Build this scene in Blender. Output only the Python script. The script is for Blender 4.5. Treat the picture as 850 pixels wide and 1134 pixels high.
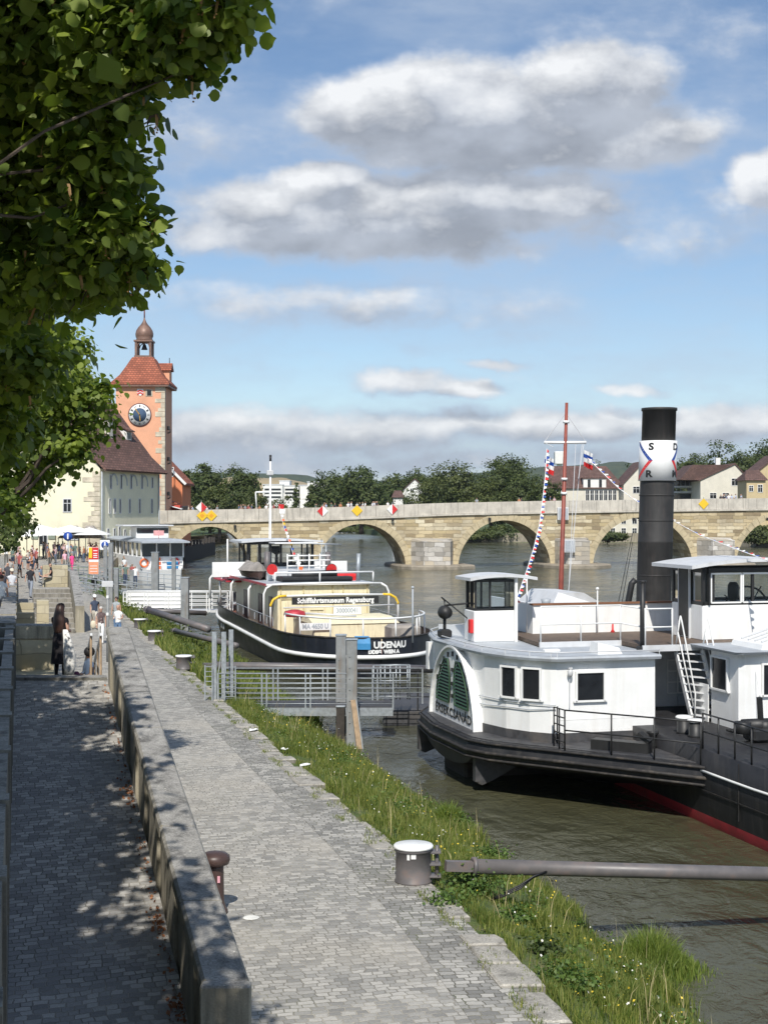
import bpy, bmesh, math, random
import numpy as np
from math import radians as R, sin, cos, pi, sqrt, atan2
from mathutils import Vector, Matrix, noise as mnoise

for o in list(bpy.data.objects):
    bpy.data.objects.remove(o, do_unlink=True)
scene = bpy.context.scene
COL = scene.collection
random.seed(7); rng = np.random.default_rng(7)

# ------------------------------------------------------------------ camera
H = 7.5            # eye height over the water
FP = 1572.0        # focal length in pixels of the 850 x 1134 photograph
cd = bpy.data.cameras.new('camera'); cam = bpy.data.objects.new('camera', cd); COL.objects.link(cam)
cam.location = (0, 0, H); cam.rotation_euler = (R(90), 0, 0)
cd.sensor_fit = 'VERTICAL'; cd.sensor_height = 36; cd.lens = FP/1134*36
cd.clip_start = 0.2; cd.clip_end = 9000
cd.shift_y = (565-567)/1134.0
scene.camera = cam

# ------------------------------------------------------------------ sun
SX, SY, EL = -0.05, -0.9987, R(47)          # horizontal direction towards the sun
sd = bpy.data.lights.new('sun', 'SUN'); sun = bpy.data.objects.new('sun', sd); COL.objects.link(sun)
sd.energy = 4.3; sd.angle = R(0.53); sd.color = (1.0, 0.955, 0.88)
tosun = Vector((SX*cos(EL), SY*cos(EL), sin(EL)))
sun.rotation_euler = (-tosun).to_track_quat('-Z', 'Y').to_euler()
sun.location = (-20, -30, 60)

scene.view_settings.view_transform = 'Standard'; scene.view_settings.look = 'None'
scene.view_settings.exposure = 0.18; scene.view_settings.gamma = 1
scene.view_settings.use_curve_mapping = False

# ------------------------------------------------------------------ node helper
class NT:
    def __init__(s, tree): s.t = tree; s.n = tree.nodes; s.l = tree.links
    def new(s, typ, **kw):
        n = s.n.new(typ)
        for k, v in kw.items(): setattr(n, k, v)
        return n
    def put(s, inp, v):
        if v is None: return
        if isinstance(v, bpy.types.NodeSocket): s.l.new(v, inp)
        else:
            if hasattr(inp.default_value, '__len__') and not hasattr(v, '__len__'):
                inp.default_value = [v]*len(inp.default_value)
            elif hasattr(v, '__len__') and len(v) == 3 and len(inp.default_value) == 4:
                inp.default_value = (*v, 1)
            else: inp.default_value = v
    def m(s, op, a, b=None, c=None, clamp=False):
        n = s.new('ShaderNodeMath', operation=op, use_clamp=clamp)
        s.put(n.inputs[0], a); s.put(n.inputs[1], b)
        if c is not None: s.put(n.inputs[2], c)
        return n.outputs[0]
    def mix(s, f, a, b, blend='MIX'):
        n = s.new('ShaderNodeMix', data_type='RGBA', blend_type=blend); n.clamp_factor = True
        s.put(n.inputs[0], f); s.put(n.inputs[6], a); s.put(n.inputs[7], b)
        return n.outputs[2]
    def ramp(s, f, stops):
        n = s.new('ShaderNodeValToRGB'); cr = n.color_ramp
        while len(cr.elements) < len(stops): cr.elements.new(0.5)
        for e, (p, c) in zip(cr.elements, stops):
            e.position = p; e.color = (*c, 1) if hasattr(c, '__len__') else (c, c, c, 1)
        s.put(n.inputs[0], f); return n.outputs[0]
    def noise(s, vec, scale, detail=4, rough=0.55, dist=0.0, out=0):
        n = s.new('ShaderNodeTexNoise'); s.put(n.inputs['Vector'], vec)
        n.inputs['Scale'].default_value = scale; n.inputs['Detail'].default_value = detail
        n.inputs['Roughness'].default_value = rough; n.inputs['Distortion'].default_value = dist
        return n.outputs[out]
    def coord(s, kind='Object'):
        return s.new('ShaderNodeTexCoord').outputs[kind]
    def pos(s): return s.new('ShaderNodeNewGeometry').outputs['Position']
    def mapping(s, vec, scale=(1,1,1), rot=(0,0,0), loc=(0,0,0)):
        n = s.new('ShaderNodeMapping'); s.put(n.inputs[0], vec)
        n.inputs['Location'].default_value = loc; n.inputs['Rotation'].default_value = rot
        n.inputs['Scale'].default_value = scale; return n.outputs[0]
    def smooth(s, v, a, b, lo=0.0, hi=1.0):
        n = s.new('ShaderNodeMapRange', interpolation_type='SMOOTHSTEP')
        s.put(n.inputs[0], v)
        n.inputs[1].default_value = a; n.inputs[2].default_value = b
        n.inputs[3].default_value = lo; n.inputs[4].default_value = hi
        return n.outputs[0]
    def bump(s, h, dist=0.01, strength=1.0):
        n = s.new('ShaderNodeBump'); s.put(n.inputs['Height'], h)
        n.inputs['Distance'].default_value = dist; n.inputs['Strength'].default_value = strength
        return n.outputs[0]

# ------------------------------------------------------------------ world: sky and clouds
w = bpy.data.worlds.new('World'); scene.world = w; w.use_nodes = True
T = NT(w.node_tree)
for n in list(T.n): T.n.remove(n)
sky = T.new('ShaderNodeTexSky', sky_type='NISHITA'); sky.sun_disc = False
sky.sun_elevation = EL; sky.sun_rotation = atan2(SX, SY)
sky.altitude = 300; sky.air_density = 1.0; sky.dust_density = 0.25; sky.ozone_density = 3.2
SKY_STRENGTH = 0.105
gen = T.coord('Generated')
sep = T.new('ShaderNodeSeparateXYZ'); T.put(sep.inputs[0], gen)
dx, dy, dz = sep.outputs
ay = T.m('MAXIMUM', T.m('ABSOLUTE', dy), 0.12)
ca = T.m('DIVIDE', dx, ay); cb = T.m('DIVIDE', dz, ay)
comb = T.new('ShaderNodeCombineXYZ'); T.put(comb.inputs[0], ca); T.put(comb.inputs[1], cb)
cab = comb.outputs[0]
# (px, py, rx, ry, weight) of the bigger clouds, as directions
BL = [(520,122,165,52,1.5),(640,90,75,46,1.55),(420,122,100,42,1.25),(705,152,85,32,1.2),(560,170,190,30,1.1),
      (400,240,190,42,1.45),(355,210,65,26,1.35),(560,222,130,40,1.3),(290,262,110,28,1.1),(470,268,150,26,1.1),
      (838,203,44,30,1.3),(360,336,230,26,.62),(560,340,170,18,.42),
      (440,420,70,15,.95),(505,428,46,12,.95),(545,398,34,7,.7),(690,426,44,8,.8),
      (330,480,220,28,.98),(560,472,190,22,.95),(760,470,170,24,.98),
      (760,35,150,30,.5),(260,150,150,60,.45),(740,245,190,55,.5),
      (430,512,300,14,.7),(700,505,200,16,.7),(270,500,160,18,.62),(620,255,120,26,.7)]
def cloud_density(vec):
    d = T.noise(vec, 5.0, 3, 0.5, 0.0, out=1)
    wv = T.new('ShaderNodeVectorMath', operation='MULTIPLY_ADD')
    T.put(wv.inputs[0], d); wv.inputs[1].default_value = (0.085, 0.035, 0); T.put(wv.inputs[2], vec)
    off = T.new('ShaderNodeVectorMath', operation='SUBTRACT'); T.put(off.inputs[0], wv.outputs[0]); off.inputs[1].default_value = (0.0425, 0.0175, 0)
    d3 = T.noise(vec, 22.0, 4, 0.6, 0.0, out=1)
    wv3 = T.new('ShaderNodeVectorMath', operation='MULTIPLY_ADD'); T.put(wv3.inputs[0], d3); wv3.inputs[1].default_value = (0.030, 0.020, 0); T.put(wv3.inputs[2], off.outputs[0])
    off2 = T.new('ShaderNodeVectorMath', operation='SUBTRACT'); T.put(off2.inputs[0], wv3.outputs[0]); off2.inputs[1].default_value = (0.015, 0.010, 0)
    wv = off2.outputs[0]
    tot = None
    for (px, py, rx, ry, wt) in BL:
        mp = T.new('ShaderNodeMapping', vector_type='POINT')
        sx, sy = FP/rx, FP/ry
        T.put(mp.inputs[0], wv)
        mp.inputs['Scale'].default_value = (sx, sy, 0)
        mp.inputs['Location'].default_value = (-(px-425)/FP*sx, -(565-py)/FP*sy, 0)
        ln = T.new('ShaderNodeVectorMath', operation='DOT_PRODUCT'); T.put(ln.inputs[0], mp.outputs[0]); T.put(ln.inputs[1], mp.outputs[0])
        g = T.m('MULTIPLY', T.m('SUBTRACT', 1.0, T.m('MULTIPLY', ln.outputs['Value'], 0.5), clamp=True), wt)
        tot = g if tot is None else T.m('SMOOTH_MAX', tot, g, 0.22)
    n1 = T.noise(T.mapping(vec, (1, 1.7, 1)), 15.0, 10, 0.60, 0.0)
    n2 = T.noise(T.mapping(vec, (1, 2.6, 1)), 4.0, 4, 0.5, 0.2)
    v = T.m('ADD', tot, T.m('MULTIPLY', T.m('SUBTRACT', n1, 0.5), 1.35))
    return T.m('ADD', v, T.m('MULTIPLY', T.m('SUBTRACT', n2, 0.5), 0.7))
dens = cloud_density(cab)
cab2 = T.new('ShaderNodeVectorMath', operation='ADD'); T.put(cab2.inputs[0], cab); cab2.inputs[1].default_value = (-0.007, 0.016, 0)
dens2 = cloud_density(cab2.outputs[0])
alpha = T.smooth(dens, 0.10, 0.84)
bnoise = T.noise(T.mapping(cab, (1, 1.5, 1)), 13.0, 6, 0.5)
bil = T.m('ABSOLUTE', T.m('SUBTRACT', bnoise, 0.5))
lit = T.m('MULTIPLY_ADD', T.m('SUBTRACT', dens, dens2), 1.05, 0.02)
lit = T.m('ADD', lit, T.m('MULTIPLY_ADD', bil, 2.6, -0.10), clamp=True)
thick = T.smooth(dens, 0.35, 0.95)
cs = 1.0/SKY_STRENGTH
grey = tuple(v*cs for v in (0.37, 0.40, 0.46)); pale = tuple(v*cs for v in (0.42, 0.50, 0.63)); white = tuple(v*cs for v in (0.86, 0.87, 0.88))
gvar = bnoise
base_c = T.mix(thick, pale, T.mix(T.smooth(gvar, 0.36, 0.64), tuple(v*cs*0.80 for v in (0.37, 0.40, 0.46)), tuple(v*cs*1.22 for v in (0.37, 0.40, 0.455))))
ccol = T.mix(lit, base_c, white)
skc = sky.outputs[0]
up = T.smooth(dz, -0.02, 0.03)
veiln = T.noise(T.mapping(cab, (1, 3.2, 1), (0, 0, 0.12)), 3.2, 7, 0.6)
veil = T.m('MULTIPLY', T.smooth(veiln, 0.38, 0.72), 0.62)
skc = T.mix(T.m('MULTIPLY', veil, up), skc, tuple(v*cs for v in (0.46, 0.54, 0.66)))
bank_n = T.m('ADD', cb, T.m('MULTIPLY', T.m('SUBTRACT', T.noise(T.mapping(cab, (1, 2.4, 1)), 11.0, 6, 0.6), 0.5), 0.07))
bank = T.m('MULTIPLY', T.smooth(bank_n, 0.085, 0.035), 0.58)
skc = T.mix(T.m('MULTIPLY', bank, up), skc, tuple(v*cs for v in (0.37, 0.46, 0.60)))
col = T.mix(T.m('MULTIPLY', alpha, T.m('MULTIPLY', up, 0.93)), skc, ccol)
bg = T.new('ShaderNodeBackground'); T.put(bg.inputs[0], col); bg.inputs[1].default_value = SKY_STRENGTH
wo = T.new('ShaderNodeOutputWorld'); T.l.new(bg.outputs[0], wo.inputs[0])
w.cycles.sampling_method = 'MANUAL'; w.cycles.sample_map_resolution = 512

# ------------------------------------------------------------------ geometry helpers
def P(px, py, z):                # point of the plane at height z seen at a pixel of the photograph
    Y = (H-z)*FP/(py-565.0)
    return Vector(((px-425)/FP*Y, Y, z))
def Q(px, py, Y):                # point at depth Y
    return Vector(((px-425)/FP*Y, Y, H+(565-py)/FP*Y))

class MB:
    def __init__(s): s.v = []; s.f = []; s.mi = []; s.sm = []; s.cur = 0; s.smooth = False
    def add(s, vs, fs):
        b = len(s.v); s.v.extend([tuple(p) for p in vs])
        for f in fs:
            s.f.append(tuple(b+i for i in f)); s.mi.append(s.cur); s.sm.append(s.smooth)
        return s
    def box(s, x0, x1, y0, y1, z0, z1):
        v = [(x0,y0,z0),(x1,y0,z0),(x1,y1,z0),(x0,y1,z0),(x0,y0,z1),(x1,y0,z1),(x1,y1,z1),(x0,y1,z1)]
        return s.add(v, [(0,3,2,1),(4,5,6,7),(0,1,5,4),(1,2,6,5),(2,3,7,6),(3,0,4,7)])
    def bbox(s, x0, x1, y0, y1, z0, z1, b=0.02):      # chamfered box
        b = min(b, abs(x1-x0)/2.2, abs(y1-y0)/2.2, abs(z1-z0)/2.2)
        rings = []
        for z, i in ((z0, b), (z0+b, 0), (z1-b, 0), (z1, b)):
            c = b if i == 0 else b
            X0, X1, Y0, Y1 = x0+i, x1-i, y0+i, y1-i
            k = b*0.7
            rings.append([(X0+k,Y0,z),(X1-k,Y0,z),(X1,Y0+k,z),(X1,Y1-k,z),(X1-k,Y1,z),(X0+k,Y1,z),(X0,Y1-k,z),(X0,Y0+k,z)])
        return s.loft(rings, cap=True)
    def loft(s, rings, cap=True, close=True):
        n = len(rings[0]); vs = [p for r in rings for p in r]; fs = []
        for i in range(len(rings)-1):
            for j in range(n if close else n-1):
                k = (j+1) % n
                fs.append((i*n+j, i*n+k, (i+1)*n+k, (i+1)*n+j))
        if cap:
            fs.append(tuple(range(n-1, -1, -1))); fs.append(tuple((len(rings)-1)*n+j for j in range(n)))
        return s.add(vs, fs)
    def obox(s, c, ax, ay, az, hx, hy, hz):
        c = Vector(c); v = []
        for k in (-1, 1):
            for (i, j) in ((-1,-1),(1,-1),(1,1),(-1,1)):
                v.append(c+ax*(i*hx)+ay*(j*hy)+az*(k*hz))
        return s.add(v, [(0,3,2,1),(4,5,6,7),(0,1,5,4),(1,2,6,5),(2,3,7,6),(3,0,4,7)])
    def bar(s, a, b, w, h=None, up=(0,0,1)):          # rectangular bar from a to b
        a = Vector(a); b = Vector(b); h = w if h is None else h
        d = (b-a); L = d.length
        if L < 1e-6: return s
        d /= L; u = Vector(up)
        if abs(d.dot(u)) > .98: u = Vector((0,1,0))
        x = d.cross(u).normalized(); y = x.cross(d)
        return s.obox((a+b)/2, d, x, y, L/2, w/2, h/2)
    def tube(s, pts, r, seg=8, cap=True):
        pts = [Vector(p) for p in pts]; rings = []
        n = len(pts); rr = r if hasattr(r, '__len__') else [r]*n
        ref = None
        for i, p in enumerate(pts):
            d = (pts[min(i+1, n-1)]-pts[max(i-1, 0)])
            if d.length < 1e-9: d = Vector((0,0,1))
            d.normalize()
            if ref is None:
                ref = Vector((0,0,1)) if abs(d.z) < .95 else Vector((1,0,0))
            x = (ref-d*ref.dot(d)).normalized(); ref = x; y = d.cross(x)
            rings.append([p+x*(rr[i]*cos(2*pi*k/seg))+y*(rr[i]*sin(2*pi*k/seg)) for k in range(seg)])
        old = s.smooth; s.smooth = seg > 5
        s.loft(rings, cap); s.smooth = old
        return s
    def lathe(s, c, prof, seg=24, sm=True):           # prof: (r, z)
        c = Vector(c); rings = []
        for r, z in prof:
            rings.append([(c.x+r*cos(2*pi*k/seg), c.y+r*sin(2*pi*k/seg), c.z+z) for k in range(seg)])
        old = s.smooth; s.smooth = sm; s.loft(rings, True); s.smooth = old
        return s
    def sphere(s, c, rx, ry=None, rz=None, seg=14, rings=8):
        ry = ry or rx; rz = rz or rx
        prof = []
        rg = []
        for i in range(1, rings):
            t = pi*i/rings
            rg.append([(c[0]+rx*sin(t)*cos(2*pi*k/seg), c[1]+ry*sin(t)*sin(2*pi*k/seg), c[2]-rz*cos(t)) for k in range(seg)])
        old = s.smooth; s.smooth = True; s.loft(rg, True); s.smooth = old
        return s
    def prism(s, poly, z0, z1):
        n = len(poly)
        return s.loft([[(x, y, z0) for x, y in poly], [(x, y, z1) for x, y in poly]], True)
    def quad(s, a, b, c, d): return s.add([a, b, c, d], [(0,1,2,3)])
    def tri(s, a, b, c): return s.add([a, b, c], [(0,1,2)])
    def merge(s, vs, fs, fn):
        return s.add([fn(Vector(p)) for p in vs], fs)
    def build(s, name, mats, parent=None, recalc=True, loc=None, rotz=None):
        me = bpy.data.meshes.new(name); me.from_pydata(s.v, [], s.f)
        if not isinstance(mats, (list, tuple)): mats = [mats]
        for m in mats: me.materials.append(m)
        me.polygons.foreach_set('material_index', s.mi)
        me.polygons.foreach_set('use_smooth', s.sm)
        if recalc:
            bm = bmesh.new(); bm.from_mesh(me); bmesh.ops.recalc_face_normals(bm, faces=bm.faces); bm.to_mesh(me); bm.free()
        me.update()
        o = bpy.data.objects.new(name, me); COL.objects.link(o)
        if parent: o.parent = parent
        if loc is not None: o.location = loc
        if rotz is not None: o.rotation_euler = (0, 0, rotz)
        return o

def tag(o, label=None, cat=None, group=None, kind=None):
    if label: o['label'] = label
    if cat: o['category'] = cat
    if group: o['group'] = group
    if kind: o['kind'] = kind
    return o
def thing(name, label, cat, loc=(0,0,0), rotz=0, group=None):
    o = bpy.data.objects.new(name, None); COL.objects.link(o)
    o.location = loc; o.rotation_euler = (0, 0, rotz); o.empty_display_size = 0.3
    return tag(o, label, cat, group)
def copy_tree(o, parent=None, loc=None, rotz=None, label=None, scale=None, color=None):
    c = o.copy(); COL.objects.link(c)
    if parent: c.parent = parent
    if loc is not None: c.location = loc
    if rotz is not None: c.rotation_euler = (0, 0, rotz)
    if scale is not None: c.scale = scale if hasattr(scale, '__len__') else (scale,)*3
    if label: c['label'] = label
    if color: c.color = color
    for ch in list(o.children): copy_tree(ch, c)
    return c
def struct(o): o['kind'] = 'structure'; return o

def text_geo(txt, size=1.0, bold=0.0, ax='CENTER'):
    cu = bpy.data.curves.new('lettering', 'FONT'); cu.body = txt; cu.size = size; cu.align_x = ax; cu.align_y = 'CENTER'
    cu.offset = bold; cu.extrude = 0.0; cu.resolution_u = 3
    ob = bpy.data.objects.new('lettering', cu); COL.objects.link(ob)
    dg = bpy.context.evaluated_depsgraph_get(); me = bpy.data.meshes.new_from_object(ob.evaluated_get(dg))
    vs = [v.co.copy() for v in me.vertices]; fs = [tuple(p.vertices) for p in me.polygons]
    bpy.data.objects.remove(ob, do_unlink=True); bpy.data.curves.remove(cu); bpy.data.meshes.remove(me)
    return vs, fs

# ------------------------------------------------------------------ materials
def mat(name, color, rough=0.6, metal=0.0, var=0.12, scale=3.0, bump=0.0, bscale=30.0, dirt=None, dirt_amt=0.0, dscale=1.2, streak=False, spec=None):
    m = bpy.data.materials.new(name); m.use_nodes = True; t = NT(m.node_tree)
    b = t.n['Principled BSDF']; p = t.pos()
    n = t.noise(p, scale, 6, 0.6)
    c1 = tuple(max(0, c*(1-var)) for c in color); c2 = tuple(min(1, c*(1+var)) for c in color)
    c = t.mix(t.smooth(n, .3, .7), c1, c2)
    if dirt is not None:
        vec = t.mapping(p, (4, 4, 0.45)) if streak else p
        dn = t.noise(vec, dscale, 8, 0.65)
        c = t.mix(t.m('MULTIPLY', t.smooth(dn, .48, .72), dirt_amt), c, dirt)
    t.put(b.inputs['Base Color'], c)
    t.put(b.inputs['Roughness'], t.smooth(n, 0.2, 0.8, max(0, rough-.08), min(1, rough+.08)))
    b.inputs['Metallic'].default_value = metal
    if spec is not None: b.inputs['Specular IOR Level'].default_value = spec
    if bump: t.put(b.inputs['Normal'], t.bump(t.noise(p, bscale, 6, 0.65), bump))
    return m

M = {}
M['white'] = mat('white_paint', (.84,.84,.82), .38, var=.03, scale=2, dirt=(.55,.49,.40), dirt_amt=.20, dscale=.8, streak=True, bump=.004, bscale=7)
M['white_clean'] = mat('clean_white_paint', (.82,.82,.80), .4, var=.03)
M['greyroof'] = mat('grey_roof_paint', (.40,.43,.46), .5, var=.08, scale=3, dirt=(.28,.28,.27), dirt_amt=.5, dscale=2)
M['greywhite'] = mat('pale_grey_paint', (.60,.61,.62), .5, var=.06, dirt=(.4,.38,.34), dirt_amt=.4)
M['black'] = mat('black_hull_paint', (.017,.017,.019), .55, var=.3, scale=1.5, dirt=(.06,.055,.05), dirt_amt=.6, dscale=1.3, streak=True, bump=.006, bscale=3)
M['blacksoft'] = mat('matt_black_paint', (.024,.022,.021), .7, var=.3, scale=6, dirt=(.12,.10,.08), dirt_amt=.6, dscale=4)
M['funnel'] = mat('funnel_black_paint', (.027,.026,.025), .6, var=.2, scale=4, dirt=(.055,.045,.04), dirt_amt=.6, dscale=2.2, streak=True, bump=.004)
M['deck'] = mat('dark_deck_plates', (.055,.055,.058), .6, var=.25, scale=5, dirt=(.14,.12,.1), dirt_amt=.5)
M['plank'] = mat('brown_deck_planks', (.12,.085,.06), .7, var=.3, scale=8)
M['red'] = mat('red_paint', (.42,.035,.05), .45, var=.2, dirt=(.2,.06,.05), dirt_amt=.6)
M['redbright'] = mat('bright_red_paint', (.62,.03,.03), .4, var=.1)
M['mastred'] = mat('reddish_mast_varnish', (.25,.06,.04), .5, var=.2)
M['green'] = mat('green_paint', (.022,.065,.028), .5, var=.2)
M['cream'] = mat('cream_paint', (.80,.73,.50), .45, var=.05, dirt=(.45,.33,.18), dirt_amt=.5, dscale=2.4, streak=True)
M['yellow'] = mat('yellow_paint', (.80,.52,.03), .45, var=.05)
M['steel'] = mat('galvanised_steel', (.36,.39,.41), .45, metal=.35, var=.15, scale=9, dirt=(.25,.22,.19), dirt_amt=.35)
M['pipe'] = mat('grey_brown_pipe_paint', (.135,.125,.125), .45, var=.15, scale=3, dirt=(.2,.13,.1), dirt_amt=.5, dscale=3)
M['pile'] = mat('grey_steel_pile', (.25,.26,.26), .55, var=.15, dirt=(.2,.14,.09), dirt_amt=.6, streak=True)
M['darkpile'] = mat('dark_timber', (.05,.042,.035), .85, var=.3, scale=6)
M['wood'] = mat('weathered_wood', (.38,.27,.17), .75, var=.2, scale=8)
M['brownpaint'] = mat('dark_brown_paint', (.065,.038,.032), .4, var=.2, dirt=(.12,.07,.05), dirt_amt=.5)
M['ironblack'] = mat('black_iron', (.02,.02,.02), .5, var=.2)
M['blue'] = mat('blue_sign_paint', (.02,.07,.33), .4, var=.05)
M['darkblue'] = mat('dark_blue_hull_paint', (.018,.024,.045), .32, var=.2, dirt=(.05,.05,.05), dirt_amt=.4, streak=True)
M['ltblue'] = mat('light_blue_tarp', (.05,.25,.5), .5)
M['asphalt'] = mat('asphalt', (.09,.09,.09), .9, var=.15, scale=1)
M['orange'] = mat('orange_plastic', (.75,.16,.04), .5)
M['tan'] = mat('grey_tarp', (.30,.27,.24), .8, var=.2)
M['rope'] = mat('black_cable', (.012,.012,.014), .5)

def glass_mat(name='window_glass', tint=(.02,.025,.03)):
    m = bpy.data.materials.new(name); m.use_nodes = True; t = NT(m.node_tree); b = t.n['Principled BSDF']
    b.inputs['Base Color'].default_value = (*tint, 1); b.inputs['Roughness'].default_value = .04
    b.inputs['Specular IOR Level'].default_value = .8
    t.put(b.inputs['Normal'], t.bump(t.noise(t.pos(), 1.5, 2, .5), .01))
    return m
M['glass'] = glass_mat()
def clear_glass():
    m = bpy.data.materials.new('clear_pane'); m.use_nodes = True; t = NT(m.node_tree)
    out = t.n['Material Output']; t.n.remove(t.n['Principled BSDF'])
    tr = t.new('ShaderNodeBsdfTransparent'); tr.inputs[0].default_value = (.80,.84,.85,1)
    gl = t.new('ShaderNodeBsdfGlossy'); gl.inputs['Roughness'].default_value = .03
    fr = t.new('ShaderNodeFresnel'); fr.inputs[0].default_value = 1.5
    mx = t.new('ShaderNodeMixShader'); t.l.new(fr.outputs[0], mx.inputs[0]); t.l.new(tr.outputs[0], mx.inputs[1]); t.l.new(gl.outputs[0], mx.inputs[2])
    t.l.new(mx.outputs[0], out.inputs[0]); return m
M['clear'] = clear_glass()

def cobble_mat(name, rot, bw, bh, c_lo, c_hi, mortar, patch=(.2,.19,.17), moss=0.0, wob=.035):
    m = bpy.data.materials.new(name); m.use_nodes = True; t = NT(m.node_tree); b = t.n['Principled BSDF']
    p = t.mapping(t.pos(), (1,1,1), (0,0,rot))
    wv = t.noise(p, 1.3, 3, .5, out=1); wv2 = t.noise(p, 9.0, 2, .5, out=1)
    v1 = t.new('ShaderNodeVectorMath', operation='MULTIPLY_ADD'); t.put(v1.inputs[0], wv); v1.inputs[1].default_value = (.20,.20,0); t.put(v1.inputs[2], p)
    v2 = t.new('ShaderNodeVectorMath', operation='MULTIPLY_ADD'); t.put(v2.inputs[0], wv2); v2.inputs[1].default_value = (wob,wob,0); t.put(v2.inputs[2], v1.outputs[0])
    br = t.new('ShaderNodeTexBrick'); t.put(br.inputs['Vector'], v2.outputs[0])
    br.inputs['Color1'].default_value = (0,0,0,1); br.inputs['Color2'].default_value = (1,1,1,1); br.inputs['Mortar'].default_value = (.5,.5,.5,1)
    br.inputs['Scale'].default_value = 1; br.inputs['Brick Width'].default_value = bw; br.inputs['Row Height'].default_value = bh
    br.inputs['Mortar Size'].default_value = .009; br.inputs['Mortar Smooth'].default_value = .6; br.offset = .5; br.squash = 1.25; br.squash_frequency = 3
    base = t.ramp(br.outputs['Color'], [(0, tuple(v*.8 for v in c_lo)), (.25, c_lo), (.6, tuple((a+b_)/2 for a, b_ in zip(c_lo, c_hi))), (.85, c_hi), (1.0, tuple(v*1.06 for v in c_hi))])
    tintn = t.noise(p, .35, 5, .6)
    base = t.mix(t.m('MULTIPLY', t.smooth(tintn, .42, .66), .55), base, patch)
    fine = t.noise(p, 45, 3, .6)
    base = t.mix(.55, base, t.ramp(fine, [(.25,.55),(.75,1.15)]), 'MULTIPLY')
    mort = t.mix(t.smooth(t.noise(p, .8, 4, .6), .45, .6), mortar, tuple(v*1.9 for v in mortar))
    if moss: mort = t.mix(t.m('MULTIPLY', t.smooth(t.noise(p, .6, 4, .6), .5, .65), moss), mort, (.09,.11,.035))
    c = t.mix(br.outputs['Fac'], base, mort)
    stain = t.noise(t.mapping(p, (1,.5,1)), .9, 7, .7)
    c = t.mix(t.m('MULTIPLY', t.smooth(stain, .56, .75), .35), c, (.10,.095,.09))
    t.put(b.inputs['Base Color'], c); b.inputs['Roughness'].default_value = .78
    h = t.m('ADD', t.m('MULTIPLY', t.m('SUBTRACT', 1, br.outputs['Fac']), 1.0), t.m('MULTIPLY', br.outputs['Color'], .5))
    h = t.m('ADD', h, t.m('MULTIPLY', fine, .35))
    t.put(b.inputs['Normal'], t.bump(h, .012, .9)); return m
ROT = -atan2(.257, 1)
M['cobble'] = cobble_mat('promenade_cobbles', ROT, .165, .125, (.31,.30,.275), (.47,.45,.405), (.24,.22,.18), patch=(.50,.46,.39), moss=.3, wob=.06)
M['cobble_dark'] = cobble_mat('edge_cobbles', ROT+.1, .17, .13, (.27,.262,.24), (.48,.46,.415), (.13,.12,.09), moss=.8, wob=.07)
M['cobble_ramp'] = cobble_mat('ramp_cobbles', -ROT*-1, .15, .115, (.30,.29,.27), (.50,.48,.44), (.18,.165,.14), patch=(.25,.245,.24), moss=.2, wob=.05)

def stone_mat(name, bw, bh, cols, mortar, rot=(R(90),0,0), bump=.03, dark=(.09,.085,.075), dark_amt=.6, mortar_size=.02, world=False):
    m = bpy.data.materials.new(name); m.use_nodes = True; t = NT(m.node_tree); b = t.n['Principled BSDF']
    src = t.coord('Object')
    p = t.mapping(src, (1,1,1), rot)
    sp = t.new('ShaderNodeSeparateXYZ'); t.put(sp.inputs[0], src)
    cx = t.new('ShaderNodeCombineXYZ'); t.put(cx.inputs[0], t.m('ADD', sp.outputs[0], sp.outputs[1])); t.put(cx.inputs[1], sp.outputs[2])
    wv = t.noise(src, .9, 4, .6, out=1)
    v1 = t.new('ShaderNodeVectorMath', operation='MULTIPLY_ADD'); t.put(v1.inputs[0], wv); v1.inputs[1].default_value = (.9*bh,.7*bh,0); t.put(v1.inputs[2], cx.outputs[0])
    br = t.new('ShaderNodeTexBrick'); t.put(br.inputs['Vector'], v1.outputs[0])
    br.inputs['Color1'].default_value = (0,0,0,1); br.inputs['Color2'].default_value = (1,1,1,1); br.inputs['Mortar'].default_value = (.5,.5,.5,1)
    br.inputs['Scale'].default_value = 1; br.inputs['Brick Width'].default_value = bw; br.inputs['Row Height'].default_value = bh
    br.inputs['Mortar Size'].default_value = mortar_size; br.inputs['Mortar Smooth'].default_value = .5; br.offset = .45; br.squash = 1.5; br.squash_frequency = 2
    k = len(cols)-1
    base = t.ramp(br.outputs['Color'], [(i/k, c) for i, c in enumerate(cols)])
    n = t.noise(src, 1.2/bh, 5, .65)
    base = t.mix(.6, base, t.ramp(n, [(.25,.7),(.75,1.15)]), 'MULTIPLY')
    c = t.mix(t.m('MULTIPLY', br.outputs['Fac'], .7), base, mortar)
    big = t.noise(t.mapping(src, (1,1,.6)), .22, 6, .62)
    c = t.mix(t.m('MULTIPLY', t.smooth(big, .5, .68), dark_amt), c, dark)
    t.put(b.inputs['Base Color'], c); b.inputs['Roughness'].default_value = .88
    h = t.m('ADD', t.m('SUBTRACT', 1, br.outputs['Fac']), t.m('MULTIPLY', n, .6))
    t.put(b.inputs['Normal'], t.bump(h, bump)); return m
M['bridge'] = stone_mat('bridge_sandstone', 1.25, .46, [(.27,.21,.13),(.46,.37,.21),(.58,.48,.30),(.38,.31,.20),(.72,.65,.48),(.50,.39,.22)], (.38,.31,.20), bump=.06, dark=(.27,.22,.15), dark_amt=.5)
M['starling'] = stone_mat('grey_pier_blocks', 1.3, .6, [(.27,.25,.22),(.46,.43,.38),(.64,.61,.56),(.36,.33,.28),(.54,.47,.36)], (.16,.15,.13), bump=.05)
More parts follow.
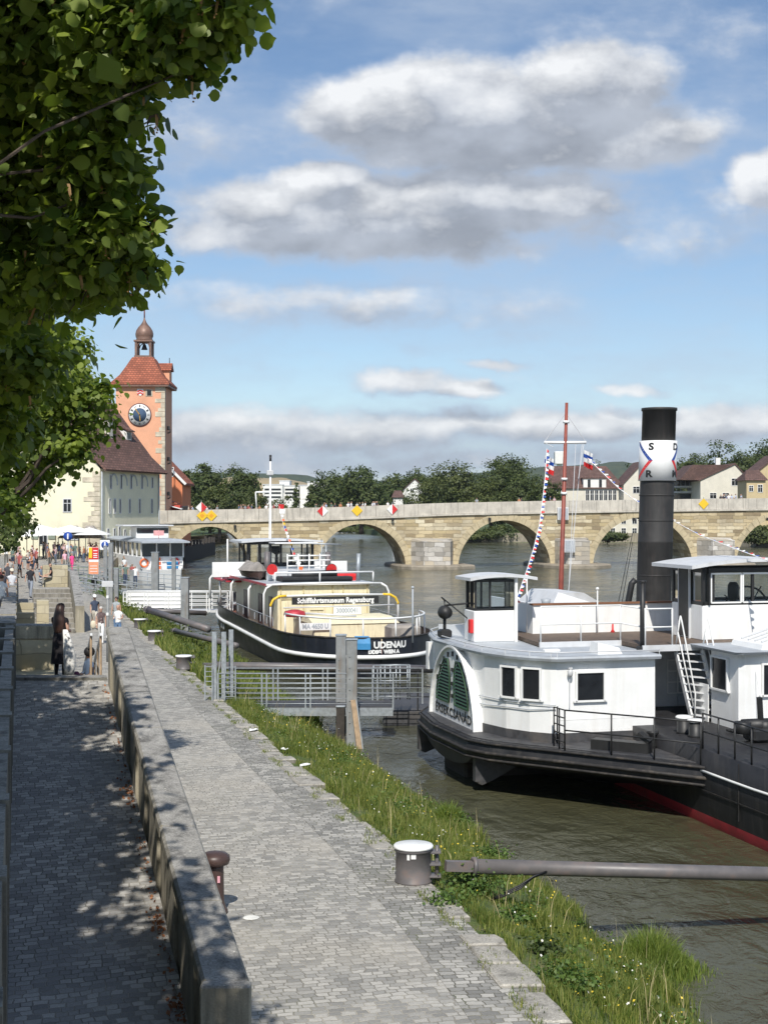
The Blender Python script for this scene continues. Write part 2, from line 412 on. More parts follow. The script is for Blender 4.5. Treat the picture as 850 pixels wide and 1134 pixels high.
M['sandwall'] = stone_mat('yellow_sandstone_blocks', 1.1, .42, [(.44,.38,.25),(.55,.49,.34),(.50,.44,.32)], (.30,.26,.19), bump=.02, dark=(.28,.24,.17), dark_amt=.5, mortar_size=.012)  # yellowish stone, tone varies from block to block
M['parapet'] = mat('pale_parapet_stone', (.54,.50,.43), .85, var=.15, scale=.8, dirt=(.26,.24,.21), dirt_amt=.6, dscale=.8, streak=True, bump=.02, bscale=5)
M['ring'] = mat('voussoir_stone', (.50,.42,.27), .85, var=.25, scale=1.2, dirt=(.28,.22,.15), dirt_amt=.5, bump=.02, bscale=6)
M['plinth'] = mat('wet_plinth_stone', (.30,.26,.20), .7, var=.2, scale=.8, dirt=(.12,.10,.07), dirt_amt=.7)

def weathered(name, base, side):
    m = bpy.data.materials.new(name); m.use_nodes = True; t = NT(m.node_tree); b = t.n['Principled BSDF']
    p = t.pos(); g = t.new('ShaderNodeNewGeometry'); sp = t.new('ShaderNodeSeparateXYZ'); t.put(sp.inputs[0], g.outputs['Normal'])
    isup = t.smooth(sp.outputs[2], .4, .8)
    n = t.noise(p, 3.0, 8, .7); n2 = t.noise(p, 38, 5, .7); n3 = t.noise(p, .9, 5, .6)
    top = t.ramp(n, [(.34, tuple(v*.38 for v in base)), (.48, base), (.62, tuple(v*1.25 for v in base)), (.72, tuple(v*1.7 for v in base))])
    top = t.mix(.8, top, t.ramp(n2, [(.3,.45),(.55,1.05),(.7,1.5)]), 'MULTIPLY')
    vor = t.new('ShaderNodeTexVoronoi'); t.put(vor.inputs['Vector'], p); vor.inputs['Scale'].default_value = 9
    spots = t.m('MULTIPLY', t.smooth(vor.outputs['Distance'], .16, .06), t.smooth(t.noise(p, 2.2, 3, .5), .55, .65))
    top = t.mix(spots, top, (.62,.60,.52))
    st = t.noise(t.mapping(p, (7,7,.5)), 1.0, 7, .65)
    sd_ = t.ramp(st, [(.3, tuple(v*.35 for v in side)), (.46, tuple(v*.75 for v in side)), (.62, side), (.8, tuple(v*1.2 for v in side))])
    sd_ = t.mix(.5, sd_, t.ramp(n2, [(.3,.6),(.7,1.25)]), 'MULTIPLY')
    sd_ = t.mix(t.smooth(n3, .5, .7), sd_, tuple(v*.55 for v in side))
    t.put(b.inputs['Base Color'], t.mix(isup, sd_, top)); b.inputs['Roughness'].default_value = .9
    t.put(b.inputs['Normal'], t.bump(t.m('ADD', t.m('MULTIPLY', n2, .6), n), .012)); return m
M['wallstone'] = weathered('weathered_wall_concrete', (.27,.26,.24), (.40,.36,.27))
M['wallgrey'] = weathered('old_grey_wall_stone', (.24,.23,.21), (.22,.21,.18))
M['slab'] = weathered('kerb_slab_stone', (.34,.32,.28), (.30,.28,.24))

def plaster(name, c, dark=.35):
    return mat(name, c, .85, var=.05, scale=.6, dirt=tuple(v*.6 for v in c), dirt_amt=dark, dscale=.5, bump=.01, bscale=3)
M['yellowwall'] = plaster('pale_yellow_plaster', (.74,.70,.52), .15)
M['riverwall'] = plaster('shade_offset_plaster', (.84,.78,.57), .12)  # river side's plaster colour lightened and warmed to make up for its shade
M['towerwall'] = plaster('salmon_plaster', (.74,.38,.235), .25)
M['orangewall'] = plaster('orange_plaster', (.70,.24,.11), .2)
M['creamwall'] = plaster('cream_plaster', (.68,.64,.54), .2)
M['whitewall'] = plaster('white_plaster', (.78,.77,.73), .1)
M['tanwall'] = plaster('ochre_plaster', (.55,.44,.26), .2)
M['quoin'] = mat('quoin_stone', (.55,.49,.38), .85, var=.25, scale=.9, dirt=(.3,.26,.2), dirt_amt=.4)
def tile_mat(name, c):
    m = bpy.data.materials.new(name); m.use_nodes = True; t = NT(m.node_tree); b = t.n['Principled BSDF']
    src = t.coord('Object'); sp = t.new('ShaderNodeSeparateXYZ'); t.put(sp.inputs[0], src)
    cx = t.new('ShaderNodeCombineXYZ'); t.put(cx.inputs[0], t.m('ADD', sp.outputs[0], t.m('MULTIPLY', sp.outputs[1], .3))); t.put(cx.inputs[1], sp.outputs[2])
    br = t.new('ShaderNodeTexBrick'); t.put(br.inputs['Vector'], cx.outputs[0])
    br.inputs['Color1'].default_value = (*[v*.7 for v in c],1); br.inputs['Color2'].default_value = (*[v*1.25 for v in c],1); br.inputs['Mortar'].default_value = (*[v*.45 for v in c],1)
    br.inputs['Scale'].default_value = 1; br.inputs['Brick Width'].default_value = .4; br.inputs['Row Height'].default_value = .28; br.inputs['Mortar Size'].default_value = .03
    n = t.noise(src, .5, 7, .65)
    cc = t.mix(t.smooth(n, .45, .7), br.outputs[0], tuple(v*.6 for v in c))
    t.put(b.inputs['Base Color'], cc); b.inputs['Roughness'].default_value = .8
    t.put(b.inputs['Normal'], t.bump(br.outputs['Fac'], -.03)); return m
M['browntile'] = tile_mat('brown_clay_tiles', (.16,.085,.065))
M['redtile'] = tile_mat('red_clay_tiles', (.36,.11,.06))
M['darkredtile'] = tile_mat('dark_red_tiles', (.15,.085,.07))
M['copper'] = mat('brown_copper', (.20,.12,.09), .5, var=.2, scale=1.5, metal=.2)
M['darkwin'] = mat('dark_window', (.015,.017,.02), .2, var=.2)
M['gold'] = mat('gilt', (.75,.45,.10), .35, metal=.7)

def leaf_mat(name, c1, c2, trans=.35, gloss=.4, scale=.6):
    m = bpy.data.materials.new(name); m.use_nodes = True; t = NT(m.node_tree)
    out = t.n['Material Output']; b = t.n['Principled BSDF']
    at = t.new('ShaderNodeAttribute'); at.attribute_name = 'tint'
    c = t.mix(at.outputs['Fac'], c1, c2)
    n = t.noise(t.pos(), scale, 4, .6)
    c = t.mix(t.smooth(n, .35, .65), c, t.mix(.5, c, (1.25,1.2,.9), 'MULTIPLY'))
    t.put(b.inputs['Base Color'], c); b.inputs['Roughness'].default_value = gloss; b.inputs['Specular IOR Level'].default_value = .35
    tr = t.new('ShaderNodeBsdfTranslucent'); t.put(tr.inputs[0], t.mix(1.0, c, (1.5,1.6,.6), 'MULTIPLY'))
    mx = t.new('ShaderNodeMixShader'); mx.inputs[0].default_value = trans
    t.l.new(b.outputs[0], mx.inputs[1]); t.l.new(tr.outputs[0], mx.inputs[2]); t.l.new(mx.outputs[0], out.inputs[0]); return m
M['linden'] = leaf_mat('linden_leaves', (.055,.098,.017), (.24,.30,.058), .42, .48, 3)
M['midleaf'] = leaf_mat('mid_green_leaves', (.035,.062,.016), (.10,.13,.035), .3, .5, .8)
M['darkleaf'] = leaf_mat('dark_green_leaves', (.040,.065,.020), (.100,.125,.040), .3, .6, .15)
M['oliveleaf'] = leaf_mat('olive_green_leaves', (.050,.070,.022), (.115,.135,.045), .3, .6, .15)
M['grassblade'] = leaf_mat('grass_blades', (.075,.125,.020), (.29,.30,.095), .35, .6, .9)
M['weedleaf'] = leaf_mat('weed_leaves', (.045,.095,.02), (.13,.20,.05), .3, .55, 2)
M['reed'] = leaf_mat('reed_blades', (.10,.16,.03), (.25,.30,.08), .35, .5, 2)
M['bark'] = mat('bark', (.085,.065,.05), .9, var=.3, scale=6, bump=.02, bscale=14)
M['seed'] = mat('dry_seed_bracts', (.30,.17,.06), .7)
M['flower'] = mat('yellow_petals', (.75,.55,.05), .6); M['flowerw'] = mat('white_petals', (.75,.74,.68), .6)

def soil():
    m = bpy.data.materials.new('bank_soil'); m.use_nodes = True; t = NT(m.node_tree); b = t.n['Principled BSDF']; p = t.pos()
    n = t.noise(p, 1.4, 7, .65); n2 = t.noise(p, 20, 4, .6)
    c = t.ramp(n, [(.3,(.05,.08,.018)),(.5,(.10,.14,.035)),(.62,(.15,.15,.06)),(.75,(.14,.11,.075))])
    t.put(b.inputs['Base Color'], t.mix(.6, c, t.ramp(n2, [(.3,.5),(.7,1.2)]), 'MULTIPLY')); b.inputs['Roughness'].default_value = .95
    t.put(b.inputs['Normal'], t.bump(n2, .05)); return m
M['soil'] = soil()
def forest(name, c1, c2, s):
    m = bpy.data.materials.new(name); m.use_nodes = True; t = NT(m.node_tree); b = t.n['Principled BSDF']; p = t.pos()
    n = t.noise(p, s, 8, .7)
    t.put(b.inputs['Base Color'], t.ramp(n, [(.35,c1),(.65,c2)])); b.inputs['Roughness'].default_value = .95
    t.put(b.inputs['Normal'], t.bump(n, 3.0)); return m
M['hill'] = forest('distant_forest', (.03,.05,.03), (.08,.10,.05), .06)
M['field'] = mat('dry_field', (.34,.27,.16), .95, var=.1, scale=.02)
M['meadow'] = mat('riverside_meadow', (.07,.10,.03), .95, var=.3, scale=.1)

def water():
    m = bpy.data.materials.new('river_water'); m.use_nodes = True; t = NT(m.node_tree); b = t.n['Principled BSDF']; p = t.pos()
    big = t.noise(t.mapping(p, (.10,.05,1)), 1.0, 4, .5)
    c = t.mix(t.smooth(big, .35, .65), (.060,.058,.030), (.088,.090,.060))
    t.put(b.inputs['Base Color'], c)
    calm = t.noise(t.mapping(p, (.20,.09,1), (0,0,.25)), 1.0, 5, .6)
    t.put(b.inputs['Roughness'], t.smooth(calm, .35, .7, .07, .20))
    b.inputs['IOR'].default_value = 1.33; b.inputs['Specular IOR Level'].default_value = .55
    w1 = t.noise(t.mapping(p, (1.0,.55,1), (0,0,.35)), .55, 3, .5, .4)
    w2 = t.noise(t.mapping(p, (1.0,.7,1), (0,0,-.2)), 2.1, 4, .6, .8)
    w3 = t.noise(p, 7.5, 3, .6, .5)
    amp = t.smooth(calm, .35, .68, .25, 1.0)
    h = t.m('ADD', t.m('MULTIPLY', w1, 1.4), t.m('MULTIPLY', t.m('ADD', t.m('MULTIPLY', w2, .62), t.m('MULTIPLY', w3, .13)), amp))
    t.put(b.inputs['Normal'], t.bump(h, .26, 1.0)); return m
M['water'] = water()

def cloth(name, kind):
    m = bpy.data.materials.new(name); m.use_nodes = True; t = NT(m.node_tree); b = t.n['Principled BSDF']
    oi = t.new('ShaderNodeObjectInfo')
    if kind == 'top': c = oi.outputs['Color']
    elif kind == 'bottom': c = t.ramp(oi.outputs['Random'], [(0,(.02,.025,.04)),(.3,(.05,.07,.12)),(.5,(.015,.015,.015)),(.7,(.35,.33,.28)),(.85,(.10,.14,.22)),(1,(.6,.6,.58))])
    elif kind == 'hair': c = t.ramp(oi.outputs['Random'], [(0,(.02,.012,.008)),(.4,(.08,.04,.02)),(.7,(.25,.16,.08)),(1,(.4,.38,.35))])
    t.put(b.inputs['Base Color'], c); b.inputs['Roughness'].default_value = .85; return m
M['ctop'] = cloth('shirt_cloth', 'top'); M['cbot'] = cloth('trouser_cloth', 'bottom'); M['chair'] = cloth('crowd_hair', 'hair')
M['skin'] = mat('skin', (.50,.29,.20), .55, var=.06)
M['shoe'] = mat('dark_shoes', (.03,.03,.03), .6)
def plain(name, c, rough=.8, **k): 
    if name not in M: M[name] = mat(name, c, rough, **k)
    return M[name]
# ================================================================== THE GROUND AND THE RIVER
PZ = 1.3
KN = [(-5,6.5),(0,5.6),(10,3.75),(17.1,2.35),(23.8,1.0),(31.2,-1.15),(40,-3.5),(51.3,-6.4),(67.7,-11),(75,-12.9),(90,-16.7),(110,-22.0),(130,-25.9),(150,-28.2),(178,-27.6)]
WN = [(-5,8.8),(0,8.0),(10,6.6),(20.7,4.7),(27.1,3.36),(31.9,2.33),(40,.13),(52.4,-3.2),(71.5,-7.5),(90,-14.0),(110,-20.0),(130,-25.0),(150,-27.6),(178,-27.2)]
def interp(kn, y):
    if y <= kn[0][0]: return kn[0][1]
    for (a, xa), (b, xb) in zip(kn, kn[1:]):
        if y <= b: return xa+(xb-xa)*(y-a)/(b-a)
    return kn[-1][1]
def sm_interp(kn, y): return sum(interp(kn, y+d) for d in (-4,-2,0,2,4))/5
def K(y): return sm_interp(KN, y)          # outer edge of the kerb slabs
def W(y): return sm_interp(WN, y)          # water's edge
def gz(y):                                 # quay level rises to the square by the salt store
    t = min(1, max(0, (y-118)/30)); return PZ+1.3*t*t*(3-2*t)

mb = MB()
mb.quad((-3000,-300,0),(3000,-300,0),(3000,4200,0),(-3000,4200,0))
struct(mb.build('river_water', M['water'], recalc=False))
mb = MB()
mb.quad((-3000,-300,-3),(3000,-300,-3),(3000,4200,-3),(-3000,4200,-3))
struct(mb.build('river_bed', M['soil'], recalc=False))

ys = [-5+1.0*i for i in range(184)]
SL, CB = .52, .75                          # widths of slab row and of the darker border cobbles
mb = MB()
for a, b in zip(ys, ys[1:]):
    mb.quad((K(a)-SL-CB,a,gz(a)),(K(b)-SL-CB,b,gz(b)),(-45,b,gz(b)),(-45,a,gz(a)))
struct(mb.build('promenade_paving', M['cobble'], recalc=False))
mb = MB()
for a, b in zip(ys, ys[1:]):
    mb.quad((K(a)-SL-CB,a,gz(a)+.004),(K(a)-SL+.3,a,gz(a)+.004),(K(b)-SL+.3,b,gz(b)+.004),(K(b)-SL-CB,b,gz(b)+.004))
struct(mb.build('border_paving', M['cobble_dark'], recalc=False))
# kerb of big worn slabs
mb = MB(); y = 9.0
rs = random.Random(3)
while y < 100:
    L = rs.uniform(.45, 1.15); g = rs.uniform(.03, .22); w0 = rs.uniform(-.07,.10); w1 = rs.uniform(-.20,.05); dz = rs.uniform(-.05,.015)
    x0 = K(y)-SL+w0; x1 = K(y)+w1; X0 = K(y+L)-SL+w0; X1 = K(y+L)+w1
    z0, z1 = PZ-.3, PZ+.028+dz
    e = .03
    ring = lambda z, i: [(x0+i+.03*0,y+i,z),(x1-i,y+i+rs.uniform(0,.05),z),(x1-i*.5+ (X1-x1)*.5+rs.uniform(-.03,.03),y+L*.5,z),(X1-i,y+L-i,z),(X0+i,y+L-i,z),(x0+i+(X0-x0)*.5,y+L*.5,z)]
    st = rs.getstate(); r0 = ring(z0,0); rs.setstate(st); r1 = ring(z1-.025,0); rs.setstate(st); r2 = ring(z1,e)
    mb.loft([r0,r1,r2])
    y += L+g
struct(mb.build('kerb_slabs', M['slab']))
# bank
mb = MB(); prev = None
by = [-5+.5*i for i in range(238)]
def bank_z(y, t):        # t 0 at the kerb, 1 at the water's edge
    n = mnoise.noise(Vector((y*.45, t*2.5, 3)))*.10*min(1, t*5)
    return PZ-.06 - (PZ-.04)*(t**1.25) + n*(1 if t < .9 else .6)
vs = []; fs = []
ts = [-.35,-.05,.08,.2,.35,.5,.65,.8,.92,1.0,1.12,1.6]
for i, y in enumerate(by):
    k, wv = K(y), W(y)+.25*mnoise.noise(Vector((y*.35,1,7)))
    base = gz(y)-PZ
    for t in ts:
        x = k+(wv-k)*t
        z = PZ-.05 if t <= 0 else (bank_z(y, t) if t <= 1 else -1.2*(t-1)*2-.05)
        vs.append((x, y, z+base*max(0,1-t)))
n = len(ts)
for i in range(len(by)-1):
    for j in range(n-1): fs.append((i*n+j, i*n+j+1, (i+1)*n+j+1, (i+1)*n+j))
mb.smooth = True; mb.add(vs, fs)
struct(mb.build('river_bank', M['soil'], recalc=False))

mb = MB(); mb.smooth = False
qy = [111+2.0*i for i in range(35)]
for a, b in zip(qy, qy[1:]):
    mb.quad((K(a)+.35,a,gz(a)+.05),(K(b)+.35,b,gz(b)+.05),(K(b)-.6,b,gz(b)+.05),(K(a)-.6,a,gz(a)+.05)); mb.quad((K(a)+.35,a,gz(a)+.05),(K(b)+.35,b,gz(b)+.05),(K(b)+.5,b,-1),(K(a)+.5,a,-1))
tag(mb.build('quay_wall', M['wallstone'], recalc=False), 'low grey stone quay wall under the salt store beside the excursion boat', 'wall')

# upper street on the left, level with the top of the ramp
def SLX(y): return -.11-.257*y             # line of the wall between street and quay
def street_z(y):
    if y < 30: return 3.78
    if y < 70: return 3.78-(y-30)/40*.9
    return 2.88 - max(0, min(1, (y-100)/40))*.1
mb = MB()
ys2 = [-10+2.5*i for i in range(67)]
for a, b in zip(ys2, ys2[1:]):
    xa, xb = SLX(a)-.35, SLX(b)-.35
    mb.quad((xa,a,street_z(a)),(xb,b,street_z(b)),(-300,b,street_z(b)),(-300,a,street_z(a)))
struct(mb.build('street_paving', M['cobble_dark'], recalc=False))
mb = MB(); mb.quad((-1200,-10,1.2),(-44,-10,1.2),(-30,190,1.2),(-1200,190,1.2)); 
mb.add([(-1500,155,2.78),(-60,157,2.78),(-40,200,2.6),(-36,340,2.2),(-52,470,2.2),(-60,620,2.2),(-1500,1400,2.2)],[(0,1,2,3,4,5,6)])
struct(mb.build('left_bank_ground', M['meadow'], recalc=False))
# far bank (island and the right bank)
mb = MB()
fb = [(-12,620),(-9,470),(2,395),(10,338),(40,330),(62,330),(75,292),(90,275),(160,262),(700,250)]
top = [(x,y,1.6) for x, y in fb]
mb.add(top+[(2500,300,1.6),(2500,3800,1.6),(-120,3800,1.6),(-40,900,1.6)], [tuple(range(len(top)+4))])
for a, b in zip(fb, fb[1:]):
    mb.quad((a[0],a[1],1.6),(b[0],b[1],1.6),(b[0],b[1]-1.6,-.3),(a[0],a[1]-1.6,-.3))
struct(mb.build('far_bank_ground', M['meadow'], recalc=False))

def hill(name, y0, depth, pts, m, seed):
    mb = MB(); mb.smooth = True; vs = []; fs = []; N = 160; R_ = 14
    xs = [pts[0][0]+(pts[-1][0]-pts[0][0])*i/N for i in range(N+1)]
    for j in range(R_+1):
        t = j/R_
        for x in xs:
            hh = interp([(p[0], p[1]) for p in pts], x)
            f = sin(min(1, t*1.25)*pi/2)
            z = 1+(hh-1)*f + mnoise.noise(Vector((x*.012, t*3, seed)))*hh*.10*f + mnoise.noise(Vector((x*.06, t*14, seed)))*hh*.05*f
            vs.append((x, y0+depth*t, z))
    n = N+1
    for j in range(R_):
        for i in range(N): fs.append((j*n+i, j*n+i+1, (j+1)*n+i+1, (j+1)*n+i))
    mb.add(vs, fs); return struct(mb.build(name, m, recalc=False))
hill('distant_hills', 1500, 600, [(-1400,60),(-700,60),(-400,56),(-170,58),(-100,52),(-40,44),(60,52),(180,66),(300,72),(500,75),(900,85),(1600,80)], M['hill'], 1)
hill('wooded_hill', 520, 260, [(60,6),(110,12),(135,20),(170,28),(210,33),(260,37),(420,42),(700,40)], M['hill'], 5)
hill('field_hill', 900, 150, [(-330,6),(-180,22),(-110,31),(-70,31),(-20,18),(20,6)], M['field'], 8)

# ================================================================== STONE BRIDGE
BX, BY = -27.74, 178.0; BA = atan2(14, 79.66); bc, bs_ = cos(BA), sin(BA)
def bs(px): 
    t = (px-425)/FP; return (BY*t-BX)/(bc-bs_*t)
def bpt(s, y, z): return Vector((BX+bc*s-bs_*y, BY+bs_*s+bc*y, z))
def bpix(px, py):       # (s, z) on the bridge's face at a pixel
    s = bs(px); q = bpt(s, 0, 0); return s, H+(565-py)*q.y/FP
bridge = thing('stone_bridge', 'long medieval bridge of yellow sandstone blocks with round arches crossing the river', 'bridge', (BX, BY, 0), BA)
arch_px = [(232,45,583),(400,49,580),(558,51,576),(711,55,572.5),(871,57,571),(1035,60,571),(1205,60,572)]
arches = []
for cx, hw, ty in arch_px:
    s0, zt = bpix(cx, ty); a = bs(cx-hw); b = bs(cx+hw); arches.append(((a+b)/2, (b-a)/2, zt))
tops = [(bs(px), bpix(px, py)[1]) for px, py in ((-60,569),(180,565.5),(380,561.5),(500,556.8),(600,554.8),(720,553.2),(850,551.6),(1200,556))]
def btop(s): return interp(tops, s)
ZS = .35
def barch(s):
    for c, h, zt in arches:
        if abs(s-c) < h: return ZS+(zt-ZS)*(1-((s-c)/h)**2)**.56
    return None
S0, S1 = -30.0, bs(1290); Dp = 7.6; PH = 1.55
mb = MB(); st = .22
brk = set([S0, S1])
k = S0
while k < S1: brk.add(round(k, 3)); k += .35
for c, h, zt in arches:
    for q in range(65):
        brk.add(round(c-h*cos(pi*q/64), 4))
brk = sorted(brk)
for a, b in zip(brk, brk[1:]):
    if b-a < 1e-4: continue
    m_ = (a+b)/2; inside = barch(m_) is not None
    za = (barch(a) or ZS) if inside else -1.5; zb = (barch(b) or ZS) if inside else -1.5
    ta, tb = btop(a)-PH, btop(b)-PH
    mb.quad((a,0,za),(b,0,zb),(b,0,tb),(a,0,ta)); mb.quad((a,Dp,za),(a,Dp,ta),(b,Dp,tb),(b,Dp,zb))
    if inside: mb.quad((a,0,za),(a,Dp,za),(b,Dp,zb),(b,0,zb))
for c, h, zt in arches:
    for e in (c-h, c+h): mb.quad((e,0,-1.5),(e,Dp,-1.5),(e,Dp,ZS),(e,0,ZS))
mb.build('spandrel_wall', M['bridge'], bridge, recalc=False)
mb = MB()
for a, b in zip(brk[::3], brk[3::3]): mb.quad((a,0,btop(a)-PH+.4),(b,0,btop(b)-PH+.4),(b,Dp,btop(b)-PH+.4),(a,Dp,btop(a)-PH+.4))
mb.build('roadway', M['asphalt'], bridge, recalc=False)
mb = MB(); s = S0; rs = random.Random(5)
while s < S1:
    L = rs.uniform(1.7, 2.1)
    for y0, y1 in ((-.10,.30),):
        e = s+L-.035; j = rs.uniform(-.012,.012)
        za, zb = btop(s)+j, btop(e)+j
        mb.add([(s,y0+j,za-PH+.12),(e,y0+j,zb-PH+.12),(e,y1,zb-PH+.12),(s,y1,za-PH+.12),(s,y0+j,za),(e,y0+j,zb),(e,y1,zb),(s,y1,za)],[(0,3,2,1),(4,5,6,7),(0,1,5,4),(1,2,6,5),(2,3,7,6),(3,0,4,7)])
    s += L
for a, b in zip(brk[::5], brk[5::5]):
    for y0, y1 in ((-.24,.10),):
        mb.add([(a,y0,btop(a)-PH-.10),(b,y0,btop(b)-PH-.10),(b,y1,btop(b)-PH-.10),(a,y1,btop(a)-PH-.10),(a,y0,btop(a)-PH+.115),(b,y0,btop(b)-PH+.115),(b,y1,btop(b)-PH+.115),(a,y1,btop(a)-PH+.115)],[(0,3,2,1),(4,5,6,7),(0,1,5,4),(2,3,7,6)])
mb.build('parapet', M['parapet'], bridge)
mb = MB()
for a, b in zip(brk[::5], brk[5::5]): mb.add([(a,Dp-.3,btop(a)-PH-.1),(b,Dp-.3,btop(b)-PH-.1),(b,Dp+.1,btop(b)-PH-.1),(a,Dp+.1,btop(a)-PH-.1),(a,Dp-.3,btop(a)),(b,Dp-.3,btop(b)),(b,Dp+.1,btop(b)),(a,Dp+.1,btop(a))],[(0,3,2,1),(4,5,6,7),(0,1,5,4),(2,3,7,6)])
mb.build('parapet', M['parapet'], bridge)
for c, h, zt in arches:
    mb = MB(); n = 25; th = .85
    def ap(u, off):
        a = pi*u; x = -cos(a); z = (1-x*x)**.56 if abs(x) < 1 else 0
        a2 = pi*min(1, max(0, u+.004)); x2 = -cos(a2); z2 = max(0, 1-x2*x2)**.56
        p = Vector((c+h*x, ZS+(zt-ZS)*z)); nrm = Vector((h*x/h/h*(1) , z/(zt-ZS)*1.0)); nrm.normalize()
        return p+nrm*off
    for i in range(n):
        u0, u1 = (i+.025)/n, (i+.975)/n
        o = th+rs.uniform(-.06,.06)
        A, B, C_, D_ = ap(u0, -.02), ap(u1, -.02), ap(u1, o), ap(u0, o)
        mb.add([(A.x,-.07,A.y),(B.x,-.07,B.y),(C_.x,-.07,C_.y),(D_.x,-.07,D_.y),(A.x,.05,A.y),(B.x,.05,B.y),(C_.x,.05,C_.y),(D_.x,.05,D_.y)],[(0,1,2,3),(0,4,5,1),(1,5,6,2),(2,6,7,3),(3,7,4,0)])
    mb.build('arch_ring', M['ring'], bridge)
for i in range(len(arches)-1):
    a = arches[i][0]+arches[i][1]; b = arches[i+1][0]-arches[i+1][1]; c = (a+b)/2; hw = (b-a)/2
    q = hw*.80; zt_ = 3.5 if i else 2.8
    for yy, dr in ((-.02,-1),(Dp+.02,1)):
        mb = MB(); mb.loft([[(c-q,yy,-1),(c+q,yy,-1),(c+q*.62,yy+dr*3.2,-1),(c-q*.62,yy+dr*3.2,-1)],[(c-q,yy,zt_),(c+q,yy,zt_),(c+q*.62,yy+dr*3.2,zt_),(c-q*.62,yy+dr*3.2,zt_)],[(c-q*.95,yy,zt_+.35),(c+q*.95,yy,zt_+.35),(c+q*.5,yy+dr*2.6,zt_+.2),(c-q*.5,yy+dr*2.6,zt_+.2)]])
        mb.build('starling', M['starling'], bridge)
    mb = MB(); q2 = hw+1.3
    pl = [(c-q2,-1.5),(c-q2*.75,-4.4),(c-q2*.2,-5.6),(c+q2*.45,-5.2),(c+q2*1.05,-3.0),(c+q2,Dp+1),(c+q2*.5,Dp+4.5),(c-q2*.5,Dp+4.5),(c-q2,Dp+1)]
    mb.loft([[(x,y,-1.2) for x,y in pl],[(x,y,.33) for x,y in pl],[(c+(x-c)*.97,y*.97,.5) for x,y in pl]])
    mb.build('pier_plinth', M['plinth'], bridge)

# diamond navigation boards hung on the parapet
def diamond(px, py, style, label):
    s, z = bpix(px, py); p = bpt(s, -.16, z)
    t = thing('navigation_sign', label, 'sign', p, BA, 'diamond navigation boards on the bridge parapet')
    r = .72; e = .03
    m1 = MB(); m1.loft([[(0,-e,-r),(r,-e,0),(0,-e,r),(-r,-e,0)],[(0,e,-r),(r,e,0),(0,e,r),(-r,e,0)]])
    m1.build('board', M['yellow'] if style == 'y' else M['white_clean'], t)
    if style in ('l','r'):
        k = -1 if style == 'l' else 1
        m2 = MB(); m2.loft([[(0,-e-.012,-r*.97),(k*r*.97,-e-.012,0),(0,-e-.012,r*.97)],[(0,-e,-r*.97),(k*r*.97,-e,0),(0,-e,r*.97)]]); m2.build('red_half', M['redbright'], t)
    if style == 'y':
        m2 = MB(); m2.loft([[(-.3,-e-.012,0),(0,-e-.012,-.3),(.3,-e-.012,0),(0,-e-.012,.3)],[(-.3,-e,0),(0,-e,-.3),(.3,-e,0),(0,-e,.3)]]); 
        if px < 240: m2.build('diamond_mark', plain('sign_orange', (.75,.35,.03)), t)
    m3 = MB(); m3.box(-.03,.03,e,.09,-r,r*1.3); m3.build('bracket', M['steel'], t)
diamond(224,571,'y','yellow diamond board with orange mark, left one of the pair over the leftmost arch')
diamond(234,571,'y','yellow diamond board with orange mark, right one of the pair over the leftmost arch')
diamond(223,562,'r','small red and white diamond board above the two yellow ones')
diamond(357,566,'l','white diamond board with red left half, left of the single yellow board')
diamond(395,565.5,'y','single yellow diamond board above the second arch')
diamond(434,564,'r','white diamond board with red right half, right of the single yellow board')
diamond(778,558,'y','yellow diamond board on the parapet right of the tall black funnel')
for (px, py) in ((622,569),(620.5,604)):
    s, z = bpix(px, py); p = bpt(s, -.3 if py < 590 else -3.7, z)
    t = thing('signal_box', 'pale grey signal box on the bridge wall, %s of the pair behind the red mast' % ('upper' if py < 590 else 'lower'), 'signal box', p, BA, 'signal boxes on the bridge')
    m1 = MB(); m1.bbox(-.75,.75,-.2,.2,-.85,.85,.06); m1.build('box_body', M['greywhite'], t)
    m1 = MB(); m1.bbox(-.6,.6,-.235,-.21,-.7,.7,.01); m1.build('box_door', M['greyroof'], t)
    m1 = MB(); m1.box(-.05,.05,.21,.4,-.9,.9); m1.build('bracket', M['steel'], t)
# little black lamps at the crown
for px in (260, 434, 541, 700, 848):
    s, z = bpix(px, 573 if px > 300 else 581)
    t = thing('wall_lamp', 'small black lamp bracketed to the bridge wall near the arch at %s' % {260:'its left end',434:'the second sign pair',541:'the middle',700:'the funnel',848:'the right edge'}[px], 'lamp', bpt(s, -.1, z-.2), BA, 'lamps on the bridge wall')
    m1 = MB(); m1.bbox(-.16,.16,-.5,-.1,-.25,.15,.05); m1.build('lamp_housing', M['ironblack'], t)
    m1 = MB(); m1.bar((0,-.1,0),(0,.1,.2),.06); m1.build('bracket', M['ironblack'], t)

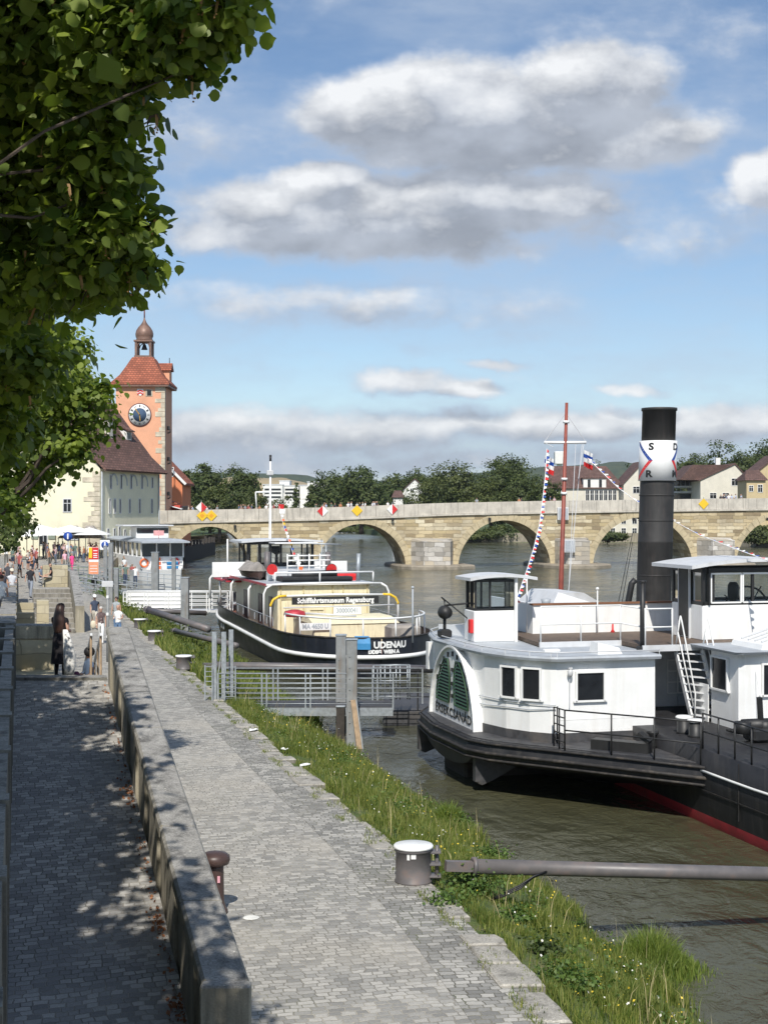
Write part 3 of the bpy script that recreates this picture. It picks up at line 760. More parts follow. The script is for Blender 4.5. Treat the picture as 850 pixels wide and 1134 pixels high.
# ================================================================== BUILDINGS
def window(parent, o, ax, z0, z1, w0, w1, nrm, frame=None, sill=True, muntins=True, name='window'):
    """window on a wall: o origin, ax unit vector along wall, nrm outward normal; w0..w1 along, z0..z1 up"""
    ax = Vector(ax); nrm = Vector(nrm); o = Vector(o); up = Vector((0,0,1))
    c = o+ax*((w0+w1)/2)+up*((z0+z1)/2)
    m = MB(); m.obox(c+nrm*.015, ax, nrm, up, (w1-w0)/2, .02, (z1-z0)/2)
    wn = m.build(name, M['darkwin'], parent)
    if frame:
        m = MB(); t = .09 if (H-o.y) < 0 or o.y > 100 else .09
        if not muntins and sill: t = .05
        for (ca, cz, ha, hz) in (((w0-t/2), (z0+z1)/2, t/2, (z1-z0)/2+t), ((w1+t/2), (z0+z1)/2, t/2, (z1-z0)/2+t), ((w0+w1)/2, z1+t/2, (w1-w0)/2, t/2), ((w0+w1)/2, z0-t/2, (w1-w0)/2+(.1 if sill else 0), t/2)):
            m.obox(o+ax*ca+up*cz+nrm*.03, ax, nrm, up, ha, .05, hz)
        if muntins:
            m.obox(c+nrm*.045, ax, nrm, up, .03, .012, (z1-z0)/2); m.obox(c+nrm*.046+up*((z1-z0)*.18), ax, nrm, up, (w1-w0)/2, .012, .03)
        m.build('window_frame', frame, wn)
    return wn

# --- salt store: gable to the camera, river face in shade
CX_, CY_ = -29.96, 150.0
SA = atan2(.24, -.97)      # local x runs along the gable (to the left), local y towards the camera side
salt = thing('salt_store', 'large old pale building with huge brown tiled roof and small slit windows on the quay', 'building', (CX_, CY_, 0))
e1 = Vector((.24,.97,0)).normalized(); e2 = Vector((-e1.y, e1.x, 0))      # e1 recedes, e2 to the left
LEN, GW, ZE, ZR, ZG = 16.0, 20.0, 11.9, 24.6, 1.0
def sp(a, b, z): return e1*a+e2*b+Vector((0,0,z))
mb = MB()
mb.add([sp(0,0,ZG),sp(0,GW,ZG),sp(0,GW,ZE),sp(0,GW/2,ZR),sp(0,0,ZE)],[(0,1,2,3,4)])
mb.add([sp(LEN,0,ZG),sp(LEN,GW,ZG),sp(LEN,GW,ZE),sp(LEN,GW/2,ZR),sp(LEN,0,ZE)],[(0,4,3,2,1)])
mb.quad(sp(0,GW,ZG),sp(LEN,GW,ZG),sp(LEN,GW,ZE),sp(0,GW,ZE))
mb.build('gable_wall', M['yellowwall'], salt, recalc=False)
mb = MB(); mb.quad(sp(0,0,ZG),sp(LEN,0,ZG),sp(LEN,0,ZE),sp(0,0,ZE)); mb.build('river_wall', M['riverwall'], salt, recalc=False)
def roofslab(m, a0, a1, b0, z0, b1, z1, th=.25):
    n = (sp(0,b1-b0,z1-z0).normalized()).cross(e1).normalized()
    if n.z < 0: n = -n
    q = [sp(a0,b0,z0),sp(a1,b0,z0),sp(a1,b1,z1),sp(a0,b1,z1)]
    m.add(q+[p+n*th for p in q],[(0,1,2,3),(4,5,6,7),(0,1,5,4),(1,2,6,5),(2,3,7,6),(3,0,4,7)])
mb = MB()
kz = (ZR-ZE)/(GW/2)
roofslab(mb, -.35, LEN+.3, 1.3, ZE+1.3*kz*.98, GW/2, ZR); roofslab(mb, -.35, LEN+.3, -.75, ZE-.25, 1.3, ZE+1.3*kz*.98)
roofslab(mb, -.35, LEN+.3, GW+.5, ZE-.4, GW/2, ZR)
roof = mb.build('roof', M['browntile'], salt)
def zroof(b): return ZE+b*kz
for a, b in ((3.0,3.9),(8.5,3.6),(13.2,2.6),(5.5,6.6)):
    m = MB(); zb = zroof(b)
    f = [sp(a-.7,b,zb+.2),sp(a+.7,b,zb+.2),sp(a+.7,b,zb+1.35),sp(a-.7,b,zb+1.35)]
    bk = [sp(a-.7,b+1.4,zb+1.75),sp(a+.7,b+1.4,zb+1.75)]
    m.quad(*f); m.tri(f[0],f[3],bk[0]+Vector((0,0,.1))); m.tri(f[1],f[2],bk[1]+Vector((0,0,.1)))
    d = m.build('dormer', M['whitewall'], roof, recalc=False)
    m = MB(); m.loft([[sp(a-.9,b-.35,zb+1.3),sp(a+.9,b-.35,zb+1.3),sp(a+.9,b+1.9,zb+2.5),sp(a-.9,b+1.9,zb+2.5)],[sp(a-.9,b-.35,zb+1.42),sp(a+.9,b-.35,zb+1.42),sp(a+.9,b+1.9,zb+2.62),sp(a-.9,b+1.9,zb+2.62)]]); o_ = m.build('dormer', M['browntile'], roof)
    m = MB(); m.obox(sp(a,b-.03,zb+.85), e1, e2, Vector((0,0,1)), .42, .03, .33); m.build('dormer_window', M['darkwin'], roof)
def chimney(a, b, ztop, hw=.6):
    m = MB(); m.obox(sp(a,b,(ztop+zroof(b)-.6)/2), e1, e2, Vector((0,0,1)), hw, hw*.8, (ztop-zroof(b)+.6)/2)
    m.build('chimney', M['creamwall'], roof); m = MB(); m.obox(sp(a,b,ztop+.12), e1, e2, Vector((0,0,1)), hw*1.15, hw*.95, .12); m.build('chimney_cap', M['copper'], roof)
q = Q(139,465,157.5); chimney(8.2, 3.0, q.z, .55)
q = Q(131.5,441,160); chimney(12.5, 6.2, q.z, .75)
def river_slit(px, y0, y1, w=.34):
    # along the river face
    t = (px-425)/FP; a = ((CX_)-t*CY_)/(t*e1.y-e1.x); Y = CY_+e1.y*a; z1 = H+(565-y0)*Y/FP; z0 = H+(565-y1)*Y/FP
    window(salt, sp(a,0,0), e1, z0, z1, -w/2, w/2, -e2, frame=M['greywhite'], sill=False, muntins=False)
    return a, z0, z1
for px in (122.5,134,145,157): river_slit(px, 526, 541)
river_slit(168.5, 529, 540, .3)
for px in (121.5,127,132.8,143.5,154.5,168): river_slit(px, 553, 568)
for px in (119.5,126.5): river_slit(px, 586, 598)
river_slit(132,584,596); river_slit(138,587,598); river_slit(145,588,596); river_slit(155,584,596); river_slit(167,584,596)
def blind_arch(px):
    t = (px-425)/FP; a = ((CX_)-t*CY_)/(t*e1.y-e1.x); m = MB()
    pts = [sp(a+.9*cos(pi*k/10)*1.0, -.03, 10.2+1.2*sin(pi*k/10)) for k in range(0, 8)]
    for p0, p1 in zip(pts, pts[1:]): m.bar(p0, p1, .14, .14)
    m.build('blind_arch', M['greyroof'], salt)
for px in (126,137,148,160): blind_arch(px)
# pipe, quoins, lantern
mb = MB(); mb.tube([sp(.18,-.12,ZG),sp(.18,-.12,ZE-.3)], .08); mb.build('downpipe', M['greyroof'], salt); mb = MB(); mb.tube([sp(LEN-.5,-.12,ZG),sp(LEN-.5,-.12,ZE-.3)], .08); mb.build('downpipe', M['greyroof'], salt)
mb = MB(); rs = random.Random(2); z = 1.6
while z < ZE-.5:
    h = rs.uniform(.4,.7); l = rs.uniform(.6,2.0); mb.obox(sp(-.03,l/2,z+h/2), e1, e2, Vector((0,0,1)), .035, l/2, h/2-.03); z += h
mb.build('quoin', M['quoin'], salt)
def gable_win(px, y0, y1, w, **k):
    t = (px-425)/FP; b = ((CX_)-t*CY_)/(t*e2.y-e2.x); Y = CY_+e2.y*b; z1 = H+(565-y0)*Y/FP; z0 = H+(565-y1)*Y/FP
    window(salt, sp(0,b,0), e2, z0, z1, -w/2, w/2, -e1, frame=M['greywhite'], **k); return b, z0, z1
gable_win(75, 553, 566.5, .85); gable_win(82.5, 586.5, 597, .9); b_, z0_, z1_ = gable_win(48.5, 585, 603, .85); gable_win(20, 553, 566.5, .85)
for k in (-1, 1):
    m = MB(); m.obox(sp(-.06,b_+k*1.0,(z0_+z1_)/2+.3), e2, e1, Vector((0,0,1)), .4, .05, (z1_-z0_)/2-.3); m.build('shutter', plain('green_grey_shutter', (.24,.28,.22)), salt)
def tiny_text(txt, px, py, Y, size, parent, nm, m, ax_, nr):
    v, f = text_geo(txt, size); mm = MB(); c = Q(px, py, Y)-parent.location if parent else Q(px,py,Y)
    mm.merge(v, f, lambda p: c+ax_*p.x+Vector((0,0,1))*p.y+nr*.03); return mm.build(nm, m, parent, recalc=False)

# --- bridge tower
TY = 182.0; tx0 = Q(128.5,0,TY).x; tx1 = Q(182.5,0,TY).x; TW = tx1-tx0
tower = thing('bridge_tower', 'tall salmon coloured gate tower with big clock, red hipped roof and onion lantern', 'tower', ((tx0+tx1)/2, TY, 0))
zE = Q(0,424,TY).z; hw = TW/2
mb = MB(); mb.box(-hw, hw, 0, TW, .5, zE); mb.build('tower_wall', M['towerwall'], tower)
mb = MB(); rs = random.Random(9); z = 1.0
while z < zE-.4:
    h = rs.uniform(.45,.8); l = rs.uniform(.35,1.25); mb.box(hw-l, hw+.04, -.05, .6, z, z+h-.04); z += h
mb.build('quoin', M['quoin'], tower)
mb = MB()
prof = [(hw+.62,-.25),(hw+.6,.0),(hw*.88,1.05),(hw*.66,2.2),(hw*.46,3.35),(hw*.42,3.5)]
mb.loft([[(-r,TW/2-r,zE+z),(r,TW/2-r,zE+z),(r,TW/2+r,zE+z),(-r,TW/2+r,zE+z)] for r, z in prof])
troof = mb.build('roof', M['redtile'], tower)
mb = MB(); r = hw+.55; mb.box(-r,r,TW/2-r,TW/2+r,zE-.5,zE-.27); mb.build('eaves_cornice', M['copper'], tower)
# lantern
zl = zE+3.45; cy = TW/2
mb = MB(); mb.box(-1.15,1.15,cy-1.15,cy+1.15,zl,zl+.3); lant = mb.build('lantern', M['copper'], tower)
for sx in (-1,1):
    for sy in (-1,1):
        m = MB(); m.bbox(sx*.93-.15,sx*.93+.15,cy+sy*.93-.15,cy+sy*.93+.15,zl+.3,zl+2.1,.03); m.build('lantern_post', M['copper'], lant)
m = MB()
for sy in (-1,1):
    for k in range(8):
        a0, a1 = pi*k/8, pi*(k+1)/8
        m.bar((.78*cos(a0),cy+sy*.93,zl+1.45+.65*sin(a0)),(.78*cos(a1),cy+sy*.93,zl+1.45+.65*sin(a1)),.16,.1)
        m.bar((sy*.93,cy+.78*cos(a0),zl+1.45+.65*sin(a0)),(sy*.93,cy+.78*cos(a1),zl+1.45+.65*sin(a1)),.16,.1)
m.box(-1.2,1.2,cy-1.2,cy+1.2,zl+2.1,zl+2.32); m.build('lantern_arches', M['copper'], lant)
m = MB(); m.lathe((0,cy,zl+1.15),[(.42,0),(.36,.15),(.26,.4),(.2,.65),(.08,.75)],14); m.build('bell', M['ironblack'], lant)
mb = MB(); mb.lathe((0,cy,zl+2.32),[(1.05,0),(1.12,.1),(1.02,.25),(1.15,.55),(1.18,.9),(1.08,1.3),(.8,1.75),(.48,2.1),(.25,2.45),(.12,2.8),(.09,3.0)],16)
mb.build('onion_dome', M['copper'], lant)
mb = MB(); mb.tube([(0,cy,zl+5.2),(0,cy,zl+7.0)],.09,8); mb.sphere((0,cy,zl+6.5),.16); mb.box(-.25,.25,cy-.04,cy+.04,zl+6.85,zl+7.0); mb.build('finial', plain('finial_red', (.22,.07,.06)), lant)
# roof house
mb = MB(); mb.box(.4,hw+.05,cy+.6,cy+2.6,zE+.3,zE+2.0); mb.build('dormer', M['towerwall'], troof)
mb = MB(); mb.loft([[(-.2,cy+.3,zE+1.95),(hw+.3,cy+.3,zE+1.95),(hw+.3,cy+2.9,zE+1.95),(-.2,cy+2.9,zE+1.95)],[(-.2,cy+1.5,zE+3.0),(hw+.3,cy+1.5,zE+3.0),(hw+.3,cy+1.7,zE+3.0),(-.2,cy+1.7,zE+3.0)]]); mb.build('dormer_roof', M['redtile'], troof)
mb = MB(); mb.tube([(hw-.1,cy+1.6,zE+2.9),(hw-.1,cy+1.6,zE+3.7)],.05); mb.build('dormer_spike', M['ironblack'], troof)
# clock
cq = Q(155,459.5,TY)-tower.location; cr = 12.3*TY/FP
mb = MB(); mb.lathe((0,0,0),[(cr*1.06,0),(cr*1.06,.07),(cr*1.0,.09)],40); 
def face_on(o): o.rotation_euler = (R(90),0,0); return o
clock = mb.build('clock_face', plain('clock_rim', (.12,.05,.05)), tower); clock.location = (cq.x,-.02,cq.z); face_on(clock)
mb = MB(); mb.lathe((0,0,.1),[(cr*.97,0),(cr*.97,.02)],40); mb.build('clock_ring', M['white_clean'], clock)
mb = MB(); mb.lathe((0,0,.125),[(cr*.62,0),(cr*.62,.02)],32); mb.build('clock_disc', plain('clock_blue', (.05,.09,.16)), clock)
mb = MB()
for k in range(12):
    a = 2*pi*k/12; d = Vector((sin(a),cos(a),0)); s_ = Vector((cos(a),-sin(a),0))
    for off in ((-.09,.09) if k % 2 else (-.06,.0,.09)):
        mb.obox(d*cr*.8+s_*off+Vector((0,0,.13)), d, s_, Vector((0,0,1)), cr*.11, .028, .012)
mb.build('clock_numerals', M['ironblack'], clock)
mb = MB()
for a, L in ((R(325),.72),(R(175),.55)):
    d = Vector((sin(a),cos(a),0)); s_ = Vector((cos(a),-sin(a),0)); mb.obox(d*cr*L*.42+Vector((0,0,.17)), d, s_, Vector((0,0,1)), cr*L*.55, .06, .015)
mb.build('clock_hands', M['gold'], clock)
# shield with chevrons and the little window
cq = Q(155.5,434.5,TY)-tower.location
mb = MB(); mb.add([(cq.x-.4,-.06,cq.z+.45),(cq.x+.4,-.06,cq.z+.45),(cq.x+.4,-.06,cq.z-.1),(cq.x,-.06,cq.z-.5),(cq.x-.4,-.06,cq.z-.1)],[(0,1,2,3,4)]); mb.build('shield', M['white_clean'], tower)
mb = MB()
for dz_ in (.16,-.14):
    for k in (-1,1): mb.bar((cq.x,-.09,cq.z+dz_+.12),(cq.x+k*.36,-.09,cq.z+dz_-.10),.15,.03,up=(0,1,0))
mb.build('shield_chevrons', M['redbright'], tower)
cq = Q(165.5,435,TY)-tower.location; mb = MB(); mb.box(cq.x-.48,cq.x+.42,-.05,.02,cq.z-.45,cq.z+.42); mb.build('window_surround', M['quoin'], tower)
window(tower, (cq.x,-.07,cq.z), (1,0,0), -.33,.33,-.26,.26,(0,-1,0)); 
for z in (9,13.5,17.5):
    m = MB(); m.tube([(hw+.05,2.2,z),(hw+.35,2.2,z+.1),(hw+.35,2.2,z+.5)],.09); m.bbox(hw+.02,hw+.3,1.9,2.5,z+.4,z+.9,.05); m.build('wall_bracket', M['ironblack'], tower)

# --- orange gabled house right of the tower
OY = 205.0; g0 = Q(181,0,OY).x; g1 = Q(202,0,OY).x
oh = thing('orange_house', 'orange gabled house with white verge beside the right edge of the clock tower', 'house', (g0-3, OY, 0))
gw = g1-g0+3; ze = Q(0,535,OY).z; zr = Q(0,509,OY).z+.6
mb = MB(); mb.loft([[(-4,0,1),(gw,0,1),(gw,0,ze),(2.0,0,zr),(-4,0,ze)],[(-4,9,1),(gw,9,1),(gw,9,ze),(2.0,9,zr),(-4,9,ze)]]); mb.build('house_wall', M['orangewall'], oh)
mb = MB()
for (a, b) in (((2.0,zr),(gw+.5,ze-.35)),((2.0,zr),(-4.5,ze-.35))):
    mb.loft([[(a[0],-.35,a[1]+.02),(b[0],-.35,b[1]+.02),(b[0],-.35,b[1]+.35),(a[0],-.35,a[1]+.4)],[(a[0],9.3,a[1]+.02),(b[0],9.3,b[1]+.02),(b[0],9.3,b[1]+.35),(a[0],9.3,a[1]+.4)]])
mb.build('roof', M['redtile'], oh)
mb = MB(); mb.bar((2.0,-.42,zr+.2),(gw+.55,-.42,ze-.18),.35,.12,up=(0,1,0)); mb.bar((2.0,-.42,zr+.2),(-4.5,-.42,ze-.18),.35,.12,up=(0,1,0)); mb.build('verge_board', M['white_clean'], oh)
for px, py in ((183.5,523),(189,522.5),(183,539)):
    q = Q(px,py,OY)-oh.location; window(oh, (q.x,0,q.z), (1,0,0), -.6,.6,-.4,.4,(0,-1,0), frame=M['white_clean'])
# kiosk roofs on the bridge head
kq = Q(181,556,188)
ks = thing('bridge_kiosk', 'small red booth with white awning at the left end of the bridge', 'kiosk', (kq.x, kq.y, H+(565-566)*188/FP-.5))
mb = MB(); mb.bbox(0,2.2,0,2.4,-1.2,1.3,.04); mb.build('booth_wall', plain('booth_red', (.42,.06,.04)), ks)
mb = MB(); mb.loft([[(-.3,-1.2,1.5),(2.6,-1.2,.7),(2.6,3,.7),(-.3,3,1.5)],[(-.3,-1.2,1.6),(2.6,-1.2,.8),(2.6,3,.8),(-.3,3,1.6)]]); mb.build('awning', M['white_clean'], ks)
mb = MB(); mb.loft([[(-.5,0,2.2),(1.8,0,1.4),(1.8,3,1.4),(-.5,3,2.2)],[(-.5,0,2.35),(1.8,0,1.55),(1.8,3,1.55),(-.5,3,2.35)]]); mb.build('booth_roof', M['redtile'], ks)
mb = MB(); mb.bbox(2.4,3.2,.2,1.2,-.9,1.2,.1); mb.build('drinks_cabinet', M['ironblack'], ks)

# --- timber quay pier behind the first arch
pr = thing('timber_quay', 'old dark timber-sided mole jutting along the river behind the leftmost arch', 'mole', (-33,0,0))
mb = MB(); poly = [(-5,193),(4.1,205),(4.3,240),(2,247),(-2,249),(-6,240)]
mb.prism(poly, -1, 2.0); mb.build('mole_top', plain('gravel_fill', (.26,.24,.20), .95), pr)
mb = MB()
rs = random.Random(4)
for (a, b) in zip(poly, poly[1:]):
    n_ = int(max(2, sqrt((a[0]-b[0])**2+(a[1]-b[1])**2)/.6))
    for i in range(n_):
        t = i/n_; x = a[0]+(b[0]-a[0])*t; y = a[1]+(b[1]-a[1])*t; hgt = 2.15+(.8 if i % 6 == 0 else rs.uniform(-.1,.15))
        mb.box(x-.18, x+.2, y-.25, y+.25, -1, hgt)
mb.build('timber_piles', M['darkpile'], pr)

# --- white flats far behind
def flats():
    Y = 600.0; k = Y/FP
    t = thing('white_apartment_block', 'white flat-roofed apartment block far behind the trees left of centre', 'building', (Q(290,0,Y).x, Y, 0))
    f = lambda px: Q(px,0,Y).x-t.location.x
    z = lambda py: H+(565-py)*k
    blocks = [(291,313,537,0),(311,330,538,3),(331,345,537.5,6),(340,362,534,2),(308,319,532.5,8)]
    for i, (a, b, ty, dy) in enumerate(blocks):
        m = MB(); m.box(f(a),f(b),dy,dy+14,1,z(ty)); m.build('wall', M['whitewall'], t)
        m = MB(); m.box(f(a)-.2,f(b)+.2,dy-.2,dy+14.2,z(ty),z(ty)+.35); m.build('roof', M['greywhite'], t)
    for (a, b, dy) in ((293,311,0),(315,328,3)):
        for y in (541,545,549.5):
            m = MB(); m.box(f(a),f(b),dy-.25,dy-.02,z(y+1.6),z(y)); m.build('window_band', M['darkwin'], t)
    m = MB(); m.box(f(348),f(357),1.5,1.95,z(552),z(541)); m.build('red_panel', plain('red_brick_panel', (.3,.12,.09)), t)
    for x in (346,352,358): 
        m = MB(); m.box(f(x)-.6,f(x)+.6,1.3,1.48,z(546),z(543)); m.build('window', M['darkwin'], t)
flats()
def house(name, label, px0, px1, Y, eave, ridge, ground=1.4, depth=10, wall='creamwall', roofm='darkredtile', gable=False, wins=(), overhang=.5, rx=None, lucarnes=()):
    k = Y/FP; x0 = Q(px0,0,Y).x; x1 = Q(px1,0,Y).x; W_ = x1-x0
    t = thing(name, label, 'house', (x0, Y, 0)); ze = H+(565-eave)*k; zr = H+(565-ridge)*k
    mb = MB()
    if gable:
        xr = W_/2 if rx is None else Q(rx,0,Y).x-x0
        mb.loft([[(0,0,ground),(W_,0,ground),(W_,0,ze),(xr,0,zr),(0,0,ze)],[(0,depth,ground),(W_,depth,ground),(W_,depth,ze),(xr,depth,zr),(0,depth,ze)]])
        mb.build('wall', M[wall], t); mb = MB(); s1 = (zr-ze)/xr; s2 = (zr-ze)/max(.2, W_-xr)
        for (bx, sl) in ((-overhang, s1),)+(((W_+overhang, s2),) if W_-xr > .3 else ()):
            bz = ze-overhang*sl
            mb.loft([[(xr,-.3,zr+.05),(bx,-.3,bz+.05),(bx,-.3,bz+.32),(xr,-.3,zr+.36)],[(xr,depth+.3,zr+.05),(bx,depth+.3,bz+.05),(bx,depth+.3,bz+.32),(xr,depth+.3,zr+.36)]])
    else:
        mb.box(0,W_,0,depth,ground,ze); mb.build('wall', M[wall], t); mb = MB(); o = overhang; h = min(W_*.16, 4)
        mb.loft([[(-o,-o,ze),(W_+o,-o,ze),(W_+o,depth+o,ze),(-o,depth+o,ze)],[(h,depth/2-.1,zr),(W_-h,depth/2-.1,zr),(W_-h,depth/2+.1,zr),(h,depth/2+.1,zr)]])
    rf = mb.build('roof', M[roofm], t)
    for (wx, y0, y1, w_) in wins:
        xc = Q(wx,0,Y).x-x0; window(t, (xc,0,0), (1,0,0), H+(565-y1)*k, H+(565-y0)*k, -w_/2, w_/2, (0,-1,0), frame=M['white_clean'])
    for (lx, y0, y1, w_) in lucarnes:
        xc = Q(lx,0,Y).x-x0; z1 = H+(565-y0)*k; z0 = H+(565-y1)*k; m = MB(); m.box(xc-w_/2,xc+w_/2,-.1,3.5,z0,z1); d = m.build('dormer', M['whitewall'], rf)
        m = MB(); m.box(xc-w_/2-.3,xc+w_/2+.3,-.35,4,z1,z1+.25); m.build('dormer_roof', M['darkredtile'], d)
        for s_ in (-.25,.25): 
            m = MB(); m.box(xc+s_*w_-.35,xc+s_*w_+.35,-.14,-.11,z0+.3,z1-.25); m.build('window', M['darkwin'], d)
    return t, x0
rw = [(x, 543, 556, .8) for x in (607,613,619,650,655,660,665,670,675,680)]
h1, x0_ = house('riverside_house', 'long cream house with steep dark red roof directly behind the red mast', 603, 690, 345, 541, 515, wins=rw+[(700,540,548,1.2)], lucarnes=[(658,530,541,5.5)], depth=16)
house('riverside_house', 'cream gable-fronted house tucked just left of the black funnel', 690, 712, 340, 536, 512, gable=True, rx=712, wins=[(704,539,546,1.5)], depth=14, wall='creamwall')
house('riverside_house', 'low cream wing of the riverside terrace seen through the arch left of the funnel', 668, 725, 336, 570, 560, ground=1, wins=[(x,572,580,1.0) for x in (678,690,702,714)]+[(x,585,594,1.0) for x in (678,690,702)], depth=6)
# modern glazed wing right of the funnel
t = thing('glazed_pavilion', 'modern grey pavilion with glass terraces right of the black funnel', 'building', (Q(742,0,330).x, 330, 0))
w_ = Q(775,0,330).x-t.location.x; zf = lambda py: H+(565-py)*330/FP
mb = MB(); mb.box(0,w_,0,12,1.4,zf(546)); mb.build('wall', plain('pavilion_grey', (.35,.36,.37)), t)
for y in (529,540,546): 
    mb = MB(); mb.box(-.6,w_+.6,-1.2,12,zf(y),zf(y)+.4); mb.build('floor_slab', M['greywhite'], t)
mb = MB(); mb.box(.4,w_-.4,.5,.7,zf(540),zf(530)); mb.build('glazing', M['glass'], t)
mb = MB(); mb.box(.4,w_-.4,-.06,-.02,zf(553),zf(547)); mb.build('glazing', M['glass'], t)
mb = MB()
for i in range(7): mb.box(.4+i*(w_-.8)/6-.07,.4+i*(w_-.8)/6+.07,.3,.45,zf(546),zf(530))
mb.build('mullions', M['steel'], t)
mb = MB(); mb.loft([[(1,3,zf(529)+.3),(w_+4,3,zf(529)+.3),(w_+4,12,zf(529)+.3),(1,12,zf(529)+.3)],[(3,7,zf(520)),(w_+4,7,zf(520)),(w_+4,7.5,zf(520)),(3,7.5,zf(520))]]); mb.build('roof', M['darkredtile'], t)
house('gabled_house', 'cream gabled house with brown-red roof and one small gable window right of the funnel', 775, 829, 320, 532, 514.5, gable=True, rx=813, wins=[(813,530,537.5,1.4),(789,546,552,1.4),(803,546,552,1.4)], depth=14)
t = bpy.data.objects['gabled_house']
mb = MB(); k_ = 320/FP; xx = Q(753,0,320).x-t.location.x; xr = Q(813,0,320).x-t.location.x
mb.loft([[(xr,1,H+50.5*k_),(xx+3,1,H+50.5*k_),(xx,1,H+34*k_),(xr-6,1,H+33*k_)],[(xr,12,H+50.5*k_),(xx+3,12,H+50.5*k_),(xx,12,H+34*k_),(xr-6,12,H+33*k_)]]); mb.build('roof', M['darkredtile'], t)
mb = MB(); q = Q(798,508,321)-t.location; mb.box(q.x-.5,q.x+.5,4,5,q.z-3,q.z+.3); mb.build('chimney', M['whitewall'], t)
house('ochre_house', 'ochre house with hipped roof at the right edge above the bridge', 829, 880, 300, 530, 505, wall='tanwall', gable=True, rx=860, wins=[(834,538,545,1),(842,538,545,1.1),(856,530,540,1.2)], depth=10)
house('ochre_house', 'small brown-roofed ochre turret house at the right edge', 826, 847, 296, 532, 520, wall='tanwall', wins=[(831,538,544,.8),(841,537,545,.9)], depth=6)
house('white_gabled_house', 'small white gabled house with red roof among the trees beyond the second arch', 446, 473, 420, 543, 531, gable=True, rx=459, wall='whitewall', depth=14, wins=[(456,541,545,1)])
house('red_roofed_house', 'low red-roofed house half hidden left of the small white gabled house', 435, 446, 400, 551, 543, depth=8, wall='whitewall')
# water tower on the hill
wt = thing('water_tower', 'pale square water tower far off on the wooded hill left of the red mast', 'tower', (Q(619.5,0,900).x, 900, 0))
zf2 = lambda py: H+(565-py)*900/FP
mb = MB(); mb.bbox(-1.6,1.6,0,3.2,20,zf2(508),.1); mb.build('tower_shaft', M['whitewall'], wt)
mb = MB(); mb.bbox(-3.3,3.3,-1.7,5,zf2(514),zf2(500),.3); mb.build('tank', M['whitewall'], wt)

# quay walls on the right side behind the arches
qw = thing('quay_wall', 'low grey stone quay wall along the far bank behind the right arches', 'wall', (0,0,0))
mb = MB()
for a, b in zip(fb[3:], fb[4:]): mb.bar((a[0],a[1]-1.0,1.0),(b[0],b[1]-1.0,1.0),.6,2.4)
mb.build('wall_body', M['wallstone'], qw)
# ================================================================== LEAVES AND TREES
LEAF_NEAR = np.array([(0,-.5,0),(.28,-.42,.05),(.46,-.1,.08),(.36,.22,.06),(.12,.42,.02),(0,.62,-.03),(-.12,.42,.02),(-.36,.22,.06),(-.46,-.1,.08),(-.28,-.42,.05)])
LEAF_FAR = np.array([(0,-.55,0),(.42,0,.08),(0,.55,0),(-.42,0,.08)])
def leaves(name, pts, size, m, parent=None, shape='far', out=None, jitter=.35, tint=None, droop=0.0):
    pts = np.asarray(pts, dtype=float); n = len(pts)
    base = LEAF_NEAR if shape == 'near' else LEAF_FAR; k = len(base)
    nr = rng.normal(size=(n,3)); nr[:,2] = np.abs(nr[:,2])+.35
    if out is not None: nr = nr*.8+out*1.0
    nr /= np.linalg.norm(nr, axis=1)[:,None]
    ref = rng.normal(size=(n,3)); ref[:,2] -= droop
    t1 = ref-nr*(ref*nr).sum(1)[:,None]; t1 /= np.linalg.norm(t1, axis=1)[:,None]
    t2 = np.cross(nr, t1)
    sz = size*(1+rng.uniform(-jitter, jitter, n))
    V = pts[:,None,:] + sz[:,None,None]*(base[None,:,0,None]*t2[:,None,:]+base[None,:,1,None]*t1[:,None,:]+base[None,:,2,None]*nr[:,None,:])
    me = bpy.data.meshes.new(name)
    me.vertices.add(n*k); me.vertices.foreach_set('co', V.reshape(-1))
    me.loops.add(n*k); me.loops.foreach_set('vertex_index', np.arange(n*k, dtype=np.int32))
    me.polygons.add(n); me.polygons.foreach_set('loop_start', np.arange(0, n*k, k, dtype=np.int32))
    me.update(calc_edges=True)
    at = me.attributes.new('tint', 'FLOAT', 'POINT')
    tv = rng.uniform(0,1,n) if tint is None else np.clip(np.asarray(tint)+rng.uniform(-.25,.25,n),0,1)
    at.data.foreach_set('value', np.repeat(tv, k))
    me.materials.append(m)
    o = bpy.data.objects.new(name, me); COL.objects.link(o)
    if parent: o.parent = parent
    return o

def limb(m, a, b, r0, r1, seg=7, wob=.08, n=6):
    a, b = Vector(a), Vector(b); L = (b-a).length; pts = []; rr = []
    for i in range(n+1):
        t = i/n; p = a.lerp(b, t)
        if 0 < i < n: p += Vector((random.uniform(-1,1), random.uniform(-1,1), random.uniform(-.5,.5)))*wob*L*.5
        pts.append(p); rr.append(r0+(r1-r0)*t)
    m.tube(pts, rr, seg)
    return pts

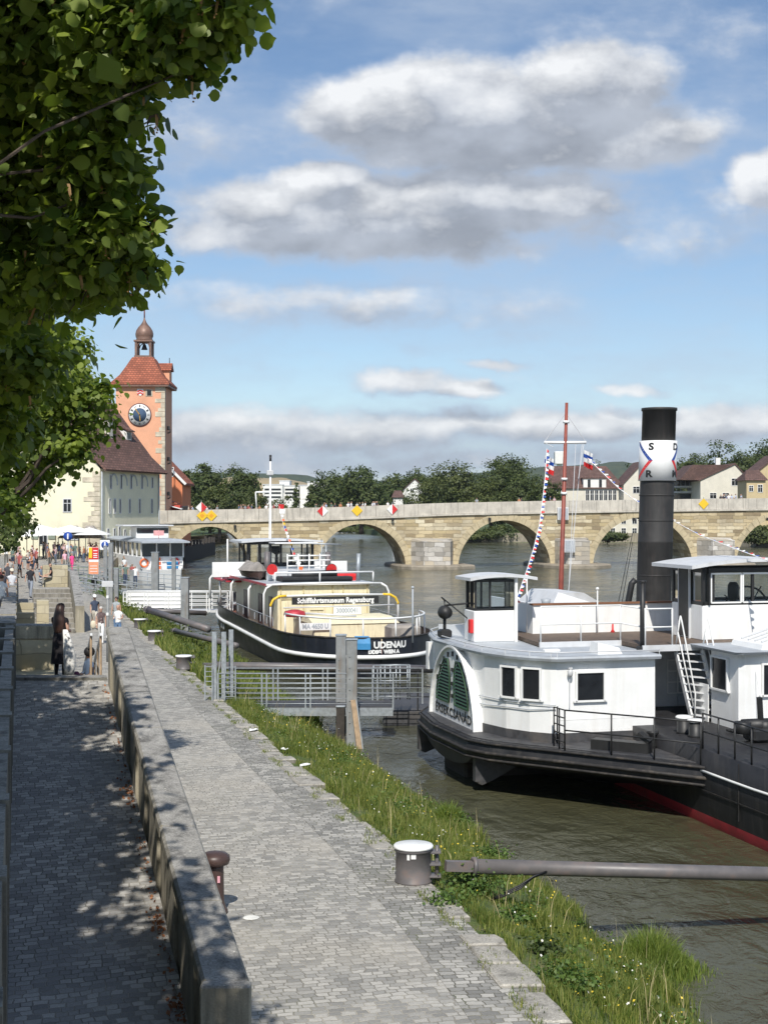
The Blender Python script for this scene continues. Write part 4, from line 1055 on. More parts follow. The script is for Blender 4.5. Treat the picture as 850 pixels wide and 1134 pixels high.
def lobe_points(lobes, total, shell=.55, seed=1):
    """lobes: (center, rx, ry, rz); points gathered in clumps through each lobe's outer volume"""
    r_ = np.random.default_rng(seed)
    vol = np.array([l[1]*l[2]+l[2]*l[3]+l[1]*l[3] for l in lobes]); vol = vol/vol.sum()
    P_ = []; O_ = []; Tn = []
    for l, f in zip(lobes, vol):
        n = int(total*f)
        if n < 4: continue
        nc = max(5, n//26)
        d = r_.normal(size=(nc,3)); d /= np.linalg.norm(d,axis=1)[:,None]
        rad = shell+(1-shell)*r_.uniform(0,1,nc)**.6
        rad *= 1+.16*r_.normal(size=nc)
        S = np.array(l[1:4]); cc = np.array(l[0])+d*rad[:,None]*S
        cl = r_.integers(0,nc,n)
        cr = .17*S.mean()+.05
        loc = r_.normal(size=(n,3))*cr*np.array([1,1,.7])
        P_.append(cc[cl]+loc); O_.append(d[cl]+loc/cr*.35); Tn.append((r_.uniform(.1,.9,nc))[cl])
    return np.vstack(P_), np.vstack(O_), np.concatenate(Tn)

def far_tree(name, label, px0, px1, topy, Y, m, leafs=1500, size=.62, ground=1.5, group=None, seed=0, nl=6, basey=None, narrow=False, shape='round'):
    r_ = random.Random(seed*31+5)
    k = Y/FP; ex = (px1-px0)*.10; x0, x1 = Q(px0-ex,0,Y).x, Q(px1+ex,0,Y).x; zt = H+(565-topy)*k; W_ = x1-x0
    t = thing(name, label, 'tree', ((x0+x1)/2, Y, ground), 0, group)
    Ht = zt-ground; trunk_h = Ht*.22; lob = []
    for i in range(nl):
        f = i/max(1, nl-1)
        if shape == 'cone':
            hz = trunk_h+(Ht-trunk_h)*(f*.9+.08); wr = W_/2*(1-.8*f)
            lob.append(((0+r_.uniform(-.1,.1)*wr, 0, hz), wr, wr, Ht*.16))
        else:
            a = r_.uniform(0, 2*pi); rr = W_*.27*r_.uniform(.3,1.0); hz = trunk_h+(Ht-trunk_h)*r_.uniform(.18,.72)
            s = W_*r_.uniform(.22,.33); lob.append(((rr*cos(a)*1.05, rr*sin(a), hz), s, s, min(s, (Ht-trunk_h)*.3)))
    if shape != 'cone':
        s = W_*.27; sz_ = min(s, Ht*.22); lob.append(((W_*r_.uniform(-.1,.1),0,Ht-sz_*1.05), s, s, sz_))
        lob.append(((-W_*.28,0,trunk_h+(Ht-trunk_h)*.36), W_*.22, W_*.25, Ht*.22)); lob.append(((W_*.28,0,trunk_h+(Ht-trunk_h)*.33), W_*.22, W_*.25, Ht*.22))
        lob.append(((0,0,trunk_h+(Ht-trunk_h)*.25), W_*.42, W_*.4, Ht*.22))
    pts, out, tn = lobe_points(lob, int(leafs*5), .55, seed+11)
    leaves('crown', pts, size*.66, m, t, 'far', out=out, tint=tn)
    mb = MB(); limb(mb, (0,0,-.3), (W_*.03,0,Ht*.55), W_*.035+.1, W_*.015+.04)
    for i in range(5):
        l = lob[i % len(lob)]; limb(mb, (0,0,trunk_h*(.8+.25*i)), l[0], W_*.015+.05, .04, 5)
    mb.build('trunk', M['bark'], t)
    return t
far = 'trees on the far banks beyond the bridge'
TREES = [ # px0,px1,top,Y,mat,leaves,size
 (190,222,521,300,'darkleaf',1500,.75,'dark tree standing just right of the orange gabled house'),
 (212,252,514,315,'darkleaf',2200,.75,'broad dark tree second to the right of the orange gabled house'),
 (238,282,516,330,'darkleaf',2300,.8,'rounded dark tree left of the white mast over the bridge'),
 (222,262,535,285,'oliveleaf',1200,.6,'low olive shrubby tree in front of the dark trees left of the white mast'),
 (262,296,541,310,'oliveleaf',1200,.6,'low olive tree directly behind the foot of the white mast'),
 (300,330,548,330,'oliveleaf',800,.6,'low bushy tree below the white apartment block'),
 (338,352,534,360,'darkleaf',600,.7,'narrow dark conifer before the right end of the white apartment block'),
 (324,332,536,360,'darkleaf',500,.6,'slim dark conifer before the middle of the white apartment block'),
 (346,392,522,400,'darkleaf',2200,.95,'dark tree right of the white apartment block'),
 (372,428,517,380,'darkleaf',2600,.95,'wide domed dark tree above the second arch'),
 (410,450,524,420,'darkleaf',1700,.95,'dark tree behind the red-roofed house, to its left'),
 (432,478,522,470,'darkleaf',1700,1.0,'dark tree rising behind the small white gabled house'),
 (470,500,525,460,'darkleaf',1300,1.0,'dark tree right of the small white gabled house'),
 (452,512,524,360,'oliveleaf',2600,.75,'olive tree on the island left of the tallest tree'),
 (486,540,514,345,'oliveleaf',3000,.72,'big olive tree on the island below and left of the tallest tree'),
 (530,580,501,360,'darkleaf',3400,.75,'tallest tree on the island with its ragged top above the bridge'),
 (520,566,528,338,'oliveleaf',2200,.68,'low rounded tree on the island above the third arch'),
 (556,606,522,350,'darkleaf',2800,.72,'dark tree on the island between the tallest tree and the red mast'),
 (590,622,530,340,'darkleaf',1500,.7,'dark tree touching the long house behind the red mast'),
 (745,790,505,420,'darkleaf',1900,.95,'dark tree on the slope above the glazed pavilion'),
 (775,830,491,430,'darkleaf',2800,.95,'large dark tree on the slope above the cream gabled house'),
 (815,868,487,440,'darkleaf',2600,.95,'large dark tree on the slope at the right edge above the ochre house'),
 (700,750,514,460,'darkleaf',1500,1.0,'dark tree on the slope just right of the funnel top'),
 (752,792,500,470,'darkleaf',1500,.95,'dark tree high on the slope left of the large slope tree'),
 (690,716,512,480,'darkleaf',1000,.95,'dark treetop showing just left of the black funnel band'),
 (838,880,490,400,'darkleaf',1900,.9,'dark tree above the ochre turret house at the right edge'),
 (800,846,500,380,'oliveleaf',1700,.8,'olive tree between the cream gabled house and the ochre house'),
 (735,765,512,410,'oliveleaf',1100,.8,'olive tree above the left part of the glazed pavilion'),
 (640,676,511,480,'darkleaf',1100,.95,'dark treetop behind the ridge of the long cream house'),
]
for i, (a, b, ty, Y, mm, n, s, lab) in enumerate(TREES):
    far_tree('tree', lab, a, b, ty, Y, M[mm], n, s, group=far, seed=i, shape='cone' if b-a < 16 else 'round')
BUSH = [(503,540,588,330,'bush on the island bank seen at the left inside the third arch'),(530,575,582,334,'tall bush on the island bank seen in the middle of the third arch'),(560,612,580,337,'bush on the island bank seen at the right inside the third arch'),
        (655,690,590,318,'dark bush on the bank seen inside the fourth arch'),(376,420,585,460,'low green bush on the bank seen inside the second arch'),(400,450,582,450,'green bush on the bank at the right inside the second arch'),
        (815,862,583,285,'green bush on the bank seen under the rightmost arch'),(640,662,590,325,'dark bush between the third and fourth arch on the far bank')]
for i, (a, b, ty, Y, lab) in enumerate(BUSH):
    far_tree('bush', lab, a, b, ty, Y, M['darkleaf' if i % 2 else 'oliveleaf'], 1200, .6, ground=.6, group='bushes on the far bank under the arches', seed=50+i, nl=5)
for o in COL.objects:
    if o.name.startswith('bush') and o.parent is None: o['category'] = 'bush'

# --- near linden whose boughs hang in from the left
def px_lobe(px, py, Y, rpx, rpy=None, dep=1.0):
    rpy = rpy or rpx
    if Y < 8: px -= 14 if px > 60 else 0; rpx *= .92; rpy *= .92; py -= 12 if py > 150 else 0
    k = Y/FP; q = Q(px,py,Y)
    return ((q.x,q.y,q.z), rpx*k, rpx*k*dep, rpy*k)
near = [px_lobe(-10,40,6.2,95,80),px_lobe(70,30,6.0,85,60),px_lobe(150,35,5.8,70,50),px_lobe(215,25,5.7,50,42),px_lobe(262,8,5.6,34,20),
        px_lobe(225,75,5.8,22,26),px_lobe(20,130,6.4,90,70),px_lobe(110,120,6.0,60,55),px_lobe(165,85,5.8,36,32),px_lobe(185,128,5.8,10,5),
        px_lobe(120,190,6.1,42,40),px_lobe(40,220,6.5,80,70),px_lobe(150,262,6.1,34,26),px_lobe(180,262,6.1,14,14),px_lobe(110,280,6.2,45,45),
        px_lobe(30,310,6.6,65,50),px_lobe(120,322,6.3,50,26),px_lobe(168,310,6.2,20,20),px_lobe(70,340,6.6,35,22),px_lobe(-30,330,7.0,70,60),
        px_lobe(140,220,6.2,22,30),px_lobe(20,400,8.5,50,45),px_lobe(-20,470,9,45,60)]
off = [((-2.3,2.9,12.2),1.3,1.2,.8),((-.4,2.2,12.6),1.0,1.0,.7),((-3.6,5.6,10.2),1.8,2.2,1.6),((-2.6,5.0,11.4),1.8,2.0,1.4),((-4.6,4.2,9.4),1.9,2.0,1.7),((-5.4,6.6,10.4),1.9,1.9,1.6),((-1.2,4.9,11.8),1.3,1.4,.9),((-3.9,3.0,11.6),1.8,1.8,1.3),((-4.3,7.6,9.4),1.5,1.3,1.3)]  # first two lobes: unseen foliage added towards the sun to shade the boughs
lin = thing('linden_tree', 'near linden tree whose leafy boughs with seed bracts hang into the upper left', 'tree', (-4.6,5.0,3.8))
L0 = Vector(lin.location)
def rel(l): return ((l[0][0]-L0.x, l[0][1]-L0.y, l[0][2]-L0.z), *l[1:])
p1, o1, t1 = lobe_points([rel(l) for l in near], 21000, .25, 3)
p2, o2, t2 = lobe_points([rel(l) for l in off], 13000, .45, 4)
m_ = np.vstack([p1]); 
crown = leaves('crown', p1, .056, M['linden'], lin, 'near', out=o1*.5, tint=t1, droop=.9, jitter=.5)
leaves('crown', p2, .16, M['linden'], lin, 'far', out=o2, tint=t2)
mb = MB(); limb(mb, (0,0,-.2), (.2,.1,4.2), .26, .17, 10, .03)
for l in near[::5]+off:
    c = rel(l)[0]; limb(mb, (.2+random.uniform(-.1,.1),.1,random.uniform(2.6,4.3)), c, .028, .004, 5, .10, 9)
for l in near:
    c = Vector(rel(l)[0])
    for _ in range(5):
        d = Vector((random.gauss(0,1),random.gauss(0,1),random.gauss(0,.8)-.3)).normalized(); mb.tube([c, c+d*l[1]*.5, c+d*l[1]*.95+Vector((0,0,-.03))], [.006,.004,.002], 4)
mb.build('trunk', M['bark'], lin)
mb = MB(); r_ = random.Random(6)
for l in near:
    for _ in range(2):
        c = Vector(rel(l)[0])+Vector((r_.uniform(-.8,.8)*l[1], r_.uniform(-.9,0)*l[1], r_.uniform(-1,.4)*l[3]))
        a = r_.uniform(0,6.28); d = Vector((cos(a)*.007,sin(a)*.007,0)); e = Vector((r_.uniform(-.015,.015),r_.uniform(-.015,.015),-.05))
        mb.add([c-d, c+d, c+e+d*.8, c+e-d*.8],[(0,1,2,3)]); mb.tube([c+e*.5, c+e*1.3],[.0012,.0012],3)
        for q in range(3): mb.sphere(c+e*1.35+Vector((r_.uniform(-.012,.012),r_.uniform(-.012,.012),r_.uniform(-.01,.01))), .0045, seg=5, rings=4)
mb.build('seed_bracts', M['seed'], lin, recalc=False)

def street_tree(label, x, y, zg, lobes, nleaf, size, m='linden', seed=0, shape='far'):
    t = thing('linden_tree', label, 'tree', (x,y,zg), 0, 'lindens along the upper street')
    lb = [((l[0][0]-x, l[0][1]-y, l[0][2]-zg), *l[1:]) for l in lobes]
    p, o, tn = lobe_points(lb, nleaf, .5, seed); leaves('crown', p, size, M[m], t, shape, out=o*.8, tint=tn, droop=.5)
    mb = MB(); zt = min(l[0][2]-l[3] for l in lb); top = max(l[0][2] for l in lb)
    limb(mb, (0,0,-.2),(.1,.1,max(2.2,zt)+1.2),.24,.15,9,.03)
    for l in lb: limb(mb,(0,0,max(1.8,zt*.8)),l[0],.08,.02,5,.05)
    mb.build('trunk', M['bark'], t); return t
v2 = [px_lobe(60,420,30,46,38),px_lobe(95,455,30,30,36),px_lobe(60,480,31,48,40),px_lobe(20,440,31,50,50),px_lobe(112,440,29.5,14,20),px_lobe(78,500,30,28,24),px_lobe(34,522,32,26,26),px_lobe(0,520,31,42,45),
      px_lobe(66,385,30.5,30,24),px_lobe(20,385,32,50,30),px_lobe(-40,450,33,60,70),px_lobe(8,562,29,22,18)]
street_tree('linden whose crown covers the gable of the salt store', -9.6, 31.5, 3.7, v2, 15000, .115, 'linden', 21, 'near')
v3 = [px_lobe(2,575,48,30,28),px_lobe(24,582,50,15,12),px_lobe(-20,560,50,50,50),px_lobe(2,600,46,16,12),px_lobe(-30,520,52,50,50)]
street_tree('lower darker linden behind, at the left edge over the crowd', -15.8, 49, 3.3, v3, 6000, .17, 'darkleaf', 23)
# out of frame: their shade falls on the ramp
def ball(x, y, z, r, n, s, seed, lab, lean=1.0):
    r_ = random.Random(seed); lb = []
    for i in range(9):
        a = r_.uniform(0,2*pi); q = r*.55*r_.uniform(.3,1); lb.append(((x+q*cos(a), y+q*sin(a), z+r_.uniform(-.5,.5)*r), r*.5, r*.5, r*.42))
    return street_tree(lab, x, y, 3.8, lb, n, s, 'linden', seed)
ball(-4.1,2.6,10.4,2.9,3600,.30,31,'linden standing left of the camera over the foot of the ramp')
ball(-4.9,8.0,10.4,3.1,6000,.30,32,'linden left of the lower ramp, outside the photo')
ball(-6.0,13.2,10.6,3.2,6500,.30,33,'linden left of the upper ramp, outside the photo')
ball(-7.4,18.4,11.2,3.3,6500,.30,34,'linden left of the top of the ramp, outside the photo')
ball(-9.2,23.6,12.0,3.2,6000,.30,35,'linden left of the landing, outside the photo')

# ================================================================== RAMP, WALLS AND STAIRS
RA = atan2(.257, 1.0)                    # everything here runs 14.4 degrees to the left
def RX(y): return -2.24-.257*(y-16.3)    # right-hand face of the ramp
def RZ(y): return H-5.9+.143*(y-16.3)
YT = 31.4
mb = MB(); y = 13.9
while y < YT-.01:
    b = min(y+.5, YT); za, zb = max(RZ(y), PZ+.01), max(RZ(b), PZ+.01)
    mb.quad((RX(y)+.02,y,za),(RX(b)+.02,b,zb),(SLX(b)-.05,b,zb),(SLX(y)-.05,y,za)); y = b
for (a, b) in ((6,13.9),): mb.quad((RX(a)+.02,a,PZ+.012),(RX(b)+.02,b,PZ+.012),(SLX(b)-.05,b,PZ+.012),(SLX(a)-.05,a,PZ+.012))
struct(mb.build('ramp_paving', M['cobble_ramp'], recalc=False))
# landing and threshold
mb = MB()
zt = RZ(YT)
def prism_y(m, xa, xb, ya, yb, z0, z1):   # sheared along the wall direction; xa/xb functions of y
    m.add([(xa(ya),ya,z0),(xb(ya),ya,z0),(xb(yb),yb,z0),(xa(yb),yb,z0),(xa(ya),ya,z1),(xb(ya),ya,z1),(xb(yb),yb,z1),(xa(yb),yb,z1)],[(0,3,2,1),(4,5,6,7),(0,1,5,4),(1,2,6,5),(2,3,7,6),(3,0,4,7)])
prism_y(mb, lambda y: SLX(y)+.0, lambda y: RX(y)+.0, YT-.1, YT+.42, PZ, zt+.05)
struct(mb.build('threshold_step', M['wallgrey']))
mb = MB()
mid = lambda y: SLX(y)+.95
prism_y(mb, lambda y: SLX(y), mid, YT+.42, 34.2, PZ, zt-.10)
n = 13
for i in range(n):
    a = YT+.42+i*.34; prism_y(mb, (lambda y: mid(y)) if a < 34.2 else (lambda y: SLX(y)), lambda y: RX(y)+.02, a, a+.34, PZ-.1, zt-.13-(i+1)*(zt-.13-PZ)/n)
struct(mb.build('stone_steps', M['sandwall']))

wall = thing('parapet_wall', 'long weathered grey parapet wall climbing beside the shaded cobbled ramp', 'wall', (0,0,0))
def capz(y): return RZ(y)+1.24
Y0W = 14.75; CWd = .42
mb = MB(); rs = random.Random(12)
y = Y0W+.03
prism = []
def wallseg(m, ya, yb, x0, x1, za0, zb0, z0):
    m.add([(RX(ya)+x0,ya,z0),(RX(ya)+x1,ya,z0),(RX(yb)+x1,yb,z0),(RX(yb)+x0,yb,z0),(RX(ya)+x0,ya,za0),(RX(ya)+x1,ya,za0),(RX(yb)+x1,yb,zb0),(RX(yb)+x0,yb,zb0)],[(0,3,2,1),(4,5,6,7),(0,1,5,4),(1,2,6,5),(2,3,7,6),(3,0,4,7)])
k_ = 0
while y < YT-.4:
    L = min(rs.uniform(.75,1.5), YT-.35-y); rec = .0 if k_ % 2 else .05
    wallseg(mb, y, y+L-.012, rec+rs.uniform(0,.012), CWd-.03, capz(y)-.16, capz(y+L)-.16, PZ-.3); y += L; k_ += 1
mb.build('wall_body', M['wallstone'], wall)
mb = MB(); y = Y0W
while y < YT-.35:
    L = min(rs.uniform(1.9,2.7), YT-.3-y); e = .03
    za, zb = capz(y), capz(y+L-.015); x0, x1 = -.045+rs.uniform(-.01,.01), CWd+.035
    ya, yb = y, y+L-.015
    rings = []
    for yy, ins in ((ya,.02),(ya+.03,0),(yb-.03,0),(yb,.02)):
        z = capz(yy)
        rings.append([(RX(yy)+x0+ins,yy,z-.17),(RX(yy)+x1-ins,yy,z-.17),(RX(yy)+x1-ins,yy,z-.04),(RX(yy)+x1-ins-.035,yy,z-ins*.4),(RX(yy)+x0+ins+.035,yy,z-ins*.4),(RX(yy)+x0+ins,yy,z-.04)])
    mb.loft(rings); y += L
mb.build('coping', M['wallstone'], wall)
mb = MB(); mb.bbox(RX(Y0W)-.045, RX(Y0W)+CWd+.05, Y0W-.2, Y0W-.005, PZ-.2, capz(Y0W)-.0, .02); mb.build('end_block', M['wallstone'], wall)
# dead leaves swept along the wall foot
ld = np.array([(RX(yy)-abs(rng.normal())*.09-.02, yy, RZ(yy)+.012+abs(rng.normal())*.01) for yy in np.concatenate([rng.uniform(14.5,31,160), rng.normal(19,.3,60), rng.normal(24,.4,50), rng.normal(16.6,.25,60)])])
o = leaves('fallen_leaves', ld, .05, plain('dry_leaves', (.30,.13,.06)), None, 'far', jitter=.4); o['kind'] = 'stuff'
# handrail and lamp post at the wall's far end
hr = thing('handrail', 'pale slatted wooden handrail at the far end of the grey parapet wall', 'handrail', (0,0,0))
mb = MB()
for x_ in (-.10,-.32): mb.bar((RX(31.9)+x_,31.9,zt+.95),(RX(35.2)+x_,35.2,zt-.15),.05,.06)
mb.build('rail', M['greywhite'], hr)
mb = MB()
for yy in (32,33.2,34.6):
    z = zt+1.0-(yy-31.9)*.333
    for x_ in (-.10,-.32): mb.bar((RX(yy)+x_,yy,PZ),(RX(yy)+x_,yy,z),.045)
mb.build('rail_post', M['wood'], hr)

left = thing('retaining_wall', 'dark old stone wall with recessed bays along the left side of the ramp', 'wall', (0,0,0))
ztop = 5.05
mb = MB()
def lseg(m, ya, yb, x0, x1, z0, z1): m.add([(SLX(ya)+x0,ya,z0),(SLX(ya)+x1,ya,z0),(SLX(yb)+x1,yb,z0),(SLX(yb)+x0,yb,z0),(SLX(ya)+x0,ya,z1),(SLX(ya)+x1,ya,z1),(SLX(yb)+x1,yb,z1),(SLX(yb)+x0,yb,z1)],[(0,3,2,1),(4,5,6,7),(0,1,5,4),(1,2,6,5),(2,3,7,6),(3,0,4,7)])
lseg(mb, 2, 31.2, -.75, -.02, PZ-.2, ztop-1.05); mb.build('wall_body', M['wallgrey'], left)
mb = MB(); lseg(mb, 2, 31.2, -.17, -.0, ztop-1.04, ztop-.03); lseg(mb, 2, 31.2, -.86, -.72, ztop-1.04, ztop-.03); mb.build('side_rail', M['wallgrey'], left)
y = 2.0; k_ = 0
while y < 31.0:
    m = MB(); lseg(m, y, y+.30, -.90, .03, ztop-1.06, ztop); m.build('cross_bar', M['wallgrey'], left); y += 2.5
m = MB(); lseg(m, 30.6, 31.25, -1.6, .05, PZ, ztop+.02); m.build('end_pier', M['wallgrey'], left)

sw = thing('landing_wall', 'sunlit yellowish sandstone wall facing the ramp behind the woman in black', 'wall', (0,0,0))
mb = MB(); ya = 34.2
mb.box(SLX(ya)-.7, mid(ya)+.0, ya, ya+.35, PZ, zt+.62); mb.build('wall_body', M['sandwall'], sw)
mb = MB(); mb.bbox(SLX(ya)-.75, mid(ya)+.06, ya-.05, ya+.4, zt+.623, zt+.98,.03); mb.build('coping', M['wallstone'], sw)
mb = MB(); prism_y(mb, lambda y: SLX(y)-.4, lambda y: SLX(y)-.02, YT-.1, 34.2, PZ, zt+.60); mb.build('wall_return', M['wallstone'], sw)

# parapet between street and quay
pp = thing('street_parapet', 'rough dark stone parapet between the crowded street and the quay', 'wall', (0,0,0))
mb = MB(); y = 35.0; rs = random.Random(8)
while y < 96:
    L = rs.uniform(.8,1.6); z = street_z(y)+.95+rs.uniform(-.06,.06)
    lseg(mb, y, y+L-.02, -.45+rs.uniform(-.03,.03), .02+rs.uniform(-.03,.03), PZ, z); y += L
mb.build('wall_body', M['wallstone'], pp)
mb = MB()
for yy, h_ in ((52,1.9),(56.5,2.1),(61,2.2)):
    mb = MB(); lseg(mb, yy, yy+.5, .0, .75, PZ, PZ+h_); mb.build('buttress', M['sandwall'], pp)
# second stair rising away towards the landing stage
ss = thing('far_stair', 'sunlit stone stair rising between parapets beyond the sandstone wall', 'stair', (0,0,0))
mb = MB(); n = 9
for i in range(n):
    a = 71.5+i*.85; prism_y(mb, lambda y: SLX(y)+.9, lambda y: RX(y)+.9, a, a+8.5-i*.85+.3, PZ, PZ+(i+1)*.205)
mb.build('steps', M['slab'], ss)
mb = MB()
for (ya, yb, za, zb) in ((72,80,PZ+1.35,PZ+2.75),(80.02,97,PZ+2.75,PZ+2.2)):
    mb.add([(RX(ya)+.92,ya,PZ),(RX(ya)+1.38,ya,PZ),(RX(yb)+1.38,yb,PZ),(RX(yb)+.92,yb,PZ),(RX(ya)+.92,ya,za),(RX(ya)+1.38,ya,za),(RX(yb)+1.38,yb,zb),(RX(yb)+.92,yb,zb)],[(0,3,2,1),(4,5,6,7),(0,1,5,4),(1,2,6,5),(2,3,7,6),(3,0,4,7)])
mb.build('right_parapet', M['wallstone'], ss)
mb = MB(); prism_y(mb, lambda y: SLX(y)+1.5, lambda y: RX(y)+.88, 82, 83.2, PZ, PZ+3.0); mb.build('end_block', M['sandwall'], ss)
mb = MB(); prism_y(mb, lambda y: SLX(y)+1.0, lambda y: SLX(y)+1.6, 70.3, 71.4, PZ, PZ+1.7); mb.build('newel_block', M['sandwall'], ss)
# ================================================================== BANK: GRASS, WEEDS, BOLLARDS
def blades(name, roots, h, wd, m, lean=.35, kind='stuff', parent=None):
    roots = np.asarray(roots); n = len(roots)
    h = h*(1+rng.uniform(-.45,.6,n)) if np.isscalar(h) else np.asarray(h)*(1+rng.uniform(-.4,.5,n))
    a = rng.uniform(0,2*np.pi,n); la = rng.uniform(0,2*np.pi,n); l = rng.uniform(.1,1,n)*lean
    wx = np.cos(a)*wd*.5; wy = np.sin(a)*wd*.5
    ox = np.cos(la)*l*h; oy = np.sin(la)*l*h
    V = np.zeros((n,5,3))
    V[:,0] = roots+np.stack([-wx,-wy,-.02+0*h],1); V[:,1] = roots+np.stack([wx,wy,-.02+0*h],1)
    V[:,2] = roots+np.stack([ox*.4+wx*.8,oy*.4+wy*.8,h*.6],1); V[:,3] = roots+np.stack([ox*.4-wx*.8,oy*.4-wy*.8,h*.6],1)
    V[:,4] = roots+np.stack([ox,oy,h*(1-.35*l)],1)
    me = bpy.data.meshes.new(name); me.vertices.add(n*5); me.vertices.foreach_set('co', V.reshape(-1))
    b = np.arange(n, dtype=np.int32)[:,None]*5
    idx = np.concatenate([b+np.array([0,1,2,3]), b+np.array([3,2,4])], 1).reshape(-1).astype(np.int32)
    me.loops.add(n*7); me.loops.foreach_set('vertex_index', idx)
    st = (np.arange(n)[:,None]*7+np.array([0,4])).reshape(-1).astype(np.int32)
    me.polygons.add(n*2); me.polygons.foreach_set('loop_start', st); me.update(calc_edges=True)
    at = me.attributes.new('tint','FLOAT','POINT'); at.data.foreach_set('value', np.repeat(rng.uniform(0,1,n)**1.3, 5))
    me.materials.append(m); o = bpy.data.objects.new(name, me); COL.objects.link(o)
    if parent: o.parent = parent
    elif kind: o['kind'] = kind
    return o
def bank_pts(n, ya, yb, ta=.02, tb=.98, clump=1.0):
    out = []
    while len(out) < n:
        y = ya+(yb-ya)*random.random()**1.25 if yb > 30 else random.uniform(ya,yb)
        t = random.uniform(ta,tb)
        d = mnoise.noise(Vector((y*.9, t*4, 11)))*.5+.5
        if random.random() > (.25+d*1.1 if clump <= 1 else max(.04, (d-.32)*3.0)): continue
        k, wv = K(y), W(y)+.25*mnoise.noise(Vector((y*.35,1,7)))
        out.append((k+(wv-k)*t, y, bank_z(y,t)+(gz(y)-PZ)*(1-t)))
    return out
bp = bank_pts(46000, 15, 48, .0, 1.0, 1.6)
hs = [ .07+.30*max(0,mnoise.noise(Vector((p[0]*.8,p[1]*.8,2)))+.35) for p in bp]
blades('bank_grass', bp, hs, .014, M['grassblade'], .55)
bp = bank_pts(26000, 48, 108, -.02, 1.0); blades('far_bank_grass', bp, .42, .05, M['grassblade'], .5)
kp = []
for _ in range(12000):
    y = random.uniform(15, 60); d = mnoise.noise(Vector((y*1.3, 2, 5)))
    x = K(y)-SL*random.choice((0.0,1.0, random.random()))+random.gauss(0,.05)
    if mnoise.noise(Vector((x*2.5,y*1.1,9))) > .02: kp.append((x,y,PZ+.005))
blades('kerb_grass_tufts', kp, .06, .012, M['grassblade'], .9)
wp = []; wr = random.Random(21)
for _ in range(95):
    y = 15+45*wr.random()**1.1; t_ = wr.uniform(.08,.95); k = K(y); wv = W(y); r0 = wr.uniform(.10,.30)
    for _q in range(int(90*r0/.2)):
        wp.append((k+(wv-k)*t_+wr.gauss(0,r0*.6), y+wr.gauss(0,r0*.6), bank_z(y,t_)+abs(wr.gauss(0,1))*r0*.55+.03))
o = leaves('bank_weeds', wp, .045, M['weedleaf'], None, 'far', droop=.2); o['kind'] = 'stuff'
wp = []
for _ in range(60):
    y = wr.uniform(58,108); t_ = wr.uniform(.05,.9); k = K(y); wv = W(y); r0 = wr.uniform(.3,.6)
    for _q in range(70): wp.append((k+(wv-k)*t_+wr.gauss(0,r0*.6), y+wr.gauss(0,r0*.6), bank_z(y,t_)+abs(wr.gauss(0,1))*r0*.6+.1))
o = leaves('far_bank_weeds', wp, .13, M['midleaf'], None, 'far', droop=.2); o['kind'] = 'stuff'
st = []; wr = random.Random(4)
for p_ in bank_pts(260, 15, 46): st.append(p_)
blades('dry_stalks', st, .55, .010, plain('dry_straw', (.45,.38,.2)), .6)
def weed(label, x, y, z, r, h, n, m, size, seed, kindn='weed_clump', group='weed clumps on the river bank'):
    t = thing(kindn, label, 'weeds', (x,y,z), 0, group)
    r_ = np.random.default_rng(seed); p = r_.normal(size=(n,3))*np.array([r*.5,r*.5,h*.3]); p[:,2] = np.abs(p[:,2])*1.1+.03
    leaves('foliage', p, size, m, t, 'far', out=p*2, droop=.2)
    mb = MB()
    for _ in range(10):
        a = random.uniform(0,6.28); q = random.uniform(.1,.5)*r; mb.tube([(0,0,-.05),(cos(a)*q*.5,sin(a)*q*.5,h*.4),(cos(a)*q,sin(a)*q,h*.75)],[.008,.006,.003],4)
    mb.build('stems', M['weedleaf'], t, recalc=False); return t
def on_bank(px, py):
    z = .7
    for _ in range(12):
        q = P(px,py,z); k, wv = K(q.y), W(q.y); t = (q.x-k)/(wv-k); z = bank_z(q.y, min(1,max(0,t)))
    return P(px,py,z)
for i, (px, py, r, h, n, lab) in enumerate([(520,985,.55,.55,900,'leafy nettle clump growing over the near end of the long grey boom'),(497,1003,.35,.3,450,'low leafy weeds just below the near end of the grey boom'),(604,1058,.34,.4,520,'dark leafy shrub on the bank, nearest the lower edge of the photo'),(628,1092,.40,.36,600,'spreading weeds at the bottom of the bank'),
        (570,1020,.30,.35,380,'small weeds mid-bank below the hanging cables'),(545,950,.35,.3,420,'pale leafy weeds behind the boom near the water'),(505,915,.38,.42,500,'bright green weeds at the water behind the bollard'),(440,900,.35,.3,400,'weeds behind the white-topped bollard'),
        (380,850,.4,.35,380,'weeds half way up the bank before the gangway'),(272,770,.5,.6,420,'tall weeds growing through the gangway railing'),(325,800,.5,.35,350,'yellow-green weeds under the gangway')]):
    q = on_bank(px,py); weed(lab, q.x,q.y,q.z, r, h, n, M['weedleaf'] if i != 2 else M['midleaf'], .055, 100+i)
def tuft(label, px, py, r, h, n, z=-.02):
    q = P(px,py,z); t = thing('reed_tuft', label, 'grass tuft', q, 0, 'grass tufts standing in the water')
    rr = rng.normal(size=(n,2))*r*.45; rr[:,0] *= 1.35; roots = np.column_stack([rr, np.full(n,.0)]); hh = h*np.exp(-(rr**2).sum(1)/(r*r)*.9)
    blades('blades', roots, hh, .016, M['reed'], .55, parent=t); 
    mb = MB(); mb.lathe((0,0,-.4),[(r*.9,0),(r*.75,.38),(r*.3,.46)],14); mb.build('mud_clump', M['soil'], t); return t
tuft('wide grass tuft standing in the water below the grey boom', 718,1078,.68,.62,4200)
tuft('small grass tuft at the water above the white-topped bollard', 497,914,.38,.5,1500,.1)
q = on_bank(425,905)
